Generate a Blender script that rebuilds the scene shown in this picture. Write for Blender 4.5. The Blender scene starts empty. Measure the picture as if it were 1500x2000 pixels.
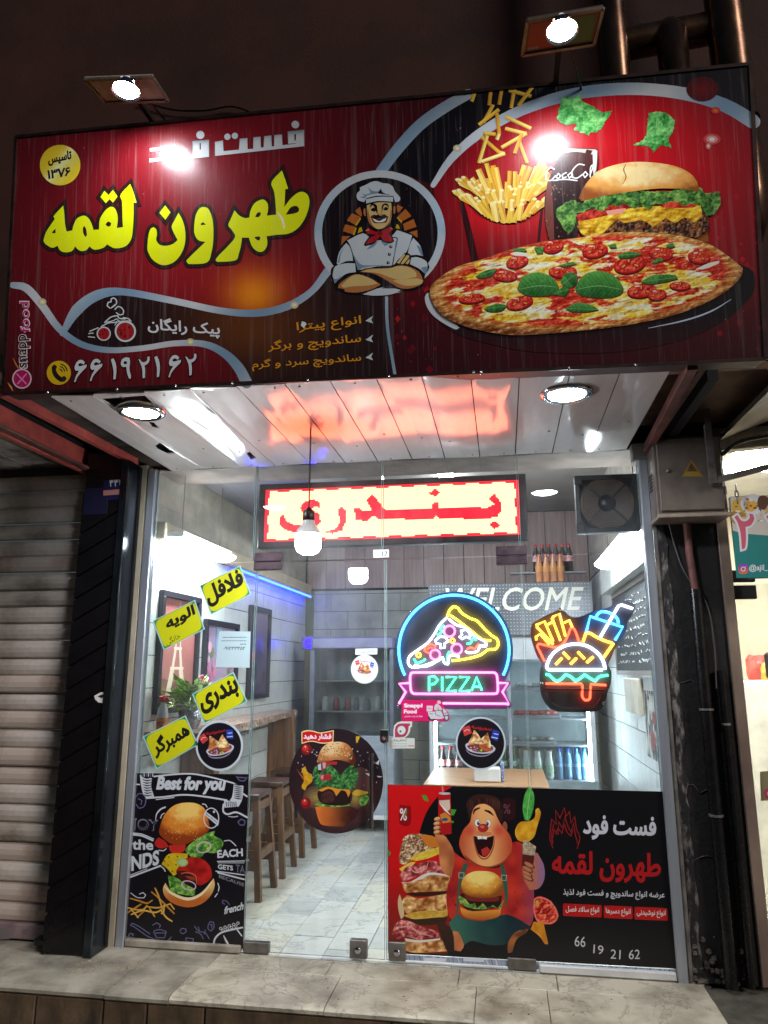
import bpy, math, random
import numpy as np
from mathutils import Vector, Matrix
from mathutils.geometry import delaunay_2d_cdt

# ------------------------------------------------------------------ camera
scene = bpy.context.scene
COL = scene.collection
FPX = 1422.0                                    # focal length in photo pixels (photo 1500 x 2000)
ROT = np.array([[0.9872, -0.0340, -0.1560],     # rows: world X (along the facade), Y (into the shop), Z (up)
                [0.1596, 0.2098, 0.9646],
                [-0.0000, -0.9771, 0.2126]])
_u, _s, _v = np.linalg.svd(ROT); ROT = _u @ _v
CAM = np.array([0.0, -4.5322, 1.62])
cd = bpy.data.cameras.new('camera'); cam = bpy.data.objects.new('camera', cd); COL.objects.link(cam)
cd.sensor_fit = 'VERTICAL'; cd.sensor_height = 36.0; cd.lens = 36.0 * FPX / 2000.0
cd.clip_start = 0.05; cd.clip_end = 500
_m = Matrix.Identity(4)
for i in range(3):
    _m[i][0] = ROT[i][0]; _m[i][1] = -ROT[i][1]; _m[i][2] = -ROT[i][2]; _m[i][3] = CAM[i]
cam.matrix_world = _m
scene.camera = cam

# ------------------------------------------------------------------ world: a dark night sky and a faint street glow
world = bpy.data.worlds.new('World'); scene.world = world; world.use_nodes = True
_nt = world.node_tree
_sky = _nt.nodes.new('ShaderNodeTexSky'); _sky.sky_type = 'NISHITA'; _sky.sun_disc = False
SUN_EL, SUN_AZ = math.radians(26), math.radians(128)
_sky.sun_elevation = SUN_EL; _sky.sun_rotation = SUN_AZ
_bg = _nt.nodes['Background']; _bg.inputs['Strength'].default_value = 0.010
_nt.links.new(_sky.outputs[0], _bg.inputs[0])
sl = bpy.data.lights.new('sun', 'SUN'); sl.energy = 1.15; sl.angle = math.radians(16); sl.color = (1.0, 0.93, 0.88)
so = bpy.data.objects.new('sun', sl); COL.objects.link(so)
_d = Vector((math.sin(SUN_AZ) * math.cos(SUN_EL), math.cos(SUN_AZ) * math.cos(SUN_EL), math.sin(SUN_EL)))
so.rotation_euler = _d.to_track_quat('Z', 'Y').to_euler()

scene.view_settings.view_transform = 'Standard'
scene.view_settings.look = 'None'
scene.view_settings.exposure = 0.35
scene.view_settings.gamma = 1.0
scene.view_settings.use_curve_mapping = False
scene.render.engine = 'CYCLES'
cy = scene.cycles
cy.use_denoising = True; cy.max_bounces = 9; cy.diffuse_bounces = 4; cy.glossy_bounces = 4
cy.transmission_bounces = 6; cy.transparent_max_bounces = 24
cy.sample_clamp_indirect = 6.0; cy.caustics_reflective = False; cy.caustics_refractive = False

# ------------------------------------------------------------------ rays: a photo pixel to a place on a real surface
def ray(x, y): return ROT @ np.array([x - 750.0, y - 1000.0, FPX])
class Plane:
    """a flat surface in the world: point, in-plane axes u, v and a normal towards the viewer"""
    def __init__(s, p, u, v):
        s.p = np.array(p, float); s.u = np.array(u, float); s.v = np.array(v, float)
        s.u /= np.linalg.norm(s.u); s.v /= np.linalg.norm(s.v)
        s.n = np.cross(s.u, s.v)
    def at(s, x, y):
        q = ray(x, y); return CAM + q * (((s.p - CAM) @ s.n) / (q @ s.n))
    def uv(s, pts):
        pts = np.asarray(pts, float)
        q = np.stack([pts[:, 0] - 750.0, pts[:, 1] - 1000.0, np.full(len(pts), FPX)], 1) @ ROT.T
        w = CAM + q * (((s.p - CAM) @ s.n) / (q @ s.n))[:, None]
        return np.stack([(w - s.p) @ s.u, (w - s.p) @ s.v], 1)
def wallY(Y): return Plane((0, Y, 0), (1, 0, 0), (0, 0, 1))
def onY(x, y, Y=0.0):
    q = ray(x, y); return CAM + q * ((Y - CAM[1]) / q[1])
def onZ(x, y, Z=0.0):
    q = ray(x, y); return CAM + q * ((Z - CAM[2]) / q[2])
def onX(x, y, X=0.0):
    q = ray(x, y); return CAM + q * ((X - CAM[0]) / q[0])

# ------------------------------------------------------------------ colour and materials
def lin(c):
    if isinstance(c, str): c = tuple(int(c[i:i + 2], 16) for i in (0, 2, 4))
    return tuple(((v / 255) / 12.92 if v / 255 <= 0.04045 else ((v / 255 + 0.055) / 1.055) ** 2.4) for v in c)
MATS = {}
def _new(name):
    m = bpy.data.materials.new(name); m.use_nodes = True
    nt = m.node_tree; b = nt.nodes['Principled BSDF']; return m, nt, b
def _noise(nt, scale, detail=5, stretch=None, rough=0.6):
    tc = nt.nodes.new('ShaderNodeTexCoord'); out = tc.outputs['Object']
    if stretch:
        mp = nt.nodes.new('ShaderNodeMapping'); mp.inputs['Scale'].default_value = stretch
        nt.links.new(out, mp.inputs[0]); out = mp.outputs[0]
    n = nt.nodes.new('ShaderNodeTexNoise'); n.inputs['Scale'].default_value = scale
    n.inputs['Detail'].default_value = detail; n.inputs['Roughness'].default_value = rough
    nt.links.new(out, n.inputs['Vector']); return n
def pm(name, col, rough=0.5, metal=0.0, col2=None, scale=5.0, stretch=None, lo=0.35, hi=0.65, bump=0.0, bscale=60.0,
       bstretch=None, rvar=0.0, spec=0.5, trans=0.0, coat=0.0, vein=None):
    """painted / stone / metal surface: two colours mixed by a noise, a fine bump, uneven gloss"""
    if name in MATS: return MATS[name]
    m, nt, b = _new(name)
    b.inputs['Roughness'].default_value = rough; b.inputs['Metallic'].default_value = metal
    b.inputs['Specular IOR Level'].default_value = spec
    if coat: b.inputs['Coat Weight'].default_value = coat
    if trans: b.inputs['Transmission Weight'].default_value = trans
    c1 = lin(col)
    if col2 is None: col2 = tuple(min(255, v * 0.86) for v in (col if not isinstance(col, str) else [int(col[i:i + 2], 16) for i in (0, 2, 4)]))
    c2 = lin(col2)
    n = _noise(nt, scale, 6, stretch)
    r = nt.nodes.new('ShaderNodeValToRGB'); r.color_ramp.elements[0].position = lo; r.color_ramp.elements[1].position = hi
    r.color_ramp.elements[0].color = (*c2, 1); r.color_ramp.elements[1].color = (*c1, 1)
    nt.links.new(n.outputs[0], r.inputs[0]); src = r.outputs[0]
    if vein:                                   # thin wandering veins or cracks
        nv = _noise(nt, vein[1], 8, None, .62); nv.inputs['Distortion'].default_value = .8
        rv = nt.nodes.new('ShaderNodeValToRGB'); e = rv.color_ramp.elements
        e[0].position = .485; e[0].color = (0, 0, 0, 1); e[1].position = .515; e[1].color = (0, 0, 0, 1); e.new(.50).color = (vein[2],) * 3 + (1,)
        nt.links.new(nv.outputs[0], rv.inputs[0])
        mv = nt.nodes.new('ShaderNodeMix'); mv.data_type = 'RGBA'; nt.links.new(rv.outputs[0], mv.inputs[0]); nt.links.new(src, mv.inputs[6]); mv.inputs[7].default_value = (*lin(vein[0]), 1); src = mv.outputs[2]
    nt.links.new(src, b.inputs['Base Color'])
    if rvar:
        mr = nt.nodes.new('ShaderNodeMapRange'); mr.inputs[3].default_value = max(0.02, rough - rvar); mr.inputs[4].default_value = min(1, rough + rvar)
        n3 = _noise(nt, scale * 2.7, 4, stretch); nt.links.new(n3.outputs[0], mr.inputs[0]); nt.links.new(mr.outputs[0], b.inputs['Roughness'])
    if bump:
        n2 = _noise(nt, bscale, 3, bstretch); bp = nt.nodes.new('ShaderNodeBump'); bp.inputs['Strength'].default_value = bump
        bp.inputs['Distance'].default_value = 0.01
        nt.links.new(n2.outputs[0], bp.inputs['Height']); nt.links.new(bp.outputs[0], b.inputs['Normal'])
    MATS[name] = m; return m
def em(name, col, strength, base=(200, 200, 200)):
    if name in MATS: return MATS[name]
    m, nt, b = _new(name)
    b.inputs['Base Color'].default_value = (*lin(base), 1); b.inputs['Emission Color'].default_value = (*lin(col), 1)
    b.inputs['Emission Strength'].default_value = strength; b.inputs['Roughness'].default_value = 0.4
    MATS[name] = m; return m
def glass_mat(name, tint=(0.93, 0.96, 0.95), k=1.0, smear=0.05, bloom=0.09):
    """clear pane: passes light, mirrors at a slant, faint wiped smears"""
    if name in MATS: return MATS[name]
    m, nt, b = _new(name); nt.nodes.remove(b)
    out = nt.nodes['Material Output']
    tr = nt.nodes.new('ShaderNodeBsdfTransparent'); tr.inputs[0].default_value = (*tint, 1)
    gl = nt.nodes.new('ShaderNodeBsdfGlossy'); gl.inputs['Roughness'].default_value = 0.015
    fr = nt.nodes.new('ShaderNodeFresnel'); fr.inputs[0].default_value = 1.5
    mu = nt.nodes.new('ShaderNodeMath'); mu.operation = 'MULTIPLY'; mu.inputs[1].default_value = k
    mx = nt.nodes.new('ShaderNodeMixShader')
    nt.links.new(fr.outputs[0], mu.inputs[0]); nt.links.new(mu.outputs[0], mx.inputs[0])
    nt.links.new(tr.outputs[0], mx.inputs[1]); nt.links.new(gl.outputs[0], mx.inputs[2])
    df = nt.nodes.new('ShaderNodeBsdfDiffuse'); df.inputs[0].default_value = (0.8, 0.82, 0.84, 1)
    n = _noise(nt, 2.2, 6, (1.0, 1.0, 0.35), 0.7)
    r = nt.nodes.new('ShaderNodeMapRange'); r.inputs[1].default_value = 0.45; r.inputs[2].default_value = 0.8
    r.inputs[3].default_value = smear * 0.25; r.inputs[4].default_value = smear * 2.2
    nt.links.new(n.outputs[0], r.inputs[0])
    mx2 = nt.nodes.new('ShaderNodeMixShader'); nt.links.new(r.outputs[0], mx2.inputs[0])
    nt.links.new(mx.outputs[0], mx2.inputs[1]); nt.links.new(df.outputs[0], mx2.inputs[2])
    rf = nt.nodes.new('ShaderNodeBsdfRefraction'); rf.inputs['IOR'].default_value = 1.0; rf.inputs['Roughness'].default_value = .42
    mx3 = nt.nodes.new('ShaderNodeMixShader'); mx3.inputs[0].default_value = bloom
    nt.links.new(mx2.outputs[0], mx3.inputs[1]); nt.links.new(rf.outputs[0], mx3.inputs[2])   # added film in the pane imitates glare around lamps
    nt.links.new(mx3.outputs[0], out.inputs[0])
    MATS[name] = m; return m
def print_mat(name, rough=0.3, streak=0.0, rib=0.0, spec=0.5, emis=0.0, grain=0.10):
    """printed vinyl: ink colour from the mesh, water marks and a faint weave on top"""
    if name in MATS: return MATS[name]
    m, nt, b = _new(name)
    at = nt.nodes.new('ShaderNodeAttribute'); at.attribute_name = 'ink'
    src = at.outputs['Color']
    n = _noise(nt, 14, 5)
    mr = nt.nodes.new('ShaderNodeMapRange'); mr.inputs[3].default_value = 1 - grain; mr.inputs[4].default_value = 1 + grain
    nt.links.new(n.outputs[0], mr.inputs[0])
    mu = nt.nodes.new('ShaderNodeMix'); mu.data_type = 'RGBA'; mu.blend_type = 'MULTIPLY'; mu.inputs[0].default_value = 1
    nt.links.new(src, mu.inputs[6]); nt.links.new(mr.outputs[0], mu.inputs[7]); src = mu.outputs[2]
    if streak:
        for sc, lo, hi, st, amt in ((7.0, .55, .80, (5, 1, .06), .16), (24.0, .60, .80, (4, 1, .05), .20), (60.0, .735, .78, (1.0, 1, .6), .7)):
            n2 = _noise(nt, sc, 3, st)
            r2 = nt.nodes.new('ShaderNodeMapRange'); r2.inputs[1].default_value = lo; r2.inputs[2].default_value = hi
            r2.inputs[4].default_value = amt * streak
            nt.links.new(n2.outputs[0], r2.inputs[0])
            m2 = nt.nodes.new('ShaderNodeMix'); m2.data_type = 'RGBA'
            nt.links.new(r2.outputs[0], m2.inputs[0]); nt.links.new(src, m2.inputs[6])
            m2.inputs[7].default_value = (0.50, 0.44, 0.42, 1); src = m2.outputs[2]
    nt.links.new(src, b.inputs['Base Color'])
    b.inputs['Roughness'].default_value = rough; b.inputs['Specular IOR Level'].default_value = spec
    if emis:
        nt.links.new(src, b.inputs['Emission Color']); b.inputs['Emission Strength'].default_value = emis
    if rib:
        n4 = _noise(nt, 260, 2, (1.6, 1, .05)); bp = nt.nodes.new('ShaderNodeBump'); bp.inputs['Strength'].default_value = rib
        bp.inputs['Distance'].default_value = 0.002
        n5 = _noise(nt, 2.3, 3); ad = nt.nodes.new('ShaderNodeMath'); ad.operation = 'MULTIPLY_ADD'; ad.inputs[1].default_value = 3.0
        nt.links.new(n5.outputs[0], ad.inputs[0]); nt.links.new(n4.outputs[0], ad.inputs[2])
        nt.links.new(ad.outputs[0], bp.inputs['Height']); nt.links.new(bp.outputs[0], b.inputs['Normal'])
    MATS[name] = m; return m

# ------------------------------------------------------------------ objects
def tag(o, label=None, cat=None, group=None, kind=None):
    if label: o['label'] = label
    if cat: o['category'] = cat
    if group: o['group'] = group
    if kind: o['kind'] = kind
    return o
def thing(name, label, cat, loc=(0, 0, 0), group=None, rz=0.0):
    o = bpy.data.objects.new(name, None); o.empty_display_size = 0.1; COL.objects.link(o)
    o.location = loc; o.rotation_euler = (0, 0, rz)
    return tag(o, label, cat, group)
def _origin(o):
    p = np.zeros(3)
    while o is not None:
        p += np.array(o.location); o = o.parent
    return p
class MB:
    """collects shapes in world coordinates (or the thing's own if local=True) and links them as one mesh"""
    def __init__(s): s.v = []; s.f = []; s.sm = []
    def add(s, vs, fs, smooth=False):
        k = len(s.v); s.v += [tuple(map(float, p)) for p in vs]; s.f += [tuple(i + k for i in f) for f in fs]; s.sm += [smooth] * len(fs)
        return s
    def box(s, a, b, bev=0.0):
        (x0, y0, z0), (x1, y1, z1) = a, b
        x0, x1 = min(x0, x1), max(x0, x1); y0, y1 = min(y0, y1), max(y0, y1); z0, z1 = min(z0, z1), max(z0, z1)
        if not bev:
            vs = [(x0, y0, z0), (x1, y0, z0), (x1, y1, z0), (x0, y1, z0), (x0, y0, z1), (x1, y0, z1), (x1, y1, z1), (x0, y1, z1)]
            return s.add(vs, [(0, 3, 2, 1), (4, 5, 6, 7), (0, 1, 5, 4), (1, 2, 6, 5), (2, 3, 7, 6), (3, 0, 4, 7)])
        e = min(bev, (x1 - x0) * .45, (y1 - y0) * .45, (z1 - z0) * .45)
        vs = []
        for z in (z0 + e, z1 - e):
            vs += [(x0, y0 + e, z), (x0 + e, y0, z), (x1 - e, y0, z), (x1, y0 + e, z), (x1, y1 - e, z), (x1 - e, y1, z), (x0 + e, y1, z), (x0, y1 - e, z)]
        for z in (z0, z1):
            vs += [(x0 + e, y0 + e, z), (x1 - e, y0 + e, z), (x1 - e, y1 - e, z), (x0 + e, y1 - e, z)]
        fs = [(c, (c + 1) % 8, 8 + (c + 1) % 8, 8 + c) for c in range(8)] + [(19, 18, 17, 16), (20, 21, 22, 23)]
        for k in range(4):
            a, b, q = 2 * k, 2 * k + 1, (2 * k + 2) % 8; k2 = (k + 1) % 4
            fs += [(b, a, 16 + k), (16 + k, 16 + k2, q, b), (8 + a, 8 + b, 20 + k), (8 + b, 8 + q, 20 + k2, 20 + k)]
        return s.add(vs, fs)
    def hexa(s, p):      # eight corners: bottom 0-3 counter-clockwise seen from above, top 4-7
        return s.add(p, [(0, 3, 2, 1), (4, 5, 6, 7), (0, 1, 5, 4), (1, 2, 6, 5), (2, 3, 7, 6), (3, 0, 4, 7)])
    def tube(s, pts, r, n=10, cap=True, smooth=True):
        pts = [np.array(p, float) for p in pts]; m = len(pts)
        rs = r if hasattr(r, '__len__') else [r] * m
        vs = []; up = None
        for i in range(m):
            t = pts[min(i + 1, m - 1)] - pts[max(i - 1, 0)]; t = t / (np.linalg.norm(t) + 1e-12)
            if up is None:
                up = np.array([0, 0, 1.0]) if abs(t[2]) < 0.9 else np.array([1.0, 0, 0])
            a = np.cross(t, up); a /= np.linalg.norm(a) + 1e-12; b = np.cross(a, t); up = b
            for k in range(n):
                w = 2 * math.pi * k / n; vs.append(pts[i] + rs[i] * (math.cos(w) * a + math.sin(w) * b))
        fs = [(i * n + k, i * n + (k + 1) % n, (i + 1) * n + (k + 1) % n, (i + 1) * n + k) for i in range(m - 1) for k in range(n)]
        s.add(vs, fs, smooth)
        if cap:
            s.add(vs[:n], [tuple(range(n))]); s.add(vs[-n:], [tuple(range(n - 1, -1, -1))])
        return s
    def bar(s, a, b, w, h, side=(0, 0, 1)):   # rectangular bar from a to b
        a = np.array(a, float); b = np.array(b, float); t = b - a; t /= np.linalg.norm(t)
        sd = np.array(side, float); x = np.cross(t, sd); x /= np.linalg.norm(x); y = np.cross(x, t)
        c = [(-1, -1), (1, -1), (1, 1), (-1, 1)]
        vs = [p + x * w / 2 * i + y * h / 2 * j for p in (a, b) for i, j in c]
        return s.add(vs, [(0, 3, 2, 1), (4, 5, 6, 7), (0, 1, 5, 4), (1, 2, 6, 5), (2, 3, 7, 6), (3, 0, 4, 7)])
    def lathe(s, prof, c=(0, 0, 0), n=20, axis='z', smooth=True, cap=True):
        c = np.array(c, float); vs = []
        for r, z in prof:
            for k in range(n):
                w = 2 * math.pi * k / n
                p = (r * math.cos(w), r * math.sin(w), z)
                if axis == 'y': p = (p[0], z, p[1])
                if axis == 'x': p = (z, p[0], p[1])
                vs.append(c + np.array(p))
        m = len(prof)
        fs = [(i * n + k, i * n + (k + 1) % n, (i + 1) * n + (k + 1) % n, (i + 1) * n + k) for i in range(m - 1) for k in range(n)]
        if axis == 'y': fs = [f[::-1] for f in fs]
        s.add(vs, fs, smooth)
        if cap:
            if prof[0][0] > 1e-6: s.add(vs[:n], [tuple(range(n - 1, -1, -1))])
            if prof[-1][0] > 1e-6: s.add(vs[-n:], [tuple(range(n))])
        return s
    def poly(s, pts): return s.add(pts, [tuple(range(len(pts)))])
    def mesh(s, name, org=(0, 0, 0)):
        me = bpy.data.meshes.new(name); o = np.array(org, float)
        me.from_pydata([tuple(np.array(p) - o) for p in s.v], [], s.f)
        me.polygons.foreach_set('use_smooth', s.sm); me.update(); return me
    def build(s, name, mat, parent=None, local=False):
        org = (0, 0, 0) if (local or parent is None) else _origin(parent)
        me = s.mesh(name, org); me.materials.append(mat)
        o = bpy.data.objects.new(name, me); COL.objects.link(o)
        if parent is not None: o.parent = parent
        return o
def copy_tree(o, loc=None, parent=None, label=None, rz=None):
    c = o.copy(); COL.objects.link(c); c.parent = parent
    if loc is not None: c.location = loc
    if label: c['label'] = label
    if rz is not None: c.rotation_euler = (0, 0, rz)
    for ch in list(o.children): copy_tree(ch, parent=c)
    return c

# ------------------------------------------------------------------ flat print: inked shapes laid on a plane, a hair apart
def smooth_loop(p, closed=True, k=4, corner=62):
    """Catmull-Rom through the points; corners sharper than `corner` degrees stay sharp"""
    p = np.asarray(p, float); n = len(p)
    if n < 3: return p
    def tang(i):
        a = p[(i - 1) % n]; b = p[i]; c = p[(i + 1) % n]
        if not closed and (i == 0 or i == n - 1): return None
        d1 = b - a; d2 = c - b
        ang = abs(math.degrees(math.atan2(d1[0] * d2[1] - d1[1] * d2[0], d1 @ d2)))
        return None if ang > corner else (c - a) / 2
    T = [tang(i) for i in range(n)]; out = []
    for i in range(n if closed else n - 1):
        j = (i + 1) % n; a, b = p[i], p[j]; ch = b - a; L = np.linalg.norm(ch) + 1e-9
        def fit(t):
            if t is None: return ch
            l = np.linalg.norm(t); return t * min(1.0, 1.3 * L / (l + 1e-9))
        ta, tb = fit(T[i]), fit(T[j])
        if T[i] is None and T[j] is None: out.append(a); continue
        for q in range(k):
            s = q / k; h1 = 2 * s**3 - 3 * s**2 + 1; h2 = s**3 - 2 * s**2 + s; h3 = -2 * s**3 + 3 * s**2; h4 = s**3 - s**2
            out.append(h1 * a + h2 * ta + h3 * b + h4 * tb)
    if not closed: out.append(p[-1])
    return np.array(out)
def ribbon(pts, w, closed=False):
    """outline of a thick line; w is a number or a list of widths"""
    p = np.asarray(pts, float); n = len(p)
    w = np.interp(np.linspace(0, 1, n), np.linspace(0, 1, len(w)), w) if hasattr(w, '__len__') else np.full(n, float(w))
    L, R = [], []
    for i in range(n):
        a = p[(i - 1) % n] if (closed or i > 0) else p[i]; b = p[(i + 1) % n] if (closed or i < n - 1) else p[i]
        d1 = p[i] - a; d2 = b - p[i]
        l1, l2 = np.linalg.norm(d1), np.linalg.norm(d2)
        d1 = d1 / l1 if l1 > 1e-9 else d2 / (l2 + 1e-9); d2 = d2 / l2 if l2 > 1e-9 else d1
        t = d1 + d2; lt = np.linalg.norm(t)
        t = t / lt if lt > 1e-6 else d1
        nn = np.array([-t[1], t[0]]); m = 1.0 / max(0.45, abs(nn @ np.array([-d1[1], d1[0]])))
        L.append(p[i] + nn * w[i] / 2 * m); R.append(p[i] - nn * w[i] / 2 * m)
    if closed: return [np.array(L), np.array(R)[::-1]]
    # round ends
    def cap(c, d, r):
        a0 = math.atan2(d[1], d[0]); return [c + r * np.array([math.cos(a0 + q), math.sin(a0 + q)]) for q in (0.9, 0.45, 0, -0.45, -0.9)]
    e = p[-1] - p[-2]; b = p[0] - p[1]
    return [np.array(L + cap(p[-1], e, w[-1] / 2) + R[::-1] + cap(p[0], b, w[0] / 2))]
def fill(contours, holes=(), grid=0.0, rings=()):
    """triangles covering the contours (non-zero winding) minus the holes"""
    vs, es = [], []
    for c in list(contours) + list(holes) + [c for r in rings for c in r]:
        k = len(vs); m = len(c)
        vs += [(float(a), float(b)) for a, b in c]; es += [(k + i, k + (i + 1) % m) for i in range(m)]
    allp = np.array(vs)
    if grid:
        lo, hi = allp.min(0), allp.max(0)
        for i, gx in enumerate(np.arange(lo[0] + grid * .5, hi[0], grid)):
            for gy in np.arange(lo[1] + grid * (.25 + .5 * (i % 2)), hi[1], grid): vs.append((float(gx), float(gy)))
    r = delaunay_2d_cdt([Vector(v) for v in vs], es, [], 0, 1e-5)
    V = np.array([(v.x, v.y) for v in r[0]]); F = [f for f in r[2] if len(f) == 3]
    if not F: return V, []
    F = np.array(F); cen = V[F].mean(1)
    def wind(cs):
        w = np.zeros(len(cen))
        for c in cs:
            a = np.asarray(c, float); b = np.roll(a, -1, 0)
            up = (a[None, :, 1] <= cen[:, None, 1]) & (b[None, :, 1] > cen[:, None, 1])
            dn = (a[None, :, 1] > cen[:, None, 1]) & (b[None, :, 1] <= cen[:, None, 1])
            cr = (b[None, :, 0] - a[None, :, 0]) * (cen[:, None, 1] - a[None, :, 1]) - (cen[:, None, 0] - a[None, :, 0]) * (b[None, :, 1] - a[None, :, 1])
            w += (up & (cr > 0)).sum(1) - (dn & (cr < 0)).sum(1)
        return w
    keep = wind(contours) != 0
    for r in rings: keep |= wind(r) != 0
    for h in holes: keep &= wind([h]) == 0
    F = F[keep]
    used = np.unique(F); idx = -np.ones(len(V), int); idx[used] = np.arange(len(used))
    return V[used], idx[F].tolist()
def pts(s, ox=0.0, oy=0.0, k=1.0):
    """'x,y x,y ...' read off an enlarged view (origin ox,oy, scale k) to photo pixels"""
    a = np.array([[float(q) for q in t.split(',')] for t in s.split()]); return a / k + np.array([ox, oy])
def ell(cx, cy, rx, ry=None, n=28, rot=0.0, wob=0.0, rnd=None):
    ry = rx if ry is None else ry; t = np.linspace(0, 2 * math.pi, n, endpoint=False)
    r = np.ones(n)
    if wob: r = 1 + wob * (rnd or random).random() * np.sin(3 * t + (rnd or random).random() * 6) + wob * np.array([(rnd or random).uniform(-.6, .6) for _ in t])
    x, y = rx * r * np.cos(t), ry * r * np.sin(t); c, s = math.cos(rot), math.sin(rot)
    return np.stack([cx + c * x - s * y, cy + s * x + c * y], 1)
def vn(x, y, seed=0):
    """smooth value noise 0..1"""
    xi, yi = math.floor(x), math.floor(y); fx, fy = x - xi, y - yi
    h = lambda a, b: (math.sin(a * 127.1 + b * 311.7 + seed * 74.7) * 43758.5453) % 1.0
    fx = fx * fx * (3 - 2 * fx); fy = fy * fy * (3 - 2 * fy)
    return (h(xi, yi) * (1 - fx) + h(xi + 1, yi) * fx) * (1 - fy) + (h(xi, yi + 1) * (1 - fx) + h(xi + 1, yi + 1) * fx) * fy
def nv(x, y, seed=0):
    """the same noise on arrays"""
    x, y = np.asarray(x, float), np.asarray(y, float); xi, yi = np.floor(x), np.floor(y); fx, fy = x - xi, y - yi
    h = lambda a, b: np.mod(np.sin(a * 127.1 + b * 311.7 + seed * 74.7) * 43758.5453, 1.0)
    fx = fx * fx * (3 - 2 * fx); fy = fy * fy * (3 - 2 * fy)
    return (h(xi, yi) * (1 - fx) + h(xi + 1, yi) * fx) * (1 - fy) + (h(xi, yi + 1) * (1 - fx) + h(xi + 1, yi + 1) * fx) * fy
def fbm(x, y, seed=0, o=4):
    return sum(nv(x * 2 ** i, y * 2 ** i, seed + i * 3) * .5 ** i for i in range(o)) / (2 - .5 ** (o - 1))
def sstep(a, b, t): t = np.clip((t - a) / (b - a), 0, 1); return t * t * (3 - 2 * t)
def cmix(a, b, t): a, b = np.asarray(a, float), np.asarray(b, float); t = np.asarray(t)[:, None]; return a + (b - a) * np.clip(t, 0, 1)
def rag(loop, amp, step=3.0, seed=1):
    """a frayed copy of an outline"""
    p = smooth_loop(loop, True, 4); q = np.roll(p, -1, 0); out = []; r = random.Random(seed)
    for a, b in zip(p, q):
        n = max(1, int(np.linalg.norm(b - a) / step)); d = (b - a) / (np.linalg.norm(b - a) + 1e-9); nn = np.array([-d[1], d[0]])
        for i in range(n): out.append(a + (b - a) * i / n + nn * r.uniform(-amp, amp))
    return np.array(out)
class Ink:
    """one printed picture: shapes in photo pixels thrown onto a plane of the scene, later shapes on top"""
    def __init__(s, plane, lift=0.001, dz=0.00005): s.pl = plane; s.lift = lift; s.dz = dz; s.v = []; s.f = []; s.c = []; s.k = 0; s.bb = np.zeros((0, 4)); s.lv = np.zeros(0)
    def shape(s, contours, col, holes=(), grad=None, grid=0.0, rings=()):
        if not isinstance(contours, (list, tuple)): contours = [contours]
        V, F = fill(contours, holes, grid if grad else 0.0, rings)
        if not len(F): return s
        s._put(V, F, col, grad); return s
    def _put(s, V, F, col, grad):
        lo, hi = V.min(0), V.max(0)              # lie just above whatever is already printed here
        hit = (s.bb[:, 0] < hi[0]) & (s.bb[:, 2] > lo[0]) & (s.bb[:, 1] < hi[1]) & (s.bb[:, 3] > lo[1])
        s.k = int(s.lv[hit].max()) + 1 if hit.any() else 1
        s.bb = np.vstack([s.bb, [*lo, *hi]]); s.lv = np.append(s.lv, s.k)
        uv = s.pl.uv(V); h = s.lift + s.dz * s.k
        W = s.pl.p + uv[:, :1] * s.pl.u + uv[:, 1:] * s.pl.v + s.pl.n * h
        b = len(s.v); s.v += W.tolist()
        for t in F:
            a = V[t[1]] - V[t[0]]; c = V[t[2]] - V[t[0]]
            t = list(t) if a[0] * c[1] - a[1] * c[0] < 0 else list(t)[::-1]    # photo y runs down: face the viewer
            s.f.append([q + b for q in t])
        if grad is not None and getattr(grad, 'vec', False):
            c = np.clip(grad(V), 0, 255) / 255; cols = np.where(c <= .04045, c / 12.92, ((c + .055) / 1.055) ** 2.4).tolist()
        else: cols = [lin(grad(p[0], p[1])) for p in V] if grad else [lin(col)] * len(V)
        s.c += cols
    def blob(s, loop, col, grad=None):             # convex patch, cheap
        V = np.asarray(loop, float); c = V.mean(0); V = np.vstack([V, c]); n = len(V) - 1
        s._put(V, [(i, (i + 1) % n, n) for i in range(n)], col, grad); return s
    def sm(s, loop, col, holes=(), grad=None, grid=0.0, k=3):
        return s.shape([smooth_loop(loop, True, k)], col, [smooth_loop(h, True, k) for h in holes], grad, grid)
    def line(s, path, w, col, smooth=True, closed=False, grad=None, grid=0.0):
        p = smooth_loop(path, closed, 4) if smooth else np.asarray(path, float)
        return s.shape(ribbon(p, w, closed), col, grad=grad, grid=grid)
    def build(s, name, mat, parent=None):
        org = _origin(parent) if parent is not None else np.zeros(3)
        me = bpy.data.meshes.new(name); me.from_pydata((np.array(s.v) - org).tolist(), [], s.f)
        a = me.color_attributes.new('ink', 'FLOAT_COLOR', 'POINT')
        a.data.foreach_set('color', np.hstack([np.array(s.c), np.ones((len(s.c), 1))]).ravel())
        me.materials.append(mat); me.update()
        o = bpy.data.objects.new(name, me); COL.objects.link(o)
        if parent is not None: o.parent = parent
        return o

def vec(f): f.vec = True; return f
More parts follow.
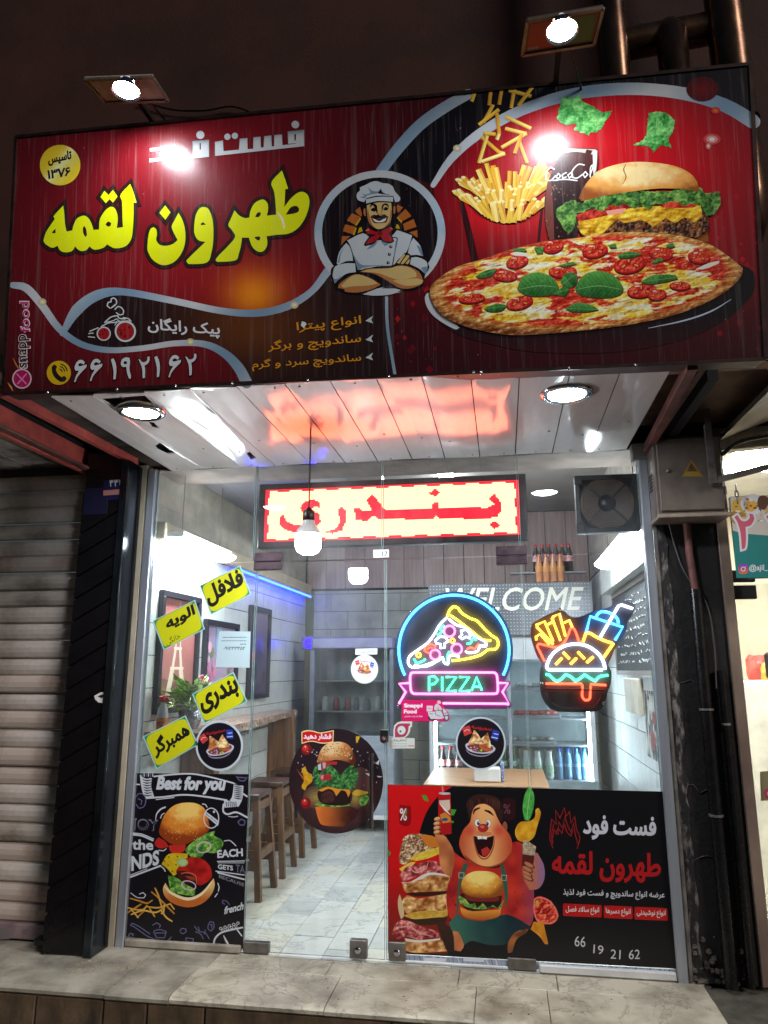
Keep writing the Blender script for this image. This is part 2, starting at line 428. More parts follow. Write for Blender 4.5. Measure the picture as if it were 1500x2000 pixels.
# ------------------------------------------------------------------ lettering
_FORMS = {'ا': 'FE8D FE8E', 'آ': 'FE81 FE82', 'ب': 'FE8F FE90 FE91 FE92', 'پ': 'FB56 FB57 FB58 FB59', 'ت': 'FE95 FE96 FE97 FE98',
 'ج': 'FE9D FE9E FE9F FEA0', 'چ': 'FB7A FB7B FB7C FB7D', 'خ': 'FEA5 FEA6 FEA7 FEA8', 'د': 'FEA9 FEAA', 'ذ': 'FEAB FEAC', 'ر': 'FEAD FEAE',
 'ز': 'FEAF FEB0', 'س': 'FEB1 FEB2 FEB3 FEB4', 'ش': 'FEB5 FEB6 FEB7 FEB8', 'ص': 'FEB9 FEBA FEBB FEBC', 'ض': 'FEBD FEBE FEBF FEC0',
 'ط': 'FEC1 FEC2 FEC3 FEC4', 'ع': 'FEC9 FECA FECB FECC', 'ف': 'FED1 FED2 FED3 FED4', 'ق': 'FED5 FED6 FED7 FED8', 'ک': 'FB8E FB8F FB90 FB91',
 'گ': 'FB92 FB93 FB94 FB95', 'ل': 'FEDD FEDE FEDF FEE0', 'م': 'FEE1 FEE2 FEE3 FEE4', 'ن': 'FEE5 FEE6 FEE7 FEE8', 'و': 'FEED FEEE',
 'ه': 'FEE9 FEEA FEEB FEEC', 'ی': 'FBFC FBFD FBFE FBFF', 'ح': 'FEA1 FEA2 FEA3 FEA4', 'غ': 'FECD FECE FECF FED0', 'ك': 'FED9 FEDA FEDB FEDC'}
_FORMS = {k: [chr(int(h, 16)) for h in v.split()] for k, v in _FORMS.items()}
def shape_fa(t):
    """joined letter forms, in the order they stand from left to right"""
    out = []; prev = False; i = 0
    while i < len(t):
        ch = t[i]
        if ch == 'ل' and i + 1 < len(t) and t[i + 1] == 'ا':
            out.append(chr(0xFEFC if prev else 0xFEFB)); prev = False; i += 2; continue
        if ch not in _FORMS: out.append(ch); prev = False; i += 1; continue
        f = _FORMS[ch]; nxt = i + 1 < len(t) and t[i + 1] in _FORMS
        if len(f) == 2: out.append(f[1] if prev else f[0]); prev = False
        else:
            out.append(f[(3 if prev else 2) if nxt else (1 if prev else 0)]); prev = nxt
        i += 1
    return ''.join(out[::-1])
_TX = {}
def glyphs(txt, bold=0.0, fa=True, shear=0.0, res=3):
    """contours of a line of text, size 1, and their box"""
    key = (txt, fa, shear, res)
    if key in _TX: return _TX[key]
    cu = bpy.data.curves.new('lettering', 'FONT'); cu.body = shape_fa(txt) if fa else txt
    cu.size = 1; cu.shear = shear; cu.resolution_u = res; cu.fill_mode = 'NONE'
    ob = bpy.data.objects.new('lettering', cu); COL.objects.link(ob)
    dg = bpy.context.evaluated_depsgraph_get(); me = ob.evaluated_get(dg).to_mesh()
    nxt = {}
    V = [(v.co.x, v.co.y) for v in me.vertices]
    for e in me.edges: nxt.setdefault(e.vertices[0], []).append(e.vertices[1]); nxt.setdefault(e.vertices[1], []).append(e.vertices[0])
    seen = set(); cs = []
    for s in sorted(nxt):
        if s in seen: continue
        loop = [s]; seen.add(s); cur = s; pv = None
        while True:
            cand = [q for q in nxt[cur] if q not in seen]
            if not cand: break
            q = min(cand) if pv is None else cand[0]      # vertices are stored in drawing order
            pv = cur; cur = q; loop.append(q); seen.add(q)
        if len(loop) > 2: cs.append(np.array([V[q] for q in loop]))
    ob.evaluated_get(dg).to_mesh_clear()
    bpy.data.objects.remove(ob); bpy.data.curves.remove(cu)
    allp = np.vstack(cs); _TX[key] = (cs, allp.min(0), allp.max(0)); return _TX[key]
def text(ink, txt, bl, br, tl, col, bold=0.0, fa=True, shear=0.0, grad=None):
    """put a line of text into the box given by three photo points: bottom-left, bottom-right, top-left"""
    cs, lo, hi = glyphs(txt, bold, fa, shear)
    bl, br, tl = (np.array(q, float) for q in (bl, br, tl))
    lo, hi = lo - bold, hi + bold
    def put(c):
        q = (c - lo) / (hi - lo); return bl + q[:, :1] * (br - bl) + q[:, 1:] * (tl - bl)
    rings = []
    if bold:
        for c in cs:
            d = np.linalg.norm(c - np.roll(c, -1, 0), axis=1); c2 = c[d > 1e-4]
            if len(c2) > 2: rings.append([put(r) for r in ribbon(c2, 2 * bold, True)])
    ink.shape([put(c) for c in cs], col, grad=grad, rings=rings)
# ================================================================== the place
R = random.Random(7)
def struct(o): o['kind'] = 'structure'; return o
# surfaces
V_ = ((128, 128, 116), 2.2, .8)
M_MARBLE = pm('marble_white', (204, 203, 194), .32, col2=(180, 179, 168), scale=3.2, lo=.3, hi=.7, bump=.05, bscale=30, rvar=.12, vein=V_)
M_MARBLE2 = pm('marble_grey', (192, 193, 186), .34, col2=(160, 162, 154), scale=4.0, lo=.3, hi=.7, bump=.05, bscale=30, rvar=.12, vein=V_)
M_MARBLE3 = pm('marble_cream', (206, 202, 186), .32, col2=(184, 178, 160), scale=2.6, lo=.3, hi=.7, bump=.05, bscale=30, rvar=.12, vein=V_)
M_STEP = pm('step_stone', (208, 199, 176), .45, col2=(104, 94, 74), scale=2.6, lo=.28, hi=.58, bump=.25, bscale=38, rvar=.18, vein=((104, 90, 72), 2.6, .55))
M_STEP_SHADE = pm('step_stone_shaded', (182, 174, 156), .5, col2=(110, 103, 90), scale=5, lo=.3, hi=.66, bump=.18, bscale=45, rvar=.15)  # step stone again, greyed and darkened to paint shade on the left slabs
M_RISER = pm('riser_stone', (120, 98, 74), .7, col2=(58, 48, 38), scale=7, stretch=(1.2, 1, .5), lo=.3, hi=.7, bump=.3, bscale=30)
M_ASPH = pm('asphalt', (62, 60, 58), .85, col2=(40, 39, 38), scale=20, bump=.5, bscale=120)
M_GROUT = pm('grout', (96, 90, 78), .9, col2=(64, 60, 52), scale=12)
M_WALLW = pm('tile_white', (214, 216, 210), .3, col2=(190, 194, 190), scale=2.2, bump=.02, bscale=14)
M_WALLJ = pm('tile_joint', (70, 70, 70), .9)
M_PLANK = pm('tile_plank', (206, 210, 206), .38, col2=(170, 176, 174), scale=3.2, stretch=(1, 9, .5), lo=.3, hi=.7, bump=.04)
M_BLOCK = pm('block_cream', (176, 176, 160), .45, col2=(146, 146, 134), scale=3)
M_WOODP = pm('wood_cladding', (176, 150, 142), .45, col2=(146, 120, 112), scale=3.0, stretch=(9, 1, .6), lo=.3, hi=.7)
M_CEIL = pm('shop_ceiling', (150, 146, 140), .5, col2=(126, 122, 118), scale=2)
M_BROWN = pm('upper_render', (70, 35, 26), .85, col2=(46, 23, 17), scale=1.3, bump=.25, bscale=55)
M_STEEL = pm('steel_brushed', (176, 180, 188), .34, .5, col2=(146, 150, 158), scale=8, stretch=(1, 1, .08), rvar=.1)
M_STEELD = pm('steel_dull', (138, 132, 126), .5, .5, col2=(92, 86, 80), scale=9, rvar=.12)
M_CHROME = pm('chrome', (200, 202, 206), .14, 1.0, scale=3)
M_BLACKT = pm('black_tile', (18, 13, 16), .3, col2=(10, 7, 9), scale=6, bump=.06, bscale=50, rvar=.1)
M_BLACKW = pm('sooty_wall', (24, 18, 17), .75, col2=(10, 8, 8), scale=6, lo=.3, hi=.72, bump=.55, bscale=22, rvar=.12)
M_JAMB = pm('cream_stone', (182, 170, 148), .55, col2=(122, 112, 96), scale=6, stretch=(1, 1, .4), lo=.28, hi=.6, bump=.15, bscale=40)
M_SHUT = pm('shutter_paint', (208, 196, 186), .5, col2=(132, 118, 104), scale=3.4, stretch=(1.1, 1, 1.0), lo=.22, hi=.60, bump=.08, bscale=70, rvar=.1)
M_PVC = pm('soffit_pvc', (238, 228, 222), .10, col2=(204, 188, 180), scale=2.6, stretch=(1.5, .4, 1), lo=.25, hi=.65, bump=.03, bscale=6, bstretch=(3.5, 1.0, 1), rvar=.04, spec=.9)
M_DARK = pm('dark_void', (14, 12, 12), .8)
M_RUST = pm('rusty_paint', (128, 74, 62), .6, col2=(70, 44, 40), scale=9, lo=.3, hi=.65, bump=.2)
M_RED = pm('red_steel', (214, 96, 84), .5, col2=(150, 64, 56), scale=7, lo=.3, hi=.7, bump=.15)  # strong red base colour for the awning edge and strut
M_GREYB = pm('grey_boards', (222, 212, 202), .6, col2=(112, 104, 100), scale=6, bump=.1)
M_BOXP = pm('box_paint', (112, 100, 90), .5, col2=(82, 70, 62), scale=6, lo=.25, hi=.6, bump=.1, bscale=60, rvar=.1)
M_BLKPIPE = pm('black_pipe', (20, 18, 20), .28, col2=(12, 10, 11), scale=10, rvar=.12)
M_WHITE = pm('white_paint', (222, 222, 220), .4, scale=4)
M_GLASS = glass_mat('pane_glass')

# street, step, floor -------------------------------------------------
g = MB(); g.box((-40, -40, -.40), (40, -.72, -.17)); g.build('street', M_ASPH)
struct(bpy.data.objects['street'])
sub = struct(MB().box((-6, -.60, -.40), (4.2, 4.4, -.024)).build('pavement', M_GROUT))
NOSE = -.625
joints = [-6, -4.4, -3.05, -2.09, -1.74, -.93, -.20, .16, .98]
def slab(x0, x1, y0, y1, mat, nose):
    m = MB()
    if nose:    # rounded front edge
        zz = [(y1, 0.0), (y0 + .03, 0.0), (y0 + .012, -.004), (y0, -.014), (y0, -.030), (y0 + .012, -.040), (y1, -.040)]
        for (ya, za), (yb, zb) in zip(zz, zz[1:] + zz[:1]):
            m.add([(x0, ya, za), (x1, ya, za), (x1, yb, zb), (x0, yb, zb)], [(3, 2, 1, 0)])
        m.add([(x0, a, b) for a, b in zz], [tuple(range(len(zz) - 1, -1, -1))]); m.add([(x1, a, b) for a, b in zz], [tuple(range(len(zz)))])
    else: m.box((x0, y0, -.04), (x1, y1, 0), .004)
    m.build('paving_slab', mat, sub)
for i, (a, b) in enumerate(zip(joints, joints[1:])):
    w = R.uniform(-.006, .006)
    slab(a + .002, b - .002, NOSE + w, -.24 if i > 2 else -.03, (M_STEP_SHADE if i < 4 else M_STEP), True)
for a, b in zip([-2.09, -1.70, -1.02, -.3, .22], [-1.70, -1.02, -.3, .22, .98]): slab(a + .002, b - .002, -.237, -.032, M_STEP_SHADE if a < -1.9 else M_STEP, False)
# riser stones under the nose
rj = [-6, -4.2, -2.9, -2.48, -2.10, -1.86, -1.55, -.6, .3, .98]
for a, b in zip(rj, rj[1:]): MB().box((a + .006, -.612, -.30), (b - .006, -.596, -.046), .003).build('riser_stone', M_RISER, sub)
# gutter grate end by the column
floor = struct(MB().box((-2.36, -.026, -.06), (1.02, 4.2, -.012)).build('shop_floor', M_GROUT))
x = -2.34; ci = 0
while x < .98:
    w = R.choice([.24, .25, .26]); y = -.02 - R.uniform(0, .3); x1 = min(.99, x + w)
    while y < 4.15:
        l = R.choice([.30, .36, .36, .40]); y1 = min(4.16, y + l); ya = max(y, -.02)
        if y1 - ya > .03:
            m = MB(); dz = R.uniform(-.0012, .0012)
            m.box((x + .002, ya + .002, -.02), (x1 - .002, y1 - .002, dz), .0015)
            m.build('floor_tile', R.choice([M_MARBLE, M_MARBLE, M_MARBLE2, M_MARBLE3]), floor)
        y = y1
    x = x1; ci += 1

# shop walls ----------------------------------------------------------
def tiled_wall(name, label, kind, fixed, a0, a1, z0, z1, tw, th, mat, stag=True):
    """kind 'x': wall across X=fixed (a runs along Y), front face towards +X (fixed<0) or -X; kind 'y': wall at Y=fixed facing -Y"""
    root = MB()
    s = 1 if (kind == 'x' and fixed < 0) else -1
    if kind == 'x': root.box((fixed - s * .1, a0, z0), (fixed - s * .008, a1, z1))
    else: root.box((a0, fixed + .008, z0), (a1, fixed + .1, z1))
    o = tag(root.build(name, M_WALLJ), label, 'wall')
    r = 0; z = z0
    while z < z1 - .02:
        zt = min(z1, z + th); a = a0 - (tw / 2 if (stag and r % 2) else 0)
        while a < a1 - .01:
            b = min(a1, a + tw); aa = max(a, a0)
            if b - aa > .02:
                j = R.uniform(0, .0015)
                if kind == 'x': m = MB().box((fixed - s * .009, aa + .003, z + .003), (fixed + s * j, b - .003, zt - .003))
                else: m = MB().box((aa + .003, fixed + .009, z + .003), (b - .003, fixed - j, zt - .003))
                m.build('wall_tile', mat, o)
            a = b
        z = zt; r += 1
    return o
XL, XR, YB = -2.345, 1.0, 4.05
tiled_wall('side_wall', 'white tiled left side wall of the shop with framed pictures', 'x', XL, .05, YB, 0.0, 2.58, .40, .215, M_WALLW)
tiled_wall('side_wall', 'white plank-patterned tiled right side wall under the menu board', 'x', XR, .05, YB, 0.0, 2.62, .60, .235, M_PLANK)
tiled_wall('back_wall', 'cream block back wall of the shop behind the steel cabinet', 'y', YB, XL + .1, XR, 0.0, 2.56, .42, .21, M_BLOCK)
bw = tag(MB().box((XL, YB - .03, 2.57), (XR, YB + .1, 3.45)).build('wood_cladding', M_DARK), 'brown wood cladding high on the back wall above the tiles', 'cladding')
for i in range(14):
    a = XL + .02 + i * .237; MB().box((a + .003, YB - .05, 2.58), (a + .234, YB - .03, 3.44), .003).build('plank', M_WOODP, bw)
up = tag(MB().box((XL - .1, .06, 2.60), (XL, YB, 3.45)).build('upper_side_wall', pm('upper_cream', (172, 164, 150), .6, col2=(140, 132, 120))), 'plain cream upper left wall above the tiles', 'wall')
MB().box((XL, .06, 2.50), (XL + .085, YB - .06, 2.62), .006).build('beam', pm('beam_cream', (190, 176, 150), .5, col2=(160, 146, 124), scale=3), up)
tag(MB().box((XR, .06, 2.64), (XR + .1, YB, 3.45)).build('upper_side_wall', MATS['upper_cream']), 'cream upper right wall above the plank tiles', 'wall')
struct(MB().box((XL - .1, .02, 3.45), (XR + .1, YB + .1, 3.55)).build('shop_ceiling', M_CEIL))
# lower strip ceiling boxes that show through the glass above the doors
tag(MB().box((XL + .02, .5, 3.06), (-1.45, 2.6, 3.44), .01).build('ceiling_box', pm('bulkhead_grey', (96, 94, 98), .4, col2=(74, 72, 78), scale=2)), 'grey boxed bulkhead under the ceiling at the left', 'bulkhead')

# glass front ---------------------------------------------------------
front = thing('glass_front', 'clear frameless glass shopfront with two doors and fixed side panes', 'shopfront', (-.72, 0, 0))
GT = 2.312
def pane(name, x0, x1, z0, z1, label=None):
    o = MB().box((x0, -.005, z0), (x1, .005, z1)).build(name, M_GLASS, front)
    for xa in (x0 + .0012, x1 - .0042):
        MB().box((xa, -.0062, z0 + .002), (xa + .003, .0062, z1 - .002)).build('edge', pm('glass_edge', (150, 172, 168), .2, col2=(120, 146, 142), scale=20), o)
    return o
XD0, XD1, XD2 = -1.571, -.722, .122
pane('fixed_pane', -2.305, XD0 - .004, .04, GT - .004)
doorL = pane('door_pane', XD0 + .002, XD1 - .003, .012, GT - .004)
doorR = pane('door_pane', XD1 + .003, XD2 - .002, .012, GT - .004)
pane('fixed_pane', XD2 + .004, .85, .04, GT - .004)
for a, b in ((-2.305, XD0 - .03), (XD0 - .024, -.745), (-.739, XD2 - .004), (XD2 + .002, .85)): pane('transom_pane', a, b, GT + .004, 2.965)
for xa, xb in ((-2.365, -2.308), (.853, .908)):
    MB().box((xa, -.035, -.01), (xb, .035, 2.97), .006).build('steel_post', M_STEEL, front)
MB().box((-2.305, -.03, 0.002), (XD0 - .01, .022, .044), .006).build('bottom_rail', pm('rail_stone', (176, 168, 152), .5, col2=(130, 122, 108), scale=8), front)
MB().box((XD2 + .01, -.03, 0.002), (.85, .022, .044), .006).build('bottom_rail', M_WHITE, front)
MB().box((XD1 + .06, -.018, .004), (XD2 - .12, .0, .020), .004).build('door_sweep', M_WHITE, doorR)
def fitting(x0, x1, z0, z1, parent, mat=M_STEELD, t=.02):
    return MB().box((x0, -t, z0), (x1, t, z1), .004).build('patch_fitting', mat, parent)
M_FIT = pm('fitting_purple_grey', (104, 86, 92), .35, .7, col2=(74, 58, 64), scale=12)
fitting(XD0 - .02, XD0 + .17, GT - .055, GT - .002, doorL, M_FIT); fitting(XD0 - .02, XD0 + .17, GT + .002, GT + .06, front, M_FIT, .019)
fitting(XD2 - .15, XD2 + .04, GT - .055, GT - .002, doorR, M_FIT); fitting(XD2 - .15, XD2 + .04, GT + .002, GT + .06, front, M_FIT, .019)
fitting(XD0 + .004, XD0 + .16, .006, .066, doorL); fitting(XD2 - .16, XD2 - .004, .006, .066, doorR)
for (xa, dr) in ((-.88, doorL), (-.655, doorR)):
    f = fitting(xa - .05, xa + .05, .012, .11, dr, M_STEELD)
    MB().lathe([(.0, -.034), (.017, -.034), (.019, -.030), (.019, -.02)], (xa, 0, .06), 14, 'y').build('lock', M_CHROME, f)
# door pull
h = MB(); P0 = onY(735, 1485, -.05); P1 = onY(727, 1612, -.05); hx = -.80
h.tube([(hx, -.055, .72), (hx, -.055, 1.14)], .013, 12)
h.tube([(hx, -.055, .79), (hx, .0, .79)], .007, 8); h.tube([(hx, -.055, 1.07), (hx, .0, 1.07)], .007, 8)
h.build('door_pull', M_CHROME, doorL)
MB().box((-.752, -.045, 1.20), (-.700, -.007, 1.275), .005).build('latch', M_CHROME, doorL)
MB().lathe([(0, -.075), (.018, -.07), (.022, -.05), (.02, -.045)], (-.726, 0, 1.215), 12, 'y').build('latch_knob', pm('bronze_knob', (90, 70, 72), .3, .8), doorL)
w = MB().box((-.80, -.0085, 2.322), (-.70, -.0065, 2.372)).build('number_tag', M_WHITE, front)
k = Ink(wallY(-.0086), .0004); text(k, '17', (746, 1087), (757, 1087), (746, 1077), (60, 60, 60), .02, False); k.build('numerals', print_mat('print_matt', .5), w)

# left jamb, black column, shutter ------------------------------------
tag(MB().box((-2.452, -.03, -.01), (-2.372, .3, 3.0), .004).build('door_jamb', M_JAMB), 'weathered cream stone jamb at the left of the glass front', 'jamb')
col = thing('black_column', 'black column clad in diagonal slats beside the roller shutter', 'column', (-2.5, -.13, 0))
MB().box((-2.72, -.205, 0), (-2.462, .3, 3.05), .006).build('core', M_BLACKT, col)
MB().box((-2.458, -.232, 0.0), (-2.40, -.04, 2.98), .006).build('corner_strip', pm('dark_mirror', (70, 76, 82), .16, .85, col2=(36, 40, 44), scale=4, stretch=(1, 1, .5), rvar=.1), col)
# diagonal slats across the front face
xa, xb = -2.716, -2.464
z = -.06
while z < 2.9:
    d = .145; hgt = .128; t = .014
    a, b, c2, e = z, z + hgt, z + hgt + d, z + d
    loop = [(xa, a), (xb, e), (xb, c2), (xa, b)]
    # clip to the column's height
    cl = [(p, max(.004, min(2.80, q))) for p, q in loop]
    if cl[3][1] - cl[0][1] + cl[2][1] - cl[1][1] > .05:
        m = MB(); f0 = [(p, -.222, q) for p, q in cl]; f1 = [(p, -.2055, q) for p, q in cl]
        m.add(f0 + f1, [(0, 1, 2, 3), (0, 4, 5, 1), (1, 5, 6, 2), (2, 6, 7, 3), (3, 7, 4, 0)]); m.build('slat', M_BLACKT, col)
    z += .142
# torn sticker and house number on it
k = Ink(wallY(-.2225), .0006)
k.shape([pts('184,1359 197,1352 210,1353 215,1360 207,1366 200,1373 192,1372 186,1366')], (222, 214, 206)).shape([pts('204,1360 216,1357 213,1366 205,1368')], (206, 110, 70))
k.shape([pts('190,1360 206,1354 199,1364')], (30, 26, 30))
tag(k.build('torn_sticker', print_mat('print_matt', .5)), 'torn white and orange sticker scrap on the black column', 'sticker')
hn = thing('house_number', 'dark blue house number plate high on the black column', 'number plate', onY(222, 960, -.225))
p = Ink(wallY(-.226), .001); p.shape([pts('203,938 248,937 247,975 201,977')], (24, 24, 70)).shape([pts('202,958 242,955 242,965 202,968')], (196, 132, 120))
text(p, '۴۴۲', (214, 951), (240, 949), (214, 938), (214, 214, 220), .01, False); p.build('plate_print', print_mat('print_matt', .5), hn)
MB().box((-2.705, -.226, 2.62), (-2.535, -.2225, 2.80)).build('plate', pm('plate_blue', (26, 26, 60), .5), hn)

sh = thing('roller_shutter', 'closed grey metal roller shutter of the neighbouring shop', 'shutter', (-3.5, -.02, 0))
nsl = 25; hs = 2.86 / nsl
prof = [(0, -.004), (.1, -.018), (.35, -.027), (.62, -.027), (.86, -.016), (.93, -.002), (1.0, .004)]
m = MB()
X0, X1 = -6.0, -2.735
for (t0, y0), (t1, y1) in zip(prof, prof[1:]):
    m.add([(X0, y0, t0 * hs), (X1, y0, t0 * hs), (X1, y1, t1 * hs), (X0, y1, t1 * hs)], [(0, 1, 2, 3)], True)
m.add([(X1, a, b * hs) for b, a in prof] + [(X1, .02, hs), (X1, .02, 0)], [tuple(range(9))])
SHM = [M_SHUT, pm('shutter_grimy', (188, 176, 164), .55, col2=(100, 88, 76), scale=5, stretch=(.8, 1, 1.4), lo=.25, hi=.58, bump=.12, bscale=50, rvar=.1), pm('shutter_rusty', (196, 180, 168), .55, col2=(122, 92, 72), scale=2.6, stretch=(1.4, 1, 1), lo=.28, hi=.55, bump=.1, bscale=60, rvar=.1)]
sl_mes = []
for mt in SHM: me = m.mesh('slat'); me.materials.append(mt); sl_mes.append(me)
for i in range(nsl):
    o = bpy.data.objects.new('slat', R.choice([sl_mes[0], sl_mes[0], sl_mes[1], sl_mes[2]])); COL.objects.link(o); o.parent = sh
    o.location = (3.5, .02 + R.uniform(-.003, .002), .10 + i * hs); o.rotation_euler = (R.uniform(-.03, .03), R.uniform(-.0012, .0012), R.uniform(-.002, .002))
MB().box((X0, -.045, .012), (X1, .01, .098), .006).build('bottom_bar', pm('bar_paint', (150, 128, 130), .5, col2=(100, 84, 84), scale=6), sh)
for q in ('0,1812 22,1811 20,1834 0,1835', '42,1815 58,1814 52,1824 46,1826', '72,1815 92,1813 90,1830 80,1832 80,1820 72,1822'):
    Ink(wallY(-.046), .0006).shape([pts(q)], (120, 110, 112)).build('scraped_sticker', print_mat('print_matt', .5), sh)
MB().box((-2.758, -.05, 0), (-2.724, .02, 2.95), .004).build('guide_rail', M_RUST, sh)
pl = thing('padlock', 'dark padlock hanging at the foot of the shutter by the black column', 'padlock', (-2.73, -.16, .02))
MB().box((-2.80, -.19, .03), (-2.71, -.12, .075), .01).build('body', pm('lock_dark', (60, 58, 56), .4, .8), pl)
MB().tube([(-2.74, -.155, .07), (-2.74, -.155, .12), (-2.735, -.15, .135), (-2.725, -.14, .12), (-2.722, -.13, .08)], .009, 8).build('shackle', M_STEELD, pl)

# neighbour's awning at the left --------------------------------------
aw = thing('awning_underside', 'grey boarded awning over the closed shutter with a red steel edge', 'awning', (-3.6, -.6, 2.95))
MB().box((-6, -1.6, 3.06), (-2.80, .3, 3.14)).build('deck', M_DARK, aw)
for i in range(13):
    a = -5.9 + i * .238; MB().box((a + .004, -1.55, 3.035), (a + .232, .1, 3.055), .003).build('board', M_GREYB, aw)
MB().box((-2.80, -1.62, 2.93), (-2.762, .02, 3.09), .004).build('edge_beam', M_RED, aw)
MB().box((-2.757, -1.62, 2.935), (-2.70, .02, 2.955), .003).build('edge_flange', M_RUST, aw)
st = tag(MB().bar((-2.50, -1.36, 3.02), (-2.46, -.04, 3.02), .04, .05).build('steel_strut', M_RED), 'thin reddish steel strut between the awning and the white soffit', 'strut')
tag(MB().box((-2.70, -1.30, 3.16), (-2.25, .02, 3.26)).build('beam_casing', pm('casing', (120, 108, 98), .7, col2=(70, 62, 58), scale=5)), 'dusty casing in the gap left of the white soffit', 'casing')

# soffit --------------------------------------------------------------
SZ = 2.965
sof = thing('soffit', 'glossy white plastic plank soffit between the sign and the glass', 'soffit', (-.7, -.7, SZ))
MB().box((-2.24, -1.36, SZ + .05), (.80, .03, SZ + .12)).build('backing', M_DARK, sof)
fx = [-2.215, -1.985, -1.715, -1.475, -1.235, -.995, -.775, -.55, -.335, -.11, .115, .345, .575, .80]
def plank(xa, xb, cuts=(), sag=0.0):
    """a thin plank with broken-out holes; cuts: (y0, y1, x0, x1) fractions of width"""
    out = np.array([(xa + .003, -1.375), (xb - .002, -1.365), (xb - .003, .012), (xa + .003, .012)])
    holes = [np.array(h) for h in cuts]
    V, F = fill([out], holes, .18)
    zf = lambda p: SZ + sag * math.sin((p[1] + 1.37) / 1.38 * math.pi) + .004 * math.sin(p[0] * 9 + p[1] * 3)
    m = MB(); n = len(V)
    vs = [(p[0], p[1], zf(p)) for p in V] + [(p[0], p[1], zf(p) + .007) for p in V]
    fs = [tuple(f[::-1]) if np.cross(V[f[1]] - V[f[0]], V[f[2]] - V[f[0]]) > 0 else tuple(f) for f in F]
    ed = {}
    for f in fs:
        for q in range(3): ed[(f[q], f[(q + 1) % 3])] = 1
    side = [(a, a + n, b + n, b) for (a, b) in ed if (b, a) not in ed]
    m.add(vs, fs + [tuple(v + n for v in f[::-1]) for f in fs] + side); m.build('plank', M_PVC, sof)
def hz(s): return [tuple(onZ(*map(float, q.split(',')), SZ)[:2]) for q in s.split()]
TORN = [hz('303,868 312,862 330,868 345,883 325,884 308,874'), hz('196,779 283,772 318,806 322,815 300,822 252,818 228,797'), hz('395,786 404,789 424,807 417,809 405,800'), hz('481,884 488,881 500,893 490,897'), hz('288,824 300,826 312,838 298,836')]
def clip_x(h, a, b):
    """the part of a torn hole that falls on one plank"""
    for lim, sg in ((a + .012, 1), (b - .011, -1)):
        out = []
        for p, q in zip(h, h[1:] + h[:1]):
            ip, iq = sg * (p[0] - lim) >= 0, sg * (q[0] - lim) >= 0
            if ip: out.append(p)
            if ip != iq: t = (lim - p[0]) / (q[0] - p[0]); out.append((lim, p[1] + t * (q[1] - p[1])))
        h = out
        if len(h) < 3: return None
    h = [(x, max(-1.35, y)) for x, y in h]
    return h if max(x for x, y in h) - min(x for x, y in h) > .012 else None
for i, (a, b) in enumerate(zip(fx, fx[1:])):
    plank(a, b, [c for c in (clip_x(h, a, b) for h in TORN) if c], R.uniform(-.009, .006))
# drop lamp housings
def downlight(c, r, label, tilt=0.0, drop=0.0):
    t = thing('downlight', label, 'downlight', (c[0], c[1], SZ), 'round soffit downlights')
    MB().lathe([(r * .84, -.010), (r * .98, -.020), (r * 1.16, -.012), (r * 1.2, -.002), (r * 1.2, .03)], (c[0], c[1], SZ - drop), 36, cap=False).build('trim_ring', M_CHROME, t)
    MB().lathe([(0.0, -.024), (r * .5, -.022), (r * .86, -.010)], (c[0], c[1], SZ - drop), 36, cap=False).build('lens', em('downlight_lens', (236, 244, 255), DOWN), t)
    MB().lathe([(r * 1.15, .004), (r * 1.15, .09), (0, .09)], (c[0], c[1], SZ - drop), 30, cap=False).build('housing', M_DARK, t)
    for o in t.children:
        if tilt: o.rotation_euler = (0, 0, 0)
    return t
DOWN = 210.0
cL = onZ(276, 806, SZ - .02); cR = onZ(1107, 775, SZ - .02)
downlight(cL, .105, 'round downlight hanging loose at the left of the soffit', drop=.012)
downlight(cR, .110, 'round chrome-ringed downlight at the right of the soffit')

for i, (a, b) in enumerate(zip(fx, fx[1:])):
    for yy in (-1.33, -.55 + .1 * (i % 3), -.05):
        MB().lathe([(0, -.004), (.006, -.003), (.007, .0)], ((a + b) / 2 + R.uniform(-.07, .07), yy, SZ - .004), 8).build('screw', M_STEELD, sof)
m = MB()
for i in range(70):
    t = R.random(); c = (-2.42 + .42 * t ** 1.4 + R.uniform(-.04, .04), -.26 - .18 * R.random() + .05 * t, .003); s_ = R.uniform(.002, .007)
    m.lathe([(0, -s_ * .4), (s_, -s_ * .2), (s_ * .7, s_ * .5), (0, s_ * .7)], c, 5, smooth=False)
tag(m.build('crumbs', pm('crumb', (206, 190, 160), .8, col2=(130, 110, 80), scale=60)), 'pale crumbs and chips scattered on the step by the black column', 'debris', kind='stuff')
m = MB()
for i in range(60):
    c = (R.uniform(-3.0, .9), R.uniform(-.6, -.1), .001); s_ = R.uniform(.002, .006)
    m.lathe([(0, -s_ * .3), (s_, 0), (0, s_ * .5)], c, 5, smooth=False)
tag(m.build('grit', pm('grit', (70, 62, 52), .9)), 'dark grit specks on the front step', 'debris', kind='stuff')
tag(MB().box((-7, .045, 2.972), (1.26, .42, 3.31)).build('lintel', pm('lintel_render', (112, 98, 88), .8, col2=(70, 60, 54), scale=5, bump=.3)), 'dusty rendered lintel above the glass front', 'lintel')
tag(MB().box((1.262, .012, 3.09), (3.6, .42, 3.31)).build('lintel', MATS['lintel_render']), 'dusty rendered lintel over the shop at the right edge', 'lintel')
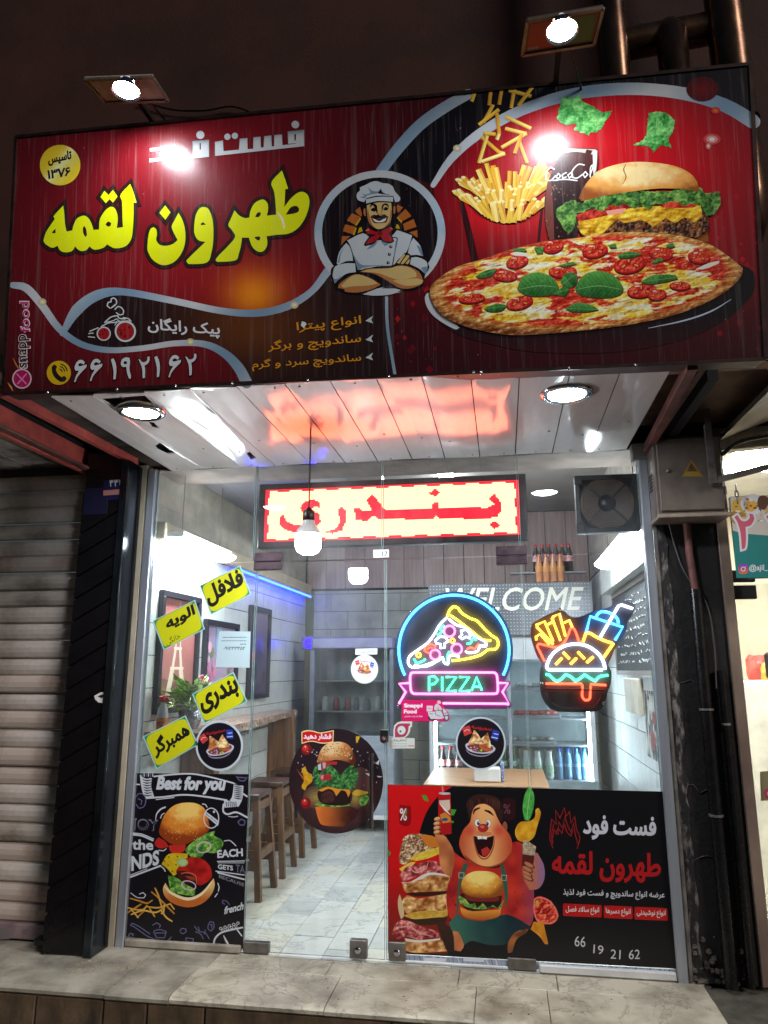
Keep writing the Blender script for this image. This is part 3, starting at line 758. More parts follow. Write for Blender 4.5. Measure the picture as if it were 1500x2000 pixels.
# upper facade, ducts, struts at the right ----------------------------
tag(MB().box((-7, -.50, 3.30), (5, .4, 8.5)).build('upper_wall', M_BROWN), 'dark brown rendered upper wall above the sign', 'wall')
wc_ = [tuple(onY(x, y, -.53)) for x, y in ((270, 196), (335, 214), (400, 216), (455, 208), (520, 226), (640, 212))]
tag(MB().tube([(q[0], -.53, q[1]) for q in smooth_loop(np.array([(c[0], c[2]) for c in wc_]), False, 4)], .006, 6).build('wall_cable', M_BLKPIPE), 'thin black cable sagging along the upper wall above the sign', 'cable')
M_DUCT = pm('duct_metal', (120, 90, 70), .28, .95, col2=(70, 52, 44), scale=7, stretch=(1, 1, .4), rvar=.12)
def at_y(x, y, Y): return np.array(onY(x, y, Y))
DY = -.92
def duct(name, label, path, r, rings=()):
    d = thing('duct', label, 'duct', path[0], 'brown metal flue ducts')
    MB().tube(path, r, 24).build('pipe', M_DUCT, d)
    for p, q in rings: MB().tube([p, q], r * 1.09, 24).build('collar', M_DUCT, d)
    return d
a = at_y(1202, 150, DY); b = at_y(1205, 60, DY); c = at_y(1205, -140, DY)
V3 = lambda p: np.array(p, float)
zc = at_y(1300, 75, DY)[2]
xA = a[0]
duct('d', 'upright duct at the left end of the flue run above the sign', [(xA, -.48, 3.84), (xA, DY + .12, 3.86), (xA, DY + .03, 3.92), (xA, DY, 4.02), (xA, DY, 7.0)], .085, [((xA, DY, 4.36), (xA, DY, 4.40)), ((xA, DY, 4.72), (xA, DY, 4.75))])
xB = at_y(1312, 110, DY - .02)[0]; xC = at_y(1420, 100, DY)[0]
duct('d', 'level duct joining the upright flue ducts', [(xA + .02, DY + .03, zc + .02), (xC, DY + .03, zc + .06)], .085)
duct('d', 'short mitred duct stub between the two tall ducts', [(xB, -.48, 3.86), (xB, DY + .1, 3.88), (xB, DY - .02, 3.95), (xB, DY - .05, 4.05), (xB, DY - .05, zc - .03), (xB + .01, DY + .02, zc + .05)], .08)
duct('d', 'upright duct at the right end with a collar over the sign corner', [(xC, -.48, 3.80), (xC, DY + .12, 3.82), (xC, DY, 3.89), (xC, DY - .03, 4.0), (xC, DY - .03, 7.0)], .098, [((xC, DY - .03, 4.44), (xC, DY - .03, 4.48))])
# steel under the sign's right end
ss = thing('bracket_frame', 'dusty steel bracket under the right end of the sign', 'bracket', (1.0, -.7, 2.9))
MB().bar(onZ(1352, 712, 2.95), onZ(1256, 893, 2.95), .045, .05).build('angle_bar', M_RUST, ss)
MB().bar(onZ(1375, 712, 2.99), onZ(1262, 880, 2.92), .03, .03).build('brace', M_RUST, ss)
MB().bar((.82, -.02, 2.93), (1.75, -.02, 2.99), .08, .10).build('cross_beam', M_STEELD, ss)
MB().bar((1.02, -1.1, 3.02), (1.02, .0, 3.02), .05, .12).build('side_beam', M_DARK, ss)
tag(MB().box((.80, -.85, 3.10), (1.72, -.05, 3.14)).build('canopy_board', pm('board_brown', (120, 84, 56), .7, col2=(60, 42, 34), scale=4)), 'brown board in the dark gap right of the soffit', 'board')

# right: sooty column with box and pipes ------------------------------
rc = thing('sooty_column', 'blackened peeling column between the two shops', 'column', (1.1, .1, 0))
MB().box((.930, -.015, 0), (1.262, .4, 3.02)).build('shaft', M_BLACKW, rc)
MB().box((.912, -.028, .0), (.934, .05, 2.97), .004).build('edge_trim', M_STEELD, rc)
m = MB(); zs = np.linspace(.05, 2.5, 34)
vs = []
for i, z in enumerate(zs):
    j = R.uniform(-.012, .012); vs += [(.936 + j * .4, -.017 - abs(j) * .8, z), (.985 + j, -.020 - R.uniform(0, .012), z)]
m.add(vs, [(2 * i, 2 * i + 1, 2 * i + 3, 2 * i + 2) for i in range(len(zs) - 1)], True)
m.build('peeling_paint', pm('peeling_paint', (120, 110, 106), .7, col2=(20, 16, 16), scale=16, stretch=(1.6, 1, .5), lo=.50, hi=.64, bump=.5, bscale=40), rc)
m = MB()
for i in range(60):
    c = (R.uniform(.94, 1.2), -.015, R.uniform(0, .26) * R.random()); s = R.uniform(.005, .022)
    m.lathe([(0, -s), (s * .9, -s * .3), (s * .7, s * .5), (0, s * .8)], c, 6, smooth=False)
m.build('broken_plaster', pm('plaster_bits', (100, 90, 78), .9, col2=(28, 24, 22), scale=20, bump=.4), rc)
# faint wiring cracks on the face
m = MB()
for z0 in (1.55, .98, .62):
    p = [(.94 + .3 * t, -.019, z0 + .02 * math.sin(t * 9 + z0 * 7) + .015 * R.uniform(-1, 1)) for t in np.linspace(0, 1, 9)]
    m.tube(p, .0025, 5)
m.build('loose_wire', pm('dusty_wire', (84, 76, 72), .8), rc)
tag(MB().box((1.275, -.03, 0), (1.335, .3, 2.62), .004).build('door_jamb', pm('taupe_stone', (150, 128, 112), .55, col2=(112, 92, 80), scale=5, stretch=(1, 1, .4), bump=.1)), 'taupe stone jamb of the shop at the right edge', 'jamb')
tag(MB().box((1.262, -.012, 0), (1.275, .3, 2.60)).build('jamb_gap', M_DARK), 'dark groove beside the taupe stone jamb', 'groove')
eb = thing('meter_box', 'grey-brown steel electrical box with a yellow warning triangle', 'electrical box', (1.09, -.12, 2.5))
MB().box((.905, -.22, 2.495), (1.290, -.02, 2.965), .006).build('body', M_BOXP, eb)
MB().box((.922, -.238, 2.515), (1.276, -.221, 2.95), .006).build('door', M_BOXP, eb)
MB().box((.900, -.246, 2.475), (1.296, -.02, 2.497), .004).build('drip_rail', pm('box_rail', (168, 150, 132), .5, col2=(120, 104, 92), scale=6), eb)
MB().lathe([(0, -.25), (.012, -.25), (.014, -.245), (.014, -.238)], (.978, 0, 2.752), 14, 'y').build('lock', M_STEELD, eb)
k = Ink(wallY(-.2385), .0008)
k.shape([smooth_loop(pts('1350,898 1374,931 1332,931'), True, 2)], (150, 118, 40)).shape([pts('1350,904 1369,929 1337,929')], (94, 72, 30)).shape([pts('1341,921 1364,921 1369,929 1337,929')], (160, 128, 48)).line(pts('1351,906 1347,913 1353,913 1349,919'), 2, (60, 40, 20), False)
k.build('warning_sticker', print_mat('print_matt', .5), eb)
for zz in (2.60, 2.86): MB().box((1.277, -.242, zz), (1.287, -.222, zz + .05), .002).build('hinge', M_STEELD, eb)
m = MB()
for i in range(5): m.box((.9028, -.15, 2.66 + i * .022), (.9046, -.07, 2.672 + i * .022))
m.build('vent_slots', M_DARK, eb)
def pipe(label, path, r, mat=M_BLKPIPE, bands=()):
    p = thing('drain_pipe', label, 'pipe', path[-1]); MB().tube(path, r, 16).build('tube', mat, p)
    for z in bands: MB().tube([(path[0][0], path[0][1], z), (path[0][0], path[0][1], z + .012)], r * 1.15, 16).build('clamp', M_STEELD, p)
pipe('thick glossy black pipe running down the sooty column', [(1.115, -.055, 2.08), (1.115, -.055, 0.0)], .034, bands=(1.40, .84))
pipe('thin black pipe right of the thick one on the sooty column', [(1.215, -.045, 1.62), (1.215, -.045, 0.0)], .022, bands=(1.32,))
pipe('rusty conduit rising from the thick pipe to the box', [(1.10, -.05, 2.48), (1.10, -.05, 2.30), (1.115, -.055, 2.06)], .022, M_RUST)
cb = [(1.0, -.05, 2.48), (1.03, -.045, 2.3), (1.075, -.04, 2.16), (1.17, -.05, 2.0), (1.19, -.05, 1.75), (1.18, -.05, 1.52)]
tag(MB().tube([(q[0], -.048, q[1]) for q in smooth_loop(np.array([(c[0], c[2]) for c in cb]), False, 5)], .0045, 6).build('loose_cable', pm('cable', (90, 80, 80), .6)), 'thin loose cable hanging below the electrical box', 'cable')
# hanging bar and hook for the neighbour's sign
hb = thing('hanger_bracket', 'dark steel hanger post and arm holding the teal sign', 'bracket', (1.2, -.28, 2.6))
MB().bar((1.205, -.28, 3.10), (1.205, -.28, 2.655), .035, .035, (1, 0, 0)).build('post', M_STEELD, hb)
MB().bar((1.19, -.28, 2.665), (1.75, -.28, 2.80), .02, .035).build('arm', M_STEELD, hb)
m = MB()
for i in range(3): m.tube([(1.325 + .010 * math.cos(t) * (1 if i % 2 else .4), -.28 + .010 * math.cos(t) * (.4 if i % 2 else 1), 2.625 - i * .034 + .022 * math.sin(t)) for t in np.linspace(0, 6.283, 13)], .004, 6, cap=False)
m.build('chain', M_STEELD, hb)
MB().tube([(q[0], -.22, q[1]) for q in smooth_loop(np.array([(1.22, 2.86), (1.28, 2.84), (1.36, 2.90), (1.46, 2.93), (1.8, 2.97)]), False, 5)], .012, 8).build('cable', M_BLKPIPE, hb)
# ================================================================== lamps
COOL = (238, 246, 255)
def sign_lamp(c, corners, label, plate_mat, pic=None):
    """square plate carrying a bright bulb, on an arm from the wall"""
    zt = c[2] + .045
    q = [np.array(onZ(*p, zt)) for p in corners]
    t = thing('sign_lamp', label, 'lamp', tuple(c), 'lamps above the sign')
    lo = [tuple(p) for p in q]; hi = [(p[0], p[1], p[2] + .016) for p in q]
    MB().hexa(lo + hi).build('plate', plate_mat, t)
    fr = MB()
    for i in range(4):
        a, b = q[i], q[(i + 1) % 4]; fr.bar(a + [0, 0, -.002], b + [0, 0, -.002], .014, .012)
    fr.build('frame', M_STEELD, t)
    MB().lathe([(.030, .04), (.038, .02), (.046, .0), (.056, -.016), (.066, -.022)], c, 28, cap=False).build('reflector', M_CHROME, t)
    MB().lathe([(0, -.030), (.025, -.028), (.042, -.022), (.053, -.014)], c, 28, cap=False).build('bulb_face', em('sign_bulb', COOL, SIGNL), t)
    m = sum(q) / 4
    MB().bar((m[0], m[1] - .02, zt + .022), (m[0], -.50, zt + .10), .022, .022).build('arm', M_DARK, t)
    MB().tube([(m[0] + .03, m[1], zt + .03), (m[0] + .08, m[1] + .2, zt + .01), (m[0] + .16, m[1] + .5, zt - .02), (m[0] + .2, -.52, zt + .04)], .006, 6).build('cable', M_BLKPIPE, t)
    if pic is not None:
        k = Ink(Plane((0, 0, zt - .0006), (1, 0, 0), (0, -1, 0)), .0004)
        for s_, col in pic: k.shape([pts(s_)], col)
        k.build('old_print', print_mat('print_matt', .5), t)
    return t
SIGNL = 300.0
L1 = np.array([-1.695, -1.788, 4.349]); L2 = np.array([.326, -1.913, 4.233])
sign_lamp(L1, [(207, 200), (328, 196), (298, 150), (165, 155)], 'bright bulb on a square dark plate above the left half of the sign', pm('plate_dark', (190, 180, 168), .5, col2=(140, 130, 120), scale=8))
sign_lamp(L2, [(1020, 107), (1160, 85), (1178, 15), (1030, 40)], 'bright bulb on a red and green plate above the right half of the sign', pm('plate_brown', (110, 84, 60), .5, col2=(80, 60, 44), scale=8),
          [('1026,102 1156,80 1172,22 1034,45', (90, 60, 40)), ('1030,98 1092,88 1096,38 1036,48', (150, 46, 36)), ('1092,88 1152,78 1164,28 1096,38', (60, 110, 52)), ('1030,98 1050,95 1052,90 1031,93', (120, 120, 150))])
def bulb(name, label, p, cordtop, s=1.0):
    """wide cylindrical LED bulb hanging on a flex"""
    t = thing(name, label, 'lamp', tuple(p))
    x, y, z = p
    MB().lathe([(0, -.075 * s), (.035 * s, -.073 * s), (.058 * s, -.060 * s), (.068 * s, -.040 * s), (.070 * s, -.018 * s), (.070 * s, .035 * s)], p, 28, cap=False).build('diffuser', em('bulb_glow', COOL, BULB), t)
    MB().lathe([(.0705 * s, .035 * s), (.068 * s, .047 * s), (.050 * s, .075 * s), (.034 * s, .095 * s), (.030 * s, .115 * s)], p, 28, cap=False).build('neck', M_WHITE, t)
    MB().lathe([(.031 * s, .112 * s), (.034 * s, .118 * s), (.032 * s, .165 * s), (.012 * s, .18 * s), (.006, .19 * s)], p, 20).build('socket', pm('socket_dark', (52, 24, 26), .4), t)
    MB().tube([(x, y, z + .185 * s), (x, y, cordtop)], .0045, 8).build('flex', pm('flex_dark', (60, 36, 36), .6), t)
    return t
BULB = 220.0
pb = onZ(607, 836, SZ); pz = onY(604, 1056, pb[1])
bulb('pendant_bulb', 'large bare bulb on a flex in front of the red LED board', (pb[0], pb[1], pz[2]), SZ)
def batten(label, a, b, w=.11):
    t = thing('batten_light', label, 'lamp', tuple((np.array(a) + np.array(b)) / 2), 'battens along the side walls')
    a = np.array(a, float); b = np.array(b, float)
    MB().bar(a + [0, 0, .035], b + [0, 0, .035], w * .6, .04).build('housing', M_WHITE, t)
    n = 12; vs = []
    for p in (a, b):
        for k in range(n + 1):
            q = math.pi * k / n; vs.append((p[0] + w / 2 * math.cos(q), p[1], p[2] + .014 - .045 * math.sin(q)))
    m = MB(); m.add(vs, [(k, k + 1, n + 2 + k, n + 1 + k) for k in range(n)], True); m.add(vs[:n + 1], [tuple(range(n + 1))]); m.add(vs[n + 1:], [tuple(range(n, -1, -1))])
    m.build('diffuser', em('batten_glow', (240, 247, 255), BATTEN), t)
    MB().tube([(a[0], a[1] + .1, a[2] + .05), (a[0], a[1] + .1, 3.45)], .003, 5).build('hanging_wire', M_STEELD, t)
    MB().tube([(b[0], b[1] - .1, b[2] + .05), (b[0], b[1] - .1, 3.45)], .003, 5).build('hanging_wire', M_STEELD, t)
BATTEN = 90.0
batten('blazing batten light near the left wall behind the glass', (-2.20, .10, 2.50), (-2.20, 1.0, 2.50), .20)
batten('blazing batten light near the right wall behind the glass', (.86, .10, 2.46), (.86, 1.6, 2.46), .20)
_c = onY(868, 920, 1.7)
batten('ceiling batten light glimpsed just above the LED board', (_c[0], 1.3, _c[2]), (_c[0], 2.3, _c[2]), .14)

# ================================================================== LED board
led = thing('led_board', 'red scrolling LED board with dark letters behind the upper glass', 'led board', (-.70, .05, 2.41))
LP = wallY(.030)
qd = [onY(505, 942, .03), onY(1028, 929, .03), onY(1031, 1060, .03), onY(504, 1067, .03)]
lx0, lx1 = (qd[0][0] + qd[3][0]) / 2, (qd[1][0] + qd[2][0]) / 2; lz0, lz1 = (qd[2][2] + qd[3][2]) / 2, (qd[0][2] + qd[1][2]) / 2
MB().box((lx0, .032, lz0), (lx1, .10, lz1), .004).build('housing', pm('led_housing', (34, 4, 14), .4, col2=(26, 3, 10)), led)
MB().box((lx0 + .018, .0305, lz0 + .018), (lx1 - .018, .0318, lz1 - .018)).build('front_sheet', pm('led_sheet', (58, 2, 12), .5, col2=(48, 2, 10)), led)
def zp(s): return pts(s, 450, 720, 2.5)
LET = [zp(q) for q in (
    "740,690 985,680 990,650 1015,650 1015,680 1255,678 1290,660 1262,635 1290,612 1320,650 1325,695 1300,725 1240,733 1020,733 1005,720 990,735 760,735 745,738",
    "665,640 695,612 730,655 760,690 760,735 720,735 700,718 665,745 610,738 605,680 630,678 645,695 690,692",
    "525,690 545,672 567,700 565,745 545,790 500,805 462,800 515,780 535,745",
    "240,725 258,712 275,745 310,762 380,764 410,745 400,722 360,708 338,682 358,652 400,638 437,652 440,682 410,672 395,690 437,712 440,752 400,788 330,803 268,787 240,760",
    "968,607 1000,588 1022,605 1000,627", "1260,762 1290,743 1318,765 1290,785")]
def inside(p, poly):
    x, y = p; c = False; n = len(poly)
    for i in range(n):
        (x1, y1), (x2, y2) = poly[i], poly[i - 1]
        if (y1 > y) != (y2 > y) and x < (x2 - x1) * (y - y1) / (y2 - y1) + x1: c = not c
    return c
NX, NZ = 160, 36
ax0, ax1 = lx0 + .045, lx1 - .045; az0, az1 = lz0 + .04, lz1 - .04
px_, pz_ = (ax1 - ax0) / NX, (az1 - az0) / NZ
mw, mr = MB(), MB(); FW = ROT.T
for i in range(NX):
    for j in range(NZ):
        X = ax0 + (i + .5) * px_; Z = az0 + (j + .5) * pz_
        d = FW @ (np.array([X, .03, Z]) - CAM); p = (750 + FPX * d[0] / d[2], 1000 + FPX * d[1] / d[2])
        top = NZ - 2 - (1 if (i // 8) % 2 else 0); bot = 1 + (1 if (i // 8) % 2 == 0 else 0)
        edge = i < 2 or i > NX - 3 or j > top or j < bot or ((i == 2 or i == NX - 3) and (j // 6) % 2)
        red = edge or any(inside(p, q) for q in LET)
        r = (.46 if not red else .36); a, b = px_ * r, pz_ * r
        (mr if red else mw).add([(X - a, .029, Z - b), (X + a, .029, Z - b), (X + a, .029, Z + b), (X - a, .029, Z + b)], [(0, 1, 2, 3)])
def led_mat(name, col, s):
    m, nt, b = _new(name); b.inputs['Base Color'].default_value = (.02, .0, .0, 1); b.inputs['Emission Color'].default_value = (*col, 1)
    b.inputs['Emission Strength'].default_value = s; return m
tag(mw.build('lit_dots', led_mat('led_amber', (1.0, .17, .08), 9.5), led), kind='stuff')
tag(mr.build('red_dots', led_mat('led_red', (1.0, .004, .03), 2.2), led), kind='stuff')

# ================================================================== extractor fan behind the upper glass
fan = thing('extractor_fan', 'dark square extractor fan set in the upper right glass', 'fan', onY(1187, 985, .04))
fx0, fz0 = onY(1128, 1042, .03)[[0, 2]]; fx1, fz1 = onY(1242, 926, .03)[[0, 2]]; fc = ((fx0 + fx1) / 2, .03, (fz0 + fz1) / 2); fr = (fx1 - fx0) * .44
M_FAN = pm('fan_black', (40, 30, 32), .4, col2=(26, 19, 21), scale=12)
m = MB()
for a, b in (((fx0, fz0), (fx1, fz0 + .03)), ((fx0, fz1 - .03), (fx1, fz1)), ((fx0, fz0 + .03), (fx0 + .025, fz1 - .03)), ((fx1 - .025, fz0 + .03), (fx1, fz1 - .03))):
    m.box((a[0], .012, a[1]), (b[0], .09, b[1]), .003)
m.build('frame', M_FAN, fan)
for sx, sz in ((fx0 - .004, fz0), (fx0 - .004, fz1 - .06)): MB().box((sx, -.004 + .01, sz), (sx + .05, .03, sz + .06), .006).build('corner_lug', M_FAN, fan)
MB().lathe([(fr * 1.02, .02), (fr * 1.02, .09)], (fc[0], 0, fc[2]), 40, 'y', cap=False).build('duct_ring', M_FAN, fan)
MB().box((fx0 + .01, .088, fz0 + .01), (fx1 - .01, .095, fz1 - .01)).build('shutter_plate', M_FAN, fan)
for i in range(11):
    r = fr * (.36 + .6 * i / 10)
    MB().tube([(fc[0] + r * math.cos(t), .018, fc[2] + r * math.sin(t)) for t in np.linspace(0, 2 * math.pi, 41)], .0046, 5, cap=False).build('grille_ring', pm('grille_wire', (150, 124, 112), .4, .3), fan)
m = MB()
for k in range(4):
    t = math.pi / 4 + k * math.pi / 2; m.bar((fc[0] + fr * .3 * math.cos(t), .024, fc[2] + fr * .3 * math.sin(t)), (fc[0] + fr * math.cos(t), .024, fc[2] + fr * math.sin(t)), .012, .02, (0, 1, 0))
m.build('spider', M_FAN, fan)
MB().lathe([(0, .012), (fr * .28, .013), (fr * .33, .022), (fr * .33, .07)], (fc[0], 0, fc[2]), 28, 'y', cap=False).build('hub', M_FAN, fan)
for k in range(5):
    t = k * 2 * math.pi / 5; u = np.array([math.cos(t), 0, math.sin(t)]); v = np.array([-math.sin(t), 0, math.cos(t)]); c = np.array([fc[0], .065, fc[2]])
    q = [c + u * fr * .3 - v * .02 + [0, -.01, 0], c + u * fr * .92 - v * .055 + [0, -.012, 0], c + u * fr * .95 + v * .04 + [0, .02, 0], c + u * fr * .3 + v * .03 + [0, .012, 0]]
    MB().add(q + [p + np.array([0, .003, 0]) for p in q], [(0, 1, 2, 3), (7, 6, 5, 4), (0, 4, 5, 1), (1, 5, 6, 2), (2, 6, 7, 3), (3, 7, 4, 0)]).build('blade', M_FAN, fan)

# ================================================================== neon signs just inside the glass
NPL = wallY(.030)
def neon_on(parent, name, path, col, w=4.2, closed=False, smooth=True, halo=None, s=1.0):
    """a lit silicone neon tube on a dark backing: bright core in a coloured sleeve"""
    p = smooth_loop(path, closed, 4) if smooth else np.asarray(path, float)
    if closed: p = np.vstack([p, p[:1], p[1:2]])
    uv = NPL.uv(p); W = [NPL.p + a * NPL.u + b * NPL.v + NPL.n * .019 for a, b in uv]
    r = w / FPX * 4.75 / 2
    o = MB().tube(W, r, 6).build(name, NE(col, 'core'), parent)
    return o
NEON = 7.0
_NEC = {'blue': ((.10, .60, 1.0), (.0, .18, .80)), 'cyan': ((.04, .36, 1.0), (.0, .25, .85)), 'white': ((.55, .66, .80), (.16, .20, .30)), 'yellow': ((1.0, .80, .03), (.50, .45, .0)),
        'pink': ((1.0, .10, .55), (.62, .0, .32)), 'green': ((.04, 1.0, .42), (.0, .34, .16)), 'red': ((1.0, .05, .02), (.55, .0, .01)), 'amber': ((1.0, .40, .03), (.55, .16, .0)), 'off': ((.42, .20, .19), (.05, .015, .015))}
def NE(col, kind):
    n = 'neon_%s_%s' % (col, kind)
    if n in MATS: return MATS[n]
    m, nt, b = _new(n); c = _NEC[col][0 if kind == 'core' else 1]
    b.inputs['Base Color'].default_value = (c[0] * .5, c[1] * .5, c[2] * .5, 1)
    b.inputs['Emission Color'].default_value = (*c, 1)
    b.inputs['Emission Strength'].default_value = (.0 if col == 'off' else NEON)
    b.inputs['Roughness'].default_value = .4
    MATS[n] = m; return m
M_ACR = pm('smoked_acrylic', (104, 98, 110), .35, col2=(92, 86, 98), scale=3)
def board(parent, loop):
    V, F = fill([smooth_loop(loop, True, 5)])
    uv = NPL.uv(V); n = len(V)
    f = [NPL.p + a * NPL.u + b * NPL.v + NPL.n * .003 for a, b in uv]; bk = [q - NPL.n * .006 for q in f]
    fs = [tuple(t[::-1]) if np.cross(V[t[1]] - V[t[0]], V[t[2]] - V[t[0]]) > 0 else tuple(t) for t in F]
    ed = {(t[q], t[(q + 1) % 3]) for t in fs for q in range(3)}
    MB().add(f + bk, [t for t in fs] + [tuple(v + n for v in t[::-1]) for t in fs] + [(a, a + n, b + n, b) for a, b in ed if (b, a) not in ed]).build('backing', M_ACR, parent)
def Zb(s): return pts(s, 560, 1080, 3.409)
pz = thing('neon_sign', 'round pizza neon sign with a blue arc and a pink PIZZA ribbon', 'neon sign', onY(887, 1380, .03), 'neon signs in the window')
t = np.radians(np.linspace(143, 397, 34)); arcb = np.stack([1115 + 392 * np.cos(t), 650 + 392 * np.sin(t)], 1)
board(pz, np.vstack([Zb(' '.join('%.1f,%.1f' % tuple(q) for q in arcb)), Zb("1480,850 1490,870 1455,930 1500,1010 1480,1035 760,1035 735,1010 775,930 735,860 800,835")]))
t = np.radians(np.linspace(153, 387, 40)); neon_on(pz, 'arc_tube', Zb(' '.join('%.1f,%.1f' % (1115 + 366 * math.cos(q), 648 + 366 * math.sin(q)) for q in t)), 'cyan', 5.0, smooth=False)
neon_on(pz, 'crust_tube', Zb("1070,425 1085,385 1110,360 1140,368 1165,400 1220,435 1270,455 1320,510 1365,550 1400,575 1408,610 1390,640 1340,645 1290,680 1200,705 1100,718"), 'yellow')
neon_on(pz, 'crust_tube', Zb("1090,415 1140,450 1230,520 1300,575 1360,585"), 'yellow')
neon_on(pz, 'slice_tube', Zb("1070,430 1020,480 985,540 940,600 870,650 820,690 812,735 840,762 900,755 960,735 1010,715"), 'white')
neon_on(pz, 'slice_tube', Zb("1080,440 1130,480 1200,500 1240,545 1320,590 1330,620 1285,620 1270,655 1215,665 1190,655"), 'white')
neon_on(pz, 'slice_tube', Zb("850,750 930,755 1000,722 1040,695 1050,730 1075,742 1080,700 1100,680 1150,690"), 'white')
for cx, cy, r in ((1085, 522, 36), (990, 678, 32), (1133, 640, 34)): neon_on(pz, 'salami_tube', Zb(' '.join('%.1f,%.1f' % (cx + r * math.cos(a), cy + r * math.sin(a)) for a in np.linspace(0, 6.283, 14)[:-1])), 'pink', 3.8, True)
for cx, cy, r in ((1105, 585, 14), (880, 680, 14)): neon_on(pz, 'olive_tube', Zb(' '.join('%.1f,%.1f' % (cx + r * math.cos(a), cy + r * math.sin(a)) for a in np.linspace(0, 6.283, 9)[:-1])), 'amber', 3.2, True)
neon_on(pz, 'tomato_tube', Zb("920,650 930,622 960,610 990,620 980,650 945,665"), 'red', 3.6, True); neon_on(pz, 'tomato_tube', Zb("935,645 955,630 975,635"), 'red', 3.2)
neon_on(pz, 'mushroom_tube', Zb("990,585 1020,560 1060,565 1075,590 1050,605 1055,630 1025,635 1025,605 1000,605"), 'white', 3.6, True)
neon_on(pz, 'mushroom_tube', Zb("1160,520 1195,510 1220,540 1220,570 1195,560 1170,575 1150,560 1170,545"), 'white', 3.6, True)
neon_on(pz, 'leaf_tube', Zb("1050,485 1025,500 1030,530 1005,550"), 'green', 3.4); neon_on(pz, 'leaf_tube', Zb("850,705 865,735 910,720 925,705"), 'green', 3.4); neon_on(pz, 'leaf_tube', Zb("1265,580 1240,570 1225,600 1200,605"), 'green', 3.4)
neon_on(pz, 'pepper_tube', Zb("1200,640 1230,630 1250,640 1280,605"), 'red', 3.2); neon_on(pz, 'leaf_tube', Zb("1085,655 1070,690 1080,725"), 'green', 3.4)
neon_on(pz, 'ribbon_tube', Zb("830,800 850,796 1370,796 1392,803 1402,830 1406,915 1398,935 1375,937 860,937 838,930 828,905 824,830"), 'pink', 4.4, True)
neon_on(pz, 'ribbon_tube', Zb("825,865 752,870 795,925 750,1003"), 'pink', 4.4, smooth=False); neon_on(pz, 'ribbon_tube', Zb("1405,865 1473,866 1436,925 1480,1003 1040,1000"), 'pink', 4.4, smooth=False)
for s_ in ("950,918 950,824 985,822 1008,845 985,872 952,875", "1037,824 1037,918", "1062,826 1130,826 1066,918 1132,918", "1150,826 1216,826 1152,918 1222,918", "1232,915 1265,826 1300,913", "1245,890 1288,890"):
    neon_on(pz, 'letter_tube', Zb(s_), 'green', 3.8, smooth=False)
def Zn(s): return pts(s, 960, 1080, 4.167)
bz = thing('neon_sign', 'burger, fries and soft drink neon sign in the right pane', 'neon sign', onY(1120, 1388, .03), 'neon signs in the window')
board(bz, Zn("325,590 350,560 540,465 590,475 640,515 700,522 770,500 850,465 960,440 1010,390 1060,385 1150,410 1170,450 1150,500 1105,560 1100,620 1040,720 1000,790 970,860 950,910 975,970 970,1060 945,1130 930,1200 890,1270 820,1292 560,1292 470,1260 410,1170 392,1060 395,960 410,900 370,840 335,740 318,660"))
neon_on(bz, 'straw_tube', Zn("880,690 1030,432 1055,425 1145,455"), 'white', 5, smooth=False)
neon_on(bz, 'cup_tube', Zn("768,645 800,518 1065,605 1002,710"), 'cyan', 5, smooth=False); neon_on(bz, 'cup_tube', Zn("845,530 865,495 900,480 960,492 1015,530 1030,575"), 'cyan', 5)
neon_on(bz, 'drink_tube', Zn("742,725 765,655 800,655 850,685 930,720 990,735 910,850"), 'amber', 5)
neon_on(bz, 'fry_tube', Zn("500,745 365,600 360,590 430,558 500,720"), 'amber', 4.6, smooth=False); neon_on(bz, 'fry_tube', Zn("365,710 360,685 395,660 470,745"), 'amber', 4.6, smooth=False)
neon_on(bz, 'fry_tube', Zn("455,585 492,565 500,520 550,495 600,680"), 'amber', 4.6, smooth=False); neon_on(bz, 'fry_tube', Zn("490,530 560,715"), 'amber', 4.6, smooth=False)
neon_on(bz, 'fry_tube', Zn("590,570 630,550 655,605"), 'amber', 4.6, smooth=False)
neon_on(bz, 'carton_tube', Zn("430,882 370,760 385,742 430,750 520,768 580,740 620,670 640,615 665,612 685,650 712,730"), 'red', 4.2)
neon_on(bz, 'bun_tube', Zn("900,950 460,950 448,925 470,860 520,800 600,755 690,742 780,760 860,815 905,880 922,948"), 'white', 5.5)
for s_ in ("580,808 632,862", "700,805 755,862", "520,908 572,855", "640,905 690,855", "772,893 825,845"): neon_on(bz, 'seed_tube', Zn(s_), 'amber', 5, smooth=False)
neon_on(bz, 'lettuce_tube', Zn("440,988 470,995 520,1040 560,1030 600,990 640,1005 680,1042 720,1020 755,990 800,1020 840,1042 880,1005 945,995"), 'green', 4.6)
neon_on(bz, 'sauce_tube', Zn("440,1063 728,1065 738,1090 735,1160 750,1190 770,1198 795,1185 800,1150 805,1068 930,1076"), 'red', 4.2)
neon_on(bz, 'patty_tube', Zn("440,1105 905,1118 912,1130 880,1200 840,1245 780,1254 600,1252 520,1230 470,1180 432,1112"), 'off', 4.2)
for par, sp in ((pz, ((805, 1195), (965, 1188), (778, 1379), (992, 1379))), (bz, ((1094, 1190), (1231, 1174), (1058, 1335), (1178, 1373)))):
    for q in sp:
        c = onY(q[0], q[1], .03); MB().lathe([(0, -.0), (.008, .002), (.009, .006), (.009, .026)], (c[0], .004, c[2]), 10, 'y').build('standoff', M_CHROME, par)

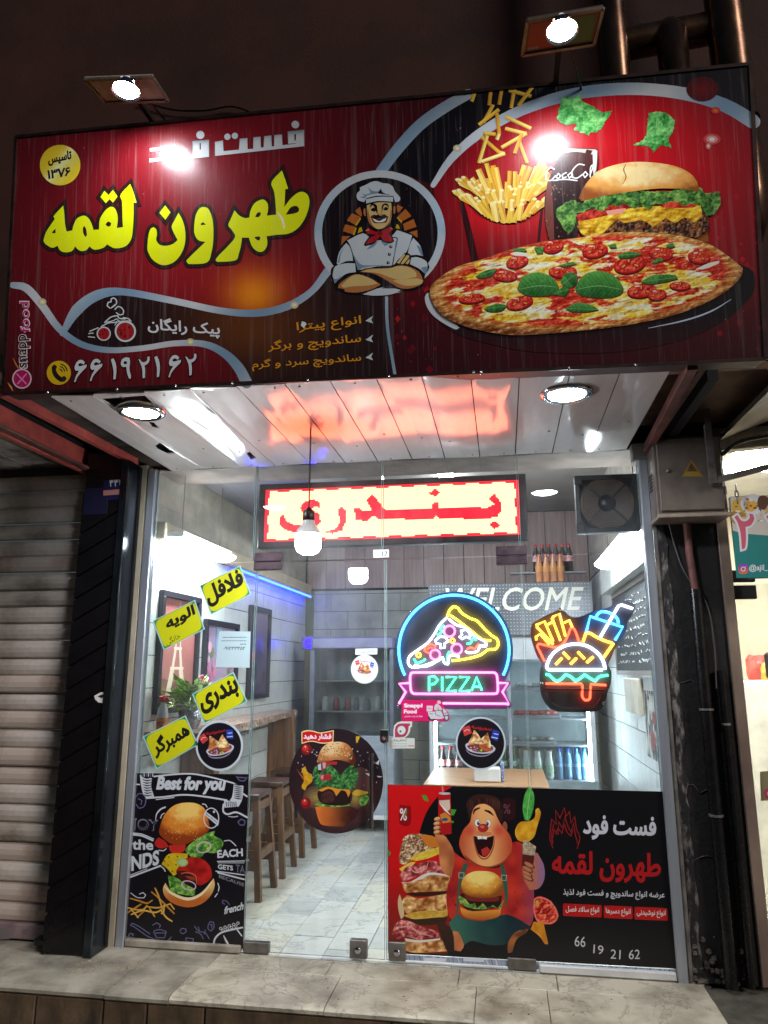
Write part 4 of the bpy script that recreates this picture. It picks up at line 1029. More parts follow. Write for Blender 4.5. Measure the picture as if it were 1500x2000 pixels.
# ================================================================== interior
M_WOOD = pm('stool_wood', (118, 82, 50), .45, col2=(84, 56, 34), scale=5, stretch=(6, 6, .7), lo=.3, hi=.7)
M_WOODT = pm('stool_top', (84, 58, 42), .35, col2=(58, 38, 28), scale=5, stretch=(6, 1, 6))
def stool(p, label, rz=0.0):
    t = thing('bar_stool', label, 'stool', p, 'wooden stools along the bar', rz)
    s = .155; Hs = .72
    MB().box((-s, -s, Hs - .035), (s, s, Hs), .006).build('seat', M_WOODT, t, True)
    f = MB()
    for a, b in ((-1, -1), (1, -1), (1, 1), (-1, 1)):
        m = MB(); xt, yt = a * (s - .03), b * (s - .03); xb, yb = a * (s + .03), b * (s + .03); r = .022
        m.hexa([(xb - r, yb - r, 0), (xb + r, yb - r, 0), (xb + r, yb + r, 0), (xb - r, yb + r, 0), (xt - r, yt - r, Hs - .035), (xt + r, yt - r, Hs - .035), (xt + r, yt + r, Hs - .035), (xt - r, yt + r, Hs - .035)])
        m.build('leg', M_WOOD, t, True)
    for zz, d in ((.20, s + .012), (.60, s - .02)):
        for a in (-1, 1):
            MB().box((-d, a * d - .012, zz), (d, a * d + .012, zz + .06)).build('stretcher', M_WOOD, t, True)
            MB().box((a * d - .012, -d, zz + (.07 if zz < .4 else 0)), (a * d + .012, d, zz + .06 + (.07 if zz < .4 else 0))).build('stretcher', M_WOOD, t, True)
    return t
stool((-1.98, 1.12, 0), 'wooden bar stool nearest the glass, mostly behind the burger poster'); stool((-1.99, 1.72, 0), 'second wooden bar stool from the glass', .03); stool((-2.0, 2.40, 0), 'wooden bar stool farthest from the glass', -.04)
# bar counter with a ragged granite edge
bar_ = thing('bar_counter', 'granite-topped bar shelf with a ragged edge along the left wall', 'counter', (-2.1, 1.5, 0))
CZ = 1.225
edge = [(-1.93 - .065 * i / 30 * 3 + R.uniform(-.012, .012), .12 + 2.85 * i / 30) for i in range(31)]
V, F = fill([np.array([(XL + .004, .12)] + edge + [(XL + .004, 2.97)])])
n = len(V); fs = [tuple(t) if np.cross(V[t[1]] - V[t[0]], V[t[2]] - V[t[0]]) > 0 else tuple(t[::-1]) for t in F]
ed = {(t[q], t[(q + 1) % 3]) for t in fs for q in range(3)}
MB().add([(a, b, CZ) for a, b in V] + [(a + (R.uniform(-.01, .01) if a > -2.3 else 0), b, CZ - .055) for a, b in V], fs + [tuple(v + n for v in t[::-1]) for t in fs] + [(b, a, a + n, b + n) for a, b in ed if (b, a) not in ed]).build('granite_top',
    pm('granite', (190, 160, 136), .3, col2=(84, 60, 50), scale=42, lo=.38, hi=.62, bump=.25, bscale=40), bar_)
for yy in (.7, 2.72): MB().box((XL + .004, yy, 0), (-2.08, yy + .10, CZ - .057), .004).build('support', pm('support_wood', (140, 96, 58), .5, col2=(84, 52, 36), scale=4, stretch=(8, 1, .4)), bar_)
# framed pictures
def frame_pic(label, y0, y1, z0, z1, draw):
    t = thing('framed_picture', label, 'picture', (XL + .02, (y0 + y1) / 2, z0), 'framed pictures on the left wall')
    m = MB(); w = .045
    for a, b in (((y0, z0), (y1, z0 + w)), ((y0, z1 - w), (y1, z1)), ((y0, z0 + w), (y0 + w, z1 - w)), ((y1 - w, z0 + w), (y1, z1 - w))): m.box((XL + .003, a[0], a[1]), (XL + .04, b[0], b[1]), .003)
    m.build('frame', pm('frame_black', (26, 24, 34), .4), t)
    k = Ink(Plane((XL + .012, 0, 0), (0, 1, 0), (0, 0, 1)), .0003, .0002)
    class D:       # drawing in wall metres
        def poly(s, loop, col, grad=None):
            k.k += 1; W = [(XL + .012 + k.dz * k.k, a, b) for a, b in loop]; c = np.mean(W, 0); base = len(k.v); k.v += [list(q) for q in W] + [list(c)]; n = len(W)
            k.f += [[base + i, base + (i + 1) % n, base + n] for i in range(n)]; k.c += [lin(grad(a, b) if grad else col) for a, b in loop] + [lin(grad(c[1], c[2]) if grad else col)]
    draw(D(), y0 + w, y1 - w, z0 + w, z1 - w)
    k.build('picture', print_mat('print_gloss', .3), t)
def eiffel(d, a, b, c, e):
    d.poly([(a, c), (b, c), (b, e), (a, e)], 0, lambda y, z: (150 + 40 * (z - c), 96 + 20 * (z - c), 90 + 20 * (z - c)))
    d.poly([(a, c), (b, c), (b, c + .12), (a, c + .2)], (110, 70, 60)); m = (a + b) / 2
    for z0, z1, w0, w1 in ((.05, .26, .17, .10), (.26, .40, .09, .055), (.40, .74, .05, .008)):
        for s in (-1, 1): d.poly([(m + s * w0, c + z0), (m + s * w0 * .55, c + z0), (m + s * w1 * .35, c + z1), (m + s * w1, c + z1)], (222, 200, 180))
    for zz, ww in ((.25, .11), (.39, .065)): d.poly([(m - ww, c + zz), (m + ww, c + zz), (m + ww, c + zz + .02), (m - ww, c + zz + .02)], (228, 206, 186))
def flowers(d, a, b, c, e):
    d.poly([(a, c), (b, c), (b, e), (a, e)], 0, lambda y, z: (170, 150, 170 + 20 * (z - c)))
    for i in range(26):
        y, z = R.uniform(a + .05, b - .05), R.uniform(c + .04, c + .35); s = R.uniform(.02, .05); d.poly([(y + s * math.cos(t), z + s * math.sin(t)) for t in np.linspace(0, 6.28, 8)[:-1]], R.choice([(214, 130, 170), (190, 90, 140), (230, 180, 200), (120, 130, 90)]))
    d.poly([(a + .2, c + .3), (a + .34, c + .3), (a + .32, c + .55), (a + .22, c + .55)], (150, 180, 210))
def fruit(d, a, b, c, e):
    d.poly([(a, c), (b, c), (b, e), (a, e)], 0, lambda y, z: (70 + 110 * max(0, z - c - .3), 64 + 90 * max(0, z - c - .3), 88 + 110 * max(0, z - c - .3)))
    for y, z, s, col in ((a + .1, c + .34, .055, (190, 30, 40)), (a + .16, c + .2, .07, (40, 30, 40)), (b - .08, c + .15, .06, (60, 40, 50)), (a + .08, c + .1, .05, (150, 140, 140))):
        d.poly([(y + s * math.cos(t), z + s * math.sin(t)) for t in np.linspace(0, 6.28, 12)[:-1]], col)
frame_pic('large framed picture of a pale lattice tower nearest the glass', .20, .86, 1.33, 2.17, eiffel)
frame_pic('middle framed picture of pink flowers behind the paper note', .98, 1.72, 1.42, 2.02, flowers)
frame_pic('tall framed dark fruit picture farthest from the glass', 2.02, 2.62, 1.36, 2.22, fruit)
# blue LED strip under the beam
bl = thing('led_strip', 'blue LED strip glowing under the beam on the left wall', 'led strip', (XL + .08, 2.7, 2.47))
MB().tube([(XL + .09, 1.5, 2.478), (XL + .09, 3.92, 2.478)], .013, 8).build('strip', led_mat('led_blue', (.01, .03, 1.0), 26.0), bl)
MB().box((XL + .08, 1.48, 2.49), (XL + .10, 3.94, 2.498)).build('channel', M_STEELD, bl)
# steel display cabinet at the back
cab = thing('steel_cabinet', 'tall blue-grey steel and glass cabinet at the back of the shop', 'cabinet', (-1.62, 3.6, 0))
cx0, cx1, cy0 = -2.08, -1.16, 3.30
MB().box((cx0, cy0, .16), (cx1, YB - .1, .95), .01).build('body', pm('cab_steel', (190, 200, 208), .3, .4, col2=(160, 170, 180), scale=6, stretch=(.3, 1, 1)), cab)
MB().box((cx0, cy0 + .02, 1.84), (cx1, YB - .1, 1.98), .02).build('canopy', pm('cab_head', (140, 140, 170), .35, .3), cab)
MB().box((cx0 + .05, YB - .16, .95), (cx1 - .05, YB - .12, 1.84)).build('back_panel', pm('cab_back', (176, 188, 196), .35, .2, col2=(140, 154, 164), scale=3), cab)
for xx in (cx0, cx1 - .05): MB().box((xx, cy0, .95), (xx + .05, YB - .1, 1.84), .006).build('upright', pm('cab_post', (126, 134, 150), .35, .6), cab)
MB().box((cx0 + .05, cy0 + .012, .97), (cx1 - .05, cy0 + .020, 1.84)).build('pane', M_GLASS, cab)
for zz in (1.18, 1.5): MB().box((cx0 + .05, cy0 + .1, zz), (cx1 - .05, YB - .17, zz + .012)).build('shelf', M_STEEL, cab)
for i in range(7):
    c = (cx0 + .12 + i * .115, cy0 + .3 + R.uniform(-.06, .06), 1.192); s = R.uniform(.03, .045)
    MB().lathe([(s, 0), (s * 1.05, .06), (s * .8, .13), (s * .5, .15)], c, 12).build('container', R.choice([MATS['white_paint'], pm('ct_red', (150, 50, 34), .5), pm('ct_grey', (100, 104, 110), .4)]), cab)
for xx in (cx0 + .03, cx1 - .07):
    for yy in (cy0 + .03, YB - .2): MB().box((xx, yy, 0), (xx + .04, yy + .04, .16)).build('leg', M_STEEL, cab)
MB().box((cx0, cy0 - .03, .13), (cx1, cy0, .17), .004).build('foot_rail', M_WHITE, cab)
fk = thing('insect_lamp', 'small blue glowing insect lamp on top of the steel cabinet', 'lamp', (-1.9, 3.4, 1.98))
c = onY(605, 1256, 3.42)
MB().box((c[0] - .10, 3.42, c[2] - .07), (c[0] + .10, 3.50, c[2] + .07), .01).build('case', pm('case_violet', (110, 100, 150), .4), fk)
MB().lathe([(0, 3.405), (.05, 3.408), (.062, 3.42)], (c[0], 0, c[2]), 18, 'y').build('tube_glow', led_mat('led_uv', (.005, .0, 1.0), 12.0), fk)
# drinks fridge with lit edge
fg = thing('display_fridge', 'wide glass-fronted drinks fridge with a bright edge strip', 'fridge', (.05, 3.3, 0))
f0, f1, fy = -.77, .86, 3.08
M_FRW = pm('fridge_white', (196, 200, 204), .35, col2=(170, 176, 182), scale=3)
MB().box((f0, fy, 0), (f1, fy + .6, .50), .01).build('base', M_FRW, fg)
MB().box((f0, fy + .56, .50), (f1, fy + .62, 1.93)).build('back', pm('fridge_back', (170, 182, 188), .4, col2=(140, 152, 160), scale=3), fg)
MB().box((f0, fy, 1.72), (f1, fy + .56, 1.95), .01).build('head', M_FRW, fg)
for a in (f0, f1 - .05): MB().box((a, fy, .50), (a + .05, fy + .56, 1.72), .006).build('side', M_FRW, fg)
MB().box((.02, fy + .005, .50), (.05, fy + .05, 1.72), .004).build('mullion', M_STEEL, fg)
for a, b in ((f0 + .05, .02), (.05, f1 - .05)): MB().box((a, fy + .002, .52), (b, fy + .008, 1.70)).build('pane', M_GLASS, fg)
MB().box((f1 - .075, fy + .02, .54), (f1 - .052, fy + .045, 1.68)).build('light_strip', em('fridge_tube', (226, 244, 255), 95.0), fg)
MB().box((f0 + .052, fy + .02, .54), (f0 + .075, fy + .045, 1.68)).build('light_strip', em('fridge_tube', (226, 244, 255), 95.0), fg)
FS = [.575, .90, 1.15, 1.42]
for z in FS: MB().box((f0 + .05, fy + .07, z - .015), (f1 - .05, fy + .54, z)).build('shelf', M_STEEL, fg)
MB().box((.17, fy - .03, .48), (f1, fy, .58), .004).build('kick_panel', pm('kick', (150, 164, 168), .4, .4), fg)
# bottles
def bottle(kind, p, label, group):
    t = thing('bottle', label, 'bottle', p, group)
    P = {'water': ([(.0, 0), (.030, .0), (.033, .01), (.031, .07), (.033, .075), (.031, .12), (.033, .15), (.024, .19), (.013, .215), (.013, .225)], pm('pet_water', (120, 180, 226), .12, col2=(96, 156, 210), scale=30, trans=.35), pm('cap_blue', (30, 110, 214), .4), (.031, .08, .125), pm('lab_blue', (60, 130, 214), .5, col2=(190, 220, 240), scale=40)),
         'dough': ([(.0, 0), (.036, 0), (.038, .015), (.038, .13), (.030, .16), (.024, .18), (.024, .20)], pm('milk_white', (220, 228, 222), .4), pm('cap_white', (226, 232, 228), .4), (.0385, .03, .11), pm('lab_green', (70, 150, 90), .5, col2=(214, 226, 214), scale=34)),
         'green': ([(.0, 0), (.032, 0), (.034, .01), (.030, .06), (.033, .11), (.030, .16), (.014, .21), (.013, .225)], pm('pet_green', (20, 110, 56), .15, col2=(14, 84, 44), scale=20), pm('cap_green', (40, 140, 70), .4), (.0335, .10, .14), pm('lab_white', (206, 224, 206), .5, col2=(40, 130, 70), scale=44)),
         'cola': ([(.0, 0), (.030, 0), (.032, .01), (.028, .06), (.032, .11), (.028, .16), (.013, .21), (.013, .225)], pm('pet_cola', (36, 14, 12), .15), pm('cap_red', (200, 24, 30), .4), (.0325, .09, .14), pm('lab_red', (190, 20, 30), .5, col2=(224, 210, 206), scale=40)),
         'orange': ([(.0, 0), (.030, 0), (.032, .01), (.028, .06), (.032, .11), (.028, .16), (.013, .21), (.013, .225)], pm('pet_orange', (206, 140, 96), .15), pm('cap_or', (210, 90, 30), .4), (.0325, .09, .14), pm('lab_or', (220, 150, 80), .5))}[kind]
    MB().lathe([(r * 1.2, z * 1.2) for r, z in P[0]], n=14).build('body', P[1], t, True)
    zt = P[0][-1][1] * 1.2; rt = P[0][-1][0] * 1.2 + .003
    MB().lathe([(rt, -.005), (rt, .022), (rt * .8, .026), (0, .026)], (0, 0, zt), 12, cap=False).build('cap', P[2], t, True)
    r, a, b = P[3]; MB().lathe([(r * 1.2 + .001, a * 1.2), (r * 1.2 + .001, b * 1.2)], n=14, cap=False).build('wrapper', P[4], t, True)
    return t
def row(kind, xs, y, z, label, group):
    t0 = None
    for i, x in enumerate(xs):
        pos = ['leftmost', 'second', 'third', 'fourth', 'fifth', 'sixth', 'seventh', 'eighth'][i]
        lb = (label % (pos if i == 0 else pos + ' from the left'))
        if t0 is None: t0 = bottle(kind, (x, y, z), lb, group)
        else: copy_tree(t0, (x, y + R.uniform(-.008, .008), z), None, lb)
def fxs(lst, yy): return [onY(p, 1500, yy)[0] for p in lst]
row('water', fxs([1093, 1110, 1127, 1143], 3.2), 3.2, FS[0], '%s of the blue-capped water bottles in the fridge', 'blue-capped water bottles')
row('dough', fxs([1029, 1051, 1073], 3.2), 3.2, FS[0], '%s of the white milk-drink bottles with green labels in the fridge', 'white milk-drink bottles')
row('green', fxs([985, 1003], 3.2), 3.2, FS[0], '%s of the green soda bottles in the fridge', 'green soda bottles')
row('water', fxs([1098, 1115, 1132], 3.36), 3.36, FS[0], '%s of the blue-capped water bottles in the back row of the fridge', 'blue-capped water bottles behind')
row('dough', fxs([1020, 1041, 1062, 1082], 3.36), 3.36, FS[0], '%s of the white milk-drink bottles in the back row of the fridge', 'white milk-drink bottles behind')
row('green', fxs([975, 994, 1011], 3.36), 3.36, FS[0], '%s of the green soda bottles in the back row of the fridge', 'green soda bottles behind')
row('cola', fxs([865, 880, 896], 3.2), 3.2, FS[0], '%s of the dark red-labelled cola bottles in the fridge', 'cola bottles in the fridge')
pw = thing('perforated_panel', 'perforated metal panel with WELCOME letters above the fridge', 'panel', (.05, 3.1, 1.97))
MB().box((-.76, 3.05, 1.965), (.90, 3.075, 2.50), .004).build('sheet', pm('perf_metal', (120, 122, 128), .35, .5, col2=(100, 102, 108), scale=5), pw)
m = MB()
for i in range(50):
    for j in range(15): m.box((-.74 + i * .0326, 3.0485, 1.985 + j * .035), (-.728 + i * .0326, 3.0495, 1.991 + j * .035))
tag(m.build('punched_holes', pm('hole_pale', (214, 222, 226), .5), pw), kind='stuff')
k = Ink(wallY(3.046), .001); text(k, 'WELCOME', (870, 1194), (1140, 1192), (870, 1148), (244, 242, 226), .012, False, shear=.25); k.build('letters', print_mat('print_matt', .5), pw)
row('cola', [onY(p, 1110, 3.2)[0] for p in (1048, 1061, 1074, 1087, 1100, 1113)], 3.2, 2.62, '%s of the cola bottles on the top shelf', 'cola bottles on the top shelf')
row('orange', [onY(p, 1110, 3.12)[0] for p in (1053, 1067, 1081, 1095)], 3.12, 2.505, '%s of the orange soda bottles above the WELCOME panel', 'orange soda bottles')
tag(MB().box((.10, 3.14, 2.605), (.86, 3.28, 2.617), .002).build('bottle_shelf', M_STEEL), 'thin shelf for cola bottles above the perforated panel', 'shelf')
# trays of food inside the fridge
for (zz, col, lab, gx) in ((FS[3], (190, 196, 200), 'tray of wrapped pale rolls on the upper fridge shelf', .28), (FS[2], (180, 60, 44), 'tray of red minced filling on the middle fridge shelf', .30), (FS[1], (176, 180, 176), 'flat tray of sliced cold cuts on the lower fridge shelf', .24)):
    t = thing('food_tray', lab, 'tray', (gx, 3.25, zz))
    MB().box((gx - .24, 3.16, zz + .002), (gx + .24, 3.40, zz + .03), .004).build('tray', M_STEEL, t)
    m = MB()
    for i in range(26): m.lathe([(0, -.02), (.022, -.012), (.026, .004), (.016, .02), (0, .024)], (gx + R.uniform(-.21, .21), 3.18 + R.uniform(0, .19), zz + .05), 8)
    tag(m.build('filling', pm('filling_%d' % col[1], col, .5, col2=tuple(int(v * .6) for v in col), scale=30), t), kind='stuff')
# wooden table with a napkin box
tb = thing('table', 'wood-topped table behind the right door poster', 'table', (-.17, 2.0, 0))
MB().box((-.66, 1.47, .725), (.31, 2.50, .75), .004).build('top', pm('table_wood', (168, 128, 88), .4, col2=(140, 102, 66), scale=4, stretch=(.6, 7, 1)), tb)
for xx in (-.62, .25):
    for yy in (1.52, 2.42): MB().box((xx, yy, 0), (xx + .035, yy + .035, .725)).build('leg', M_STEEL, tb)
nb = thing('napkin_box', 'white napkin box on the wooden table', 'napkin box', (-.16, 1.7, .75))
MB().box((-.27, 1.62, .752), (-.06, 1.74, .86), .008).build('box', M_WHITE, nb); MB().box((-.055, 1.66, .752), (-.03, 1.70, .90), .006).build('blue_carton', pm('cart_blue', (40, 70, 150), .5, col2=(180, 190, 214), scale=60), nb)
# menu blackboard and papers on the right wall
mbk = thing('menu_board', 'chalk-covered menu blackboard on the right wall', 'blackboard', (XR - .02, 1.4, 1.5))
MB().box((XR - .022, .42, 1.62), (XR - .004, 2.22, 2.24), .003).build('slate', pm('slate', (44, 50, 52), .7, col2=(34, 38, 40), scale=4), mbk)
m = MB()
for a, b in (((.40, 1.585), (2.24, 1.62)), ((.40, 2.24), (2.24, 2.275)), ((.40, 1.62), (.42, 2.24)), ((2.22, 1.62), (2.24, 2.24))): m.box((XR - .032, a[0], a[1]), (XR - .004, b[0], b[1]))
m.build('frame', pm('board_frame', (120, 112, 104), .5), mbk)
k = MB()
for i in range(9):
    y = 2.16
    while y > .5:
        l = R.uniform(.03, .12); z0 = 2.17 - i * .06 + R.uniform(-.006, .006)
        if R.random() < .8:
            p = [(XR - .0235, y - l * s, z0 + R.uniform(-.014, .014)) for s in np.linspace(0, 1, 6)]
            for u, v in zip(p, p[1:]): k.bar(u, v, .001, .004, (1, 0, 0))
        y -= l + .03
tag(k.build('chalk_writing', pm('chalk', (170, 176, 176), .9), mbk), kind='stuff')
tag(MB().box((XR - .05, 1.18, 1.30), (XR - .003, 1.75, 1.56), .006).build('wall_box', pm('beige_box', (190, 184, 166), .5)), 'beige box under the menu board', 'wall box')
pp = thing('paper_poster', 'crumpled black and red paper poster on the right wall', 'poster', (XR - .006, .9, .9))
k = MB(); k.box((XR - .006, .70, 1.02), (XR - .003, 1.18, 1.48)); k.build('sheet', pm('poster_bw', (176, 176, 170), .6, col2=(30, 30, 30), scale=9, stretch=(1, 1.4, .8), lo=.46, hi=.54), pp)
for a, b, s in ((.92, 1.15, .07), (.84, 1.30, .05)): MB().lathe([(0, XR - .0085), (s, XR - .0075)], (0, a, b), 12, 'x', cap=False).build('red_print', pm('poster_red', (150, 40, 36), .6, col2=(90, 24, 22), scale=20), pp)
# cabinets high on the right wall
wc = thing('wall_cupboard', 'white-boarded wall cupboard above the menu board', 'cupboard', (XR - .1, 1.4, 2.3))
for i in range(6): MB().box((XR - .09, .30 + i * .36, 2.30), (XR - .004, .652 + i * .36, 2.58), .005).build('door', M_PLANK, wc)
# potted plant on the counter and cleaning bottle
pp = thing('potted_plant', 'leafy variegated plant in a foil pot on the bar', 'plant', (-2.17, .44, CZ))
pc = np.array([-2.17, .44, CZ]); PS = 1.3
MB().lathe([(.055, 0), (.075, .05), (.085, .13), (.078, .135)], pc, 16).build('pot', pm('foil', (186, 190, 196), .25, .9, col2=(140, 144, 150), scale=22, bump=.7, bscale=26), pp)
m = MB(); RL = random.Random(3)
for i in range(90):
    a = RL.uniform(0, 6.283); l = RL.uniform(.12, .26) * PS; el = RL.uniform(.15, 1.2); o = pc + [0, 0, .13]
    d = np.array([math.cos(a) * math.cos(el) * .62, math.sin(a) * math.cos(el) * 1.25, math.sin(el) * .8])
    sd = np.array([-math.sin(a), math.cos(a), 0]); tip = o + d * l * 1.15; w = RL.uniform(.022, .040); b0 = o + d * l * .45; md = o + d * l * .8
    m.tube([o, b0], .002, 4, cap=False)
    drop = np.array([0, 0, -.05 * RL.random()])
    m.add([b0, md + sd * w + [0, 0, .01], tip + drop, md - sd * w + [0, 0, .01], md - [0, 0, .004]], [(0, 4, 1), (1, 4, 2), (2, 4, 3), (3, 4, 0)], True)
m.build('leaves', pm('leaf_variegated', (190, 206, 140), .45, col2=(80, 130, 60), scale=38, lo=.42, hi=.6), pp)
m = MB()
for i in range(16): m.lathe([(0, -.010), (.011, -.002), (.009, .008), (0, .011)], pc + np.array([.02 + RL.uniform(-.02, .04), .12 + RL.uniform(-.05, .05), .32 + RL.uniform(-.03, .04)]), 6)
m.build('blossom', pm('pink_blossom', (214, 110, 150), .6, col2=(170, 70, 80), scale=60), pp)
sb = thing('spray_bottle', 'white and red cleaning bottle at the far left behind the glass', 'bottle', (-2.24, .16, CZ))
MB().lathe([(.036, 0), (.038, .10), (.03, .15), (.016, .18), (.016, .20)], (-2.24, .16, CZ), 14).build('body', M_WHITE, sb); MB().lathe([(.0385, .02), (.0385, .09)], (-2.24, .16, CZ), 14, cap=False).build('wrapper', pm('wr_red', (206, 50, 40), .5, col2=(224, 170, 60), scale=34), sb)
MB().box((-2.26, .12, CZ + .19), (-2.22, .19, CZ + .23), .006).build('trigger', pm('trig', (214, 90, 80), .4), sb)

# ================================================================== neighbour at the right edge
struct(MB().box((1.335, .0, -.04), (3.2, 3.0, -.004)).build('neighbour_floor', M_MARBLE3))
nbw = pm('neighbour_cream', (232, 226, 204), .6, col2=(214, 206, 182), scale=2)
tag(MB().box((1.335, 2.2, 0), (3.4, 2.3, 3.4)).build('neighbour_wall', nbw), 'cream back wall of the bright shop at the right edge', 'wall')
tag(MB().box((1.265, .31, 0), (1.335, 2.2, 3.4)).build('neighbour_side_wall', nbw), 'cream side wall of the shop at the right edge', 'wall')
struct(MB().box((1.265, .02, 3.02), (3.4, 2.3, 3.08)).build('neighbour_ceiling', M_WHITE))
nl = thing('ceiling_panel_light', 'bright ceiling panel light in the shop at the right edge', 'lamp', (1.8, .5, 3.0))
MB().box((1.5, .2, 2.995), (2.1, .8, 3.015)).build('rim', M_WHITE, nl); MB().box((1.52, .22, 2.985), (2.08, .78, 2.994)).build('diffuser', em('neighbour_panel', (255, 252, 244), 95.0), nl)
# curved pale canopy over it
m = MB(); cvs = [(1.32 + .9 * t, -1.0 + .0 * t, 2.95 + .20 * math.sin(t * 1.9)) for t in np.linspace(0, 1, 10)]
m.add([p for p in cvs] + [(p[0], -.04, p[2] + .02) for p in cvs], [(i, i + 1, i + 11, i + 10) for i in range(9)], True)
m.add([(p[0], p[1], p[2] + .03) for p in cvs] + [(p[0], -.04, p[2] + .05) for p in cvs], [(i + 10, i + 11, i + 1, i) for i in range(9)], True)
tag(m.build('canopy', pm('canopy_white', (206, 200, 190), .5, col2=(170, 162, 154), scale=3)), 'curved off-white canopy over the shop at the right edge', 'canopy')
ng = thing('glass_door', 'glass door of the bright shop at the right edge', 'door', (1.8, .05, 0))
MB().box((1.345, .045, .02), (1.78, .055, 2.12)).build('pane', M_GLASS, ng)
for xx in (1.345, 1.56): MB().box((xx, .03, 2.03), (xx + .13, .07, 2.11), .003).build('patch_fitting', M_DARK, ng)
for xx in (1.345, 1.56): MB().box((xx, .03, 2.13), (xx + .13, .07, 2.20), .003).build('patch_fitting', M_DARK, ng)
MB().box((1.478, .02, 1.57), (1.60, .05, 1.72), .02).build('lock_case', pm('lock_grey', (150, 138, 130), .4, .5), ng)
for i, (x, y, z, r, col, lb) in enumerate(((1.90, 1.50, 1.64, .085, (190, 50, 40), 'red snack bag on the counter at the right edge'), (2.02, 1.42, 1.63, .08, (50, 90, 170), 'blue snack bag on the counter at the right edge'), (1.93, 1.36, 1.61, .06, (214, 170, 50), 'yellow snack bag in front of the red bag'))):
    m = MB(); rr = random.Random(i + 3); vs = []; nu, nw_ = 10, 7           # a pillow bag with crimped ends
    for iz in range(nw_):
        t = iz / (nw_ - 1); hgt = (t - .5) * 2 * r * 1.1; th = math.sin(math.pi * min(1, max(.02, t))) ** .6
        for iu in range(nu):
            w_ = 2 * math.pi * iu / nu; k_ = 1 + rr.uniform(-.1, .1); vs.append((x + r * k_ * math.cos(w_) * (.75 + .25 * th), y + r * .5 * k_ * math.sin(w_) * th, z + hgt * (1 + rr.uniform(-.05, .05))))
    m.add(vs, [(a_ * nu + b_, a_ * nu + (b_ + 1) % nu, (a_ + 1) * nu + (b_ + 1) % nu, (a_ + 1) * nu + b_) for a_ in range(nw_ - 1) for b_ in range(nu)])
    tag(m.build('snack_bag', pm('bag_%d' % i, col, .35, col2=tuple(int(v * .6) + 60 for v in col), scale=14, bump=.4, bscale=18)), lb, 'bag')
tag(MB().box((1.40, 1.25, 0), (2.6, 1.7, 1.55), .01).build('counter', pm('counter_white', (236, 232, 220), .4)), 'tall white counter inside the shop at the right edge', 'counter')
# ================================================================== the big fascia sign
TILT = math.radians(6.0)
SGN = Plane(onZ(750, 741, 2.951), (1, 0, 0), (0, -math.sin(TILT), math.cos(TILT)))
sign = thing('fascia_sign', 'long red printed fascia sign with yellow Persian lettering, chef and pizza', 'sign', tuple(SGN.at(750, 745)))
SC = [(7, 770), (1495, 702), (1465, 126), (32, 268)]
q = [SGN.at(*p) for p in SC]; bk = [p - SGN.n * .12 for p in q]
MB().hexa([bk[0], bk[1], q[1], q[0], bk[3], bk[2], q[2], q[3]]).build('sign_box', pm('sign_box', (60, 16, 18), .5, col2=(40, 12, 14)), sign)
m = MB()
for i, (a, b) in enumerate(zip(q, q[1:] + q[:1])): m.bar(a + SGN.n * .0015, b + SGN.n * .0015, .016, .012, SGN.n)
m.build('edge_trim', pm('trim_dark', (64, 44, 40), .45, .6, col2=(36, 26, 24), scale=14), sign)
PM = print_mat('sign_vinyl', .26, streak=.8, rib=.16)
PM2 = print_mat('print_gloss', .3)
def mixc(a, b, t): t = max(0., min(1., t)); return tuple(x + (y - x) * t for x, y in zip(a, b))
def rad(x, y, cx, cy, r): return math.hypot(x - cx, y - cy) / r
# ---- background
bgk = Ink(SGN, .0012)
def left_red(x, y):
    c = mixc((124, 19, 28), (66, 9, 15), (abs(x - 330) / 420) ** 1.3 * .8 + max(0, (y - 640) / 260))  # ink darkened toward the edges, painting in the falloff of light
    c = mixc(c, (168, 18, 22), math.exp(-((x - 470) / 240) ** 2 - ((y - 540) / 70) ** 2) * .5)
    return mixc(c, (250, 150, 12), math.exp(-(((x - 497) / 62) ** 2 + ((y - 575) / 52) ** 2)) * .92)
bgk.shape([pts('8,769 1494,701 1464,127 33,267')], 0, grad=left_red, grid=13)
def right_red(x, y):
    d = rad(x, (y - 330) * 1.25 + 330, 1190, 330, 520); c = mixc((196, 13, 26), (64, 7, 15), (d - .22) * 1.15)
    return mixc(c, (56, 7, 14), (y - 540) / 170)
arcR = pts('846,362 880,312 930,266 1000,224 1080,194 1160,178 1250,174 1340,184 1415,206 1471,238')
bgk.shape([np.vstack([smooth_loop(arcR, False, 4), pts('1493,701 773,736 762,660 756,600 757,560 860,470')])], 0, grad=right_red, grid=13)
# black top area
bgk.sm(np.vstack([pts('735,340 770,290 815,240 870,205 918,181 1464,128 1471,232'), arcR[::-1], pts('800,345')]), 0, grad=lambda x, y: mixc((16, 10, 14), (26, 16, 22), (x - 900) / 500), grid=30)
# dark brown ribbon under the swoosh
def brown(x, y): return mixc((38, 18, 18), (120, 62, 18), math.exp(-((x - 490) / 130) ** 2 - ((y - 640) / 80) ** 2) * .75)
low_top = pts('122,652 150,606 190,577 240,570 340,588 430,607 500,612 560,599 608,570 640,530')
left_sw = pts('25,557 52,563 82,596 116,642 158,672 212,684 280,680 340,671 398,672 438,690 466,718 482,748')
bgk.shape([np.vstack([smooth_loop(low_top, False, 4), pts('700,545 756,560 757,640 774,736 482,749'), smooth_loop(left_sw, False, 4)[::-1][:33]])], 0, grad=brown, grid=12)
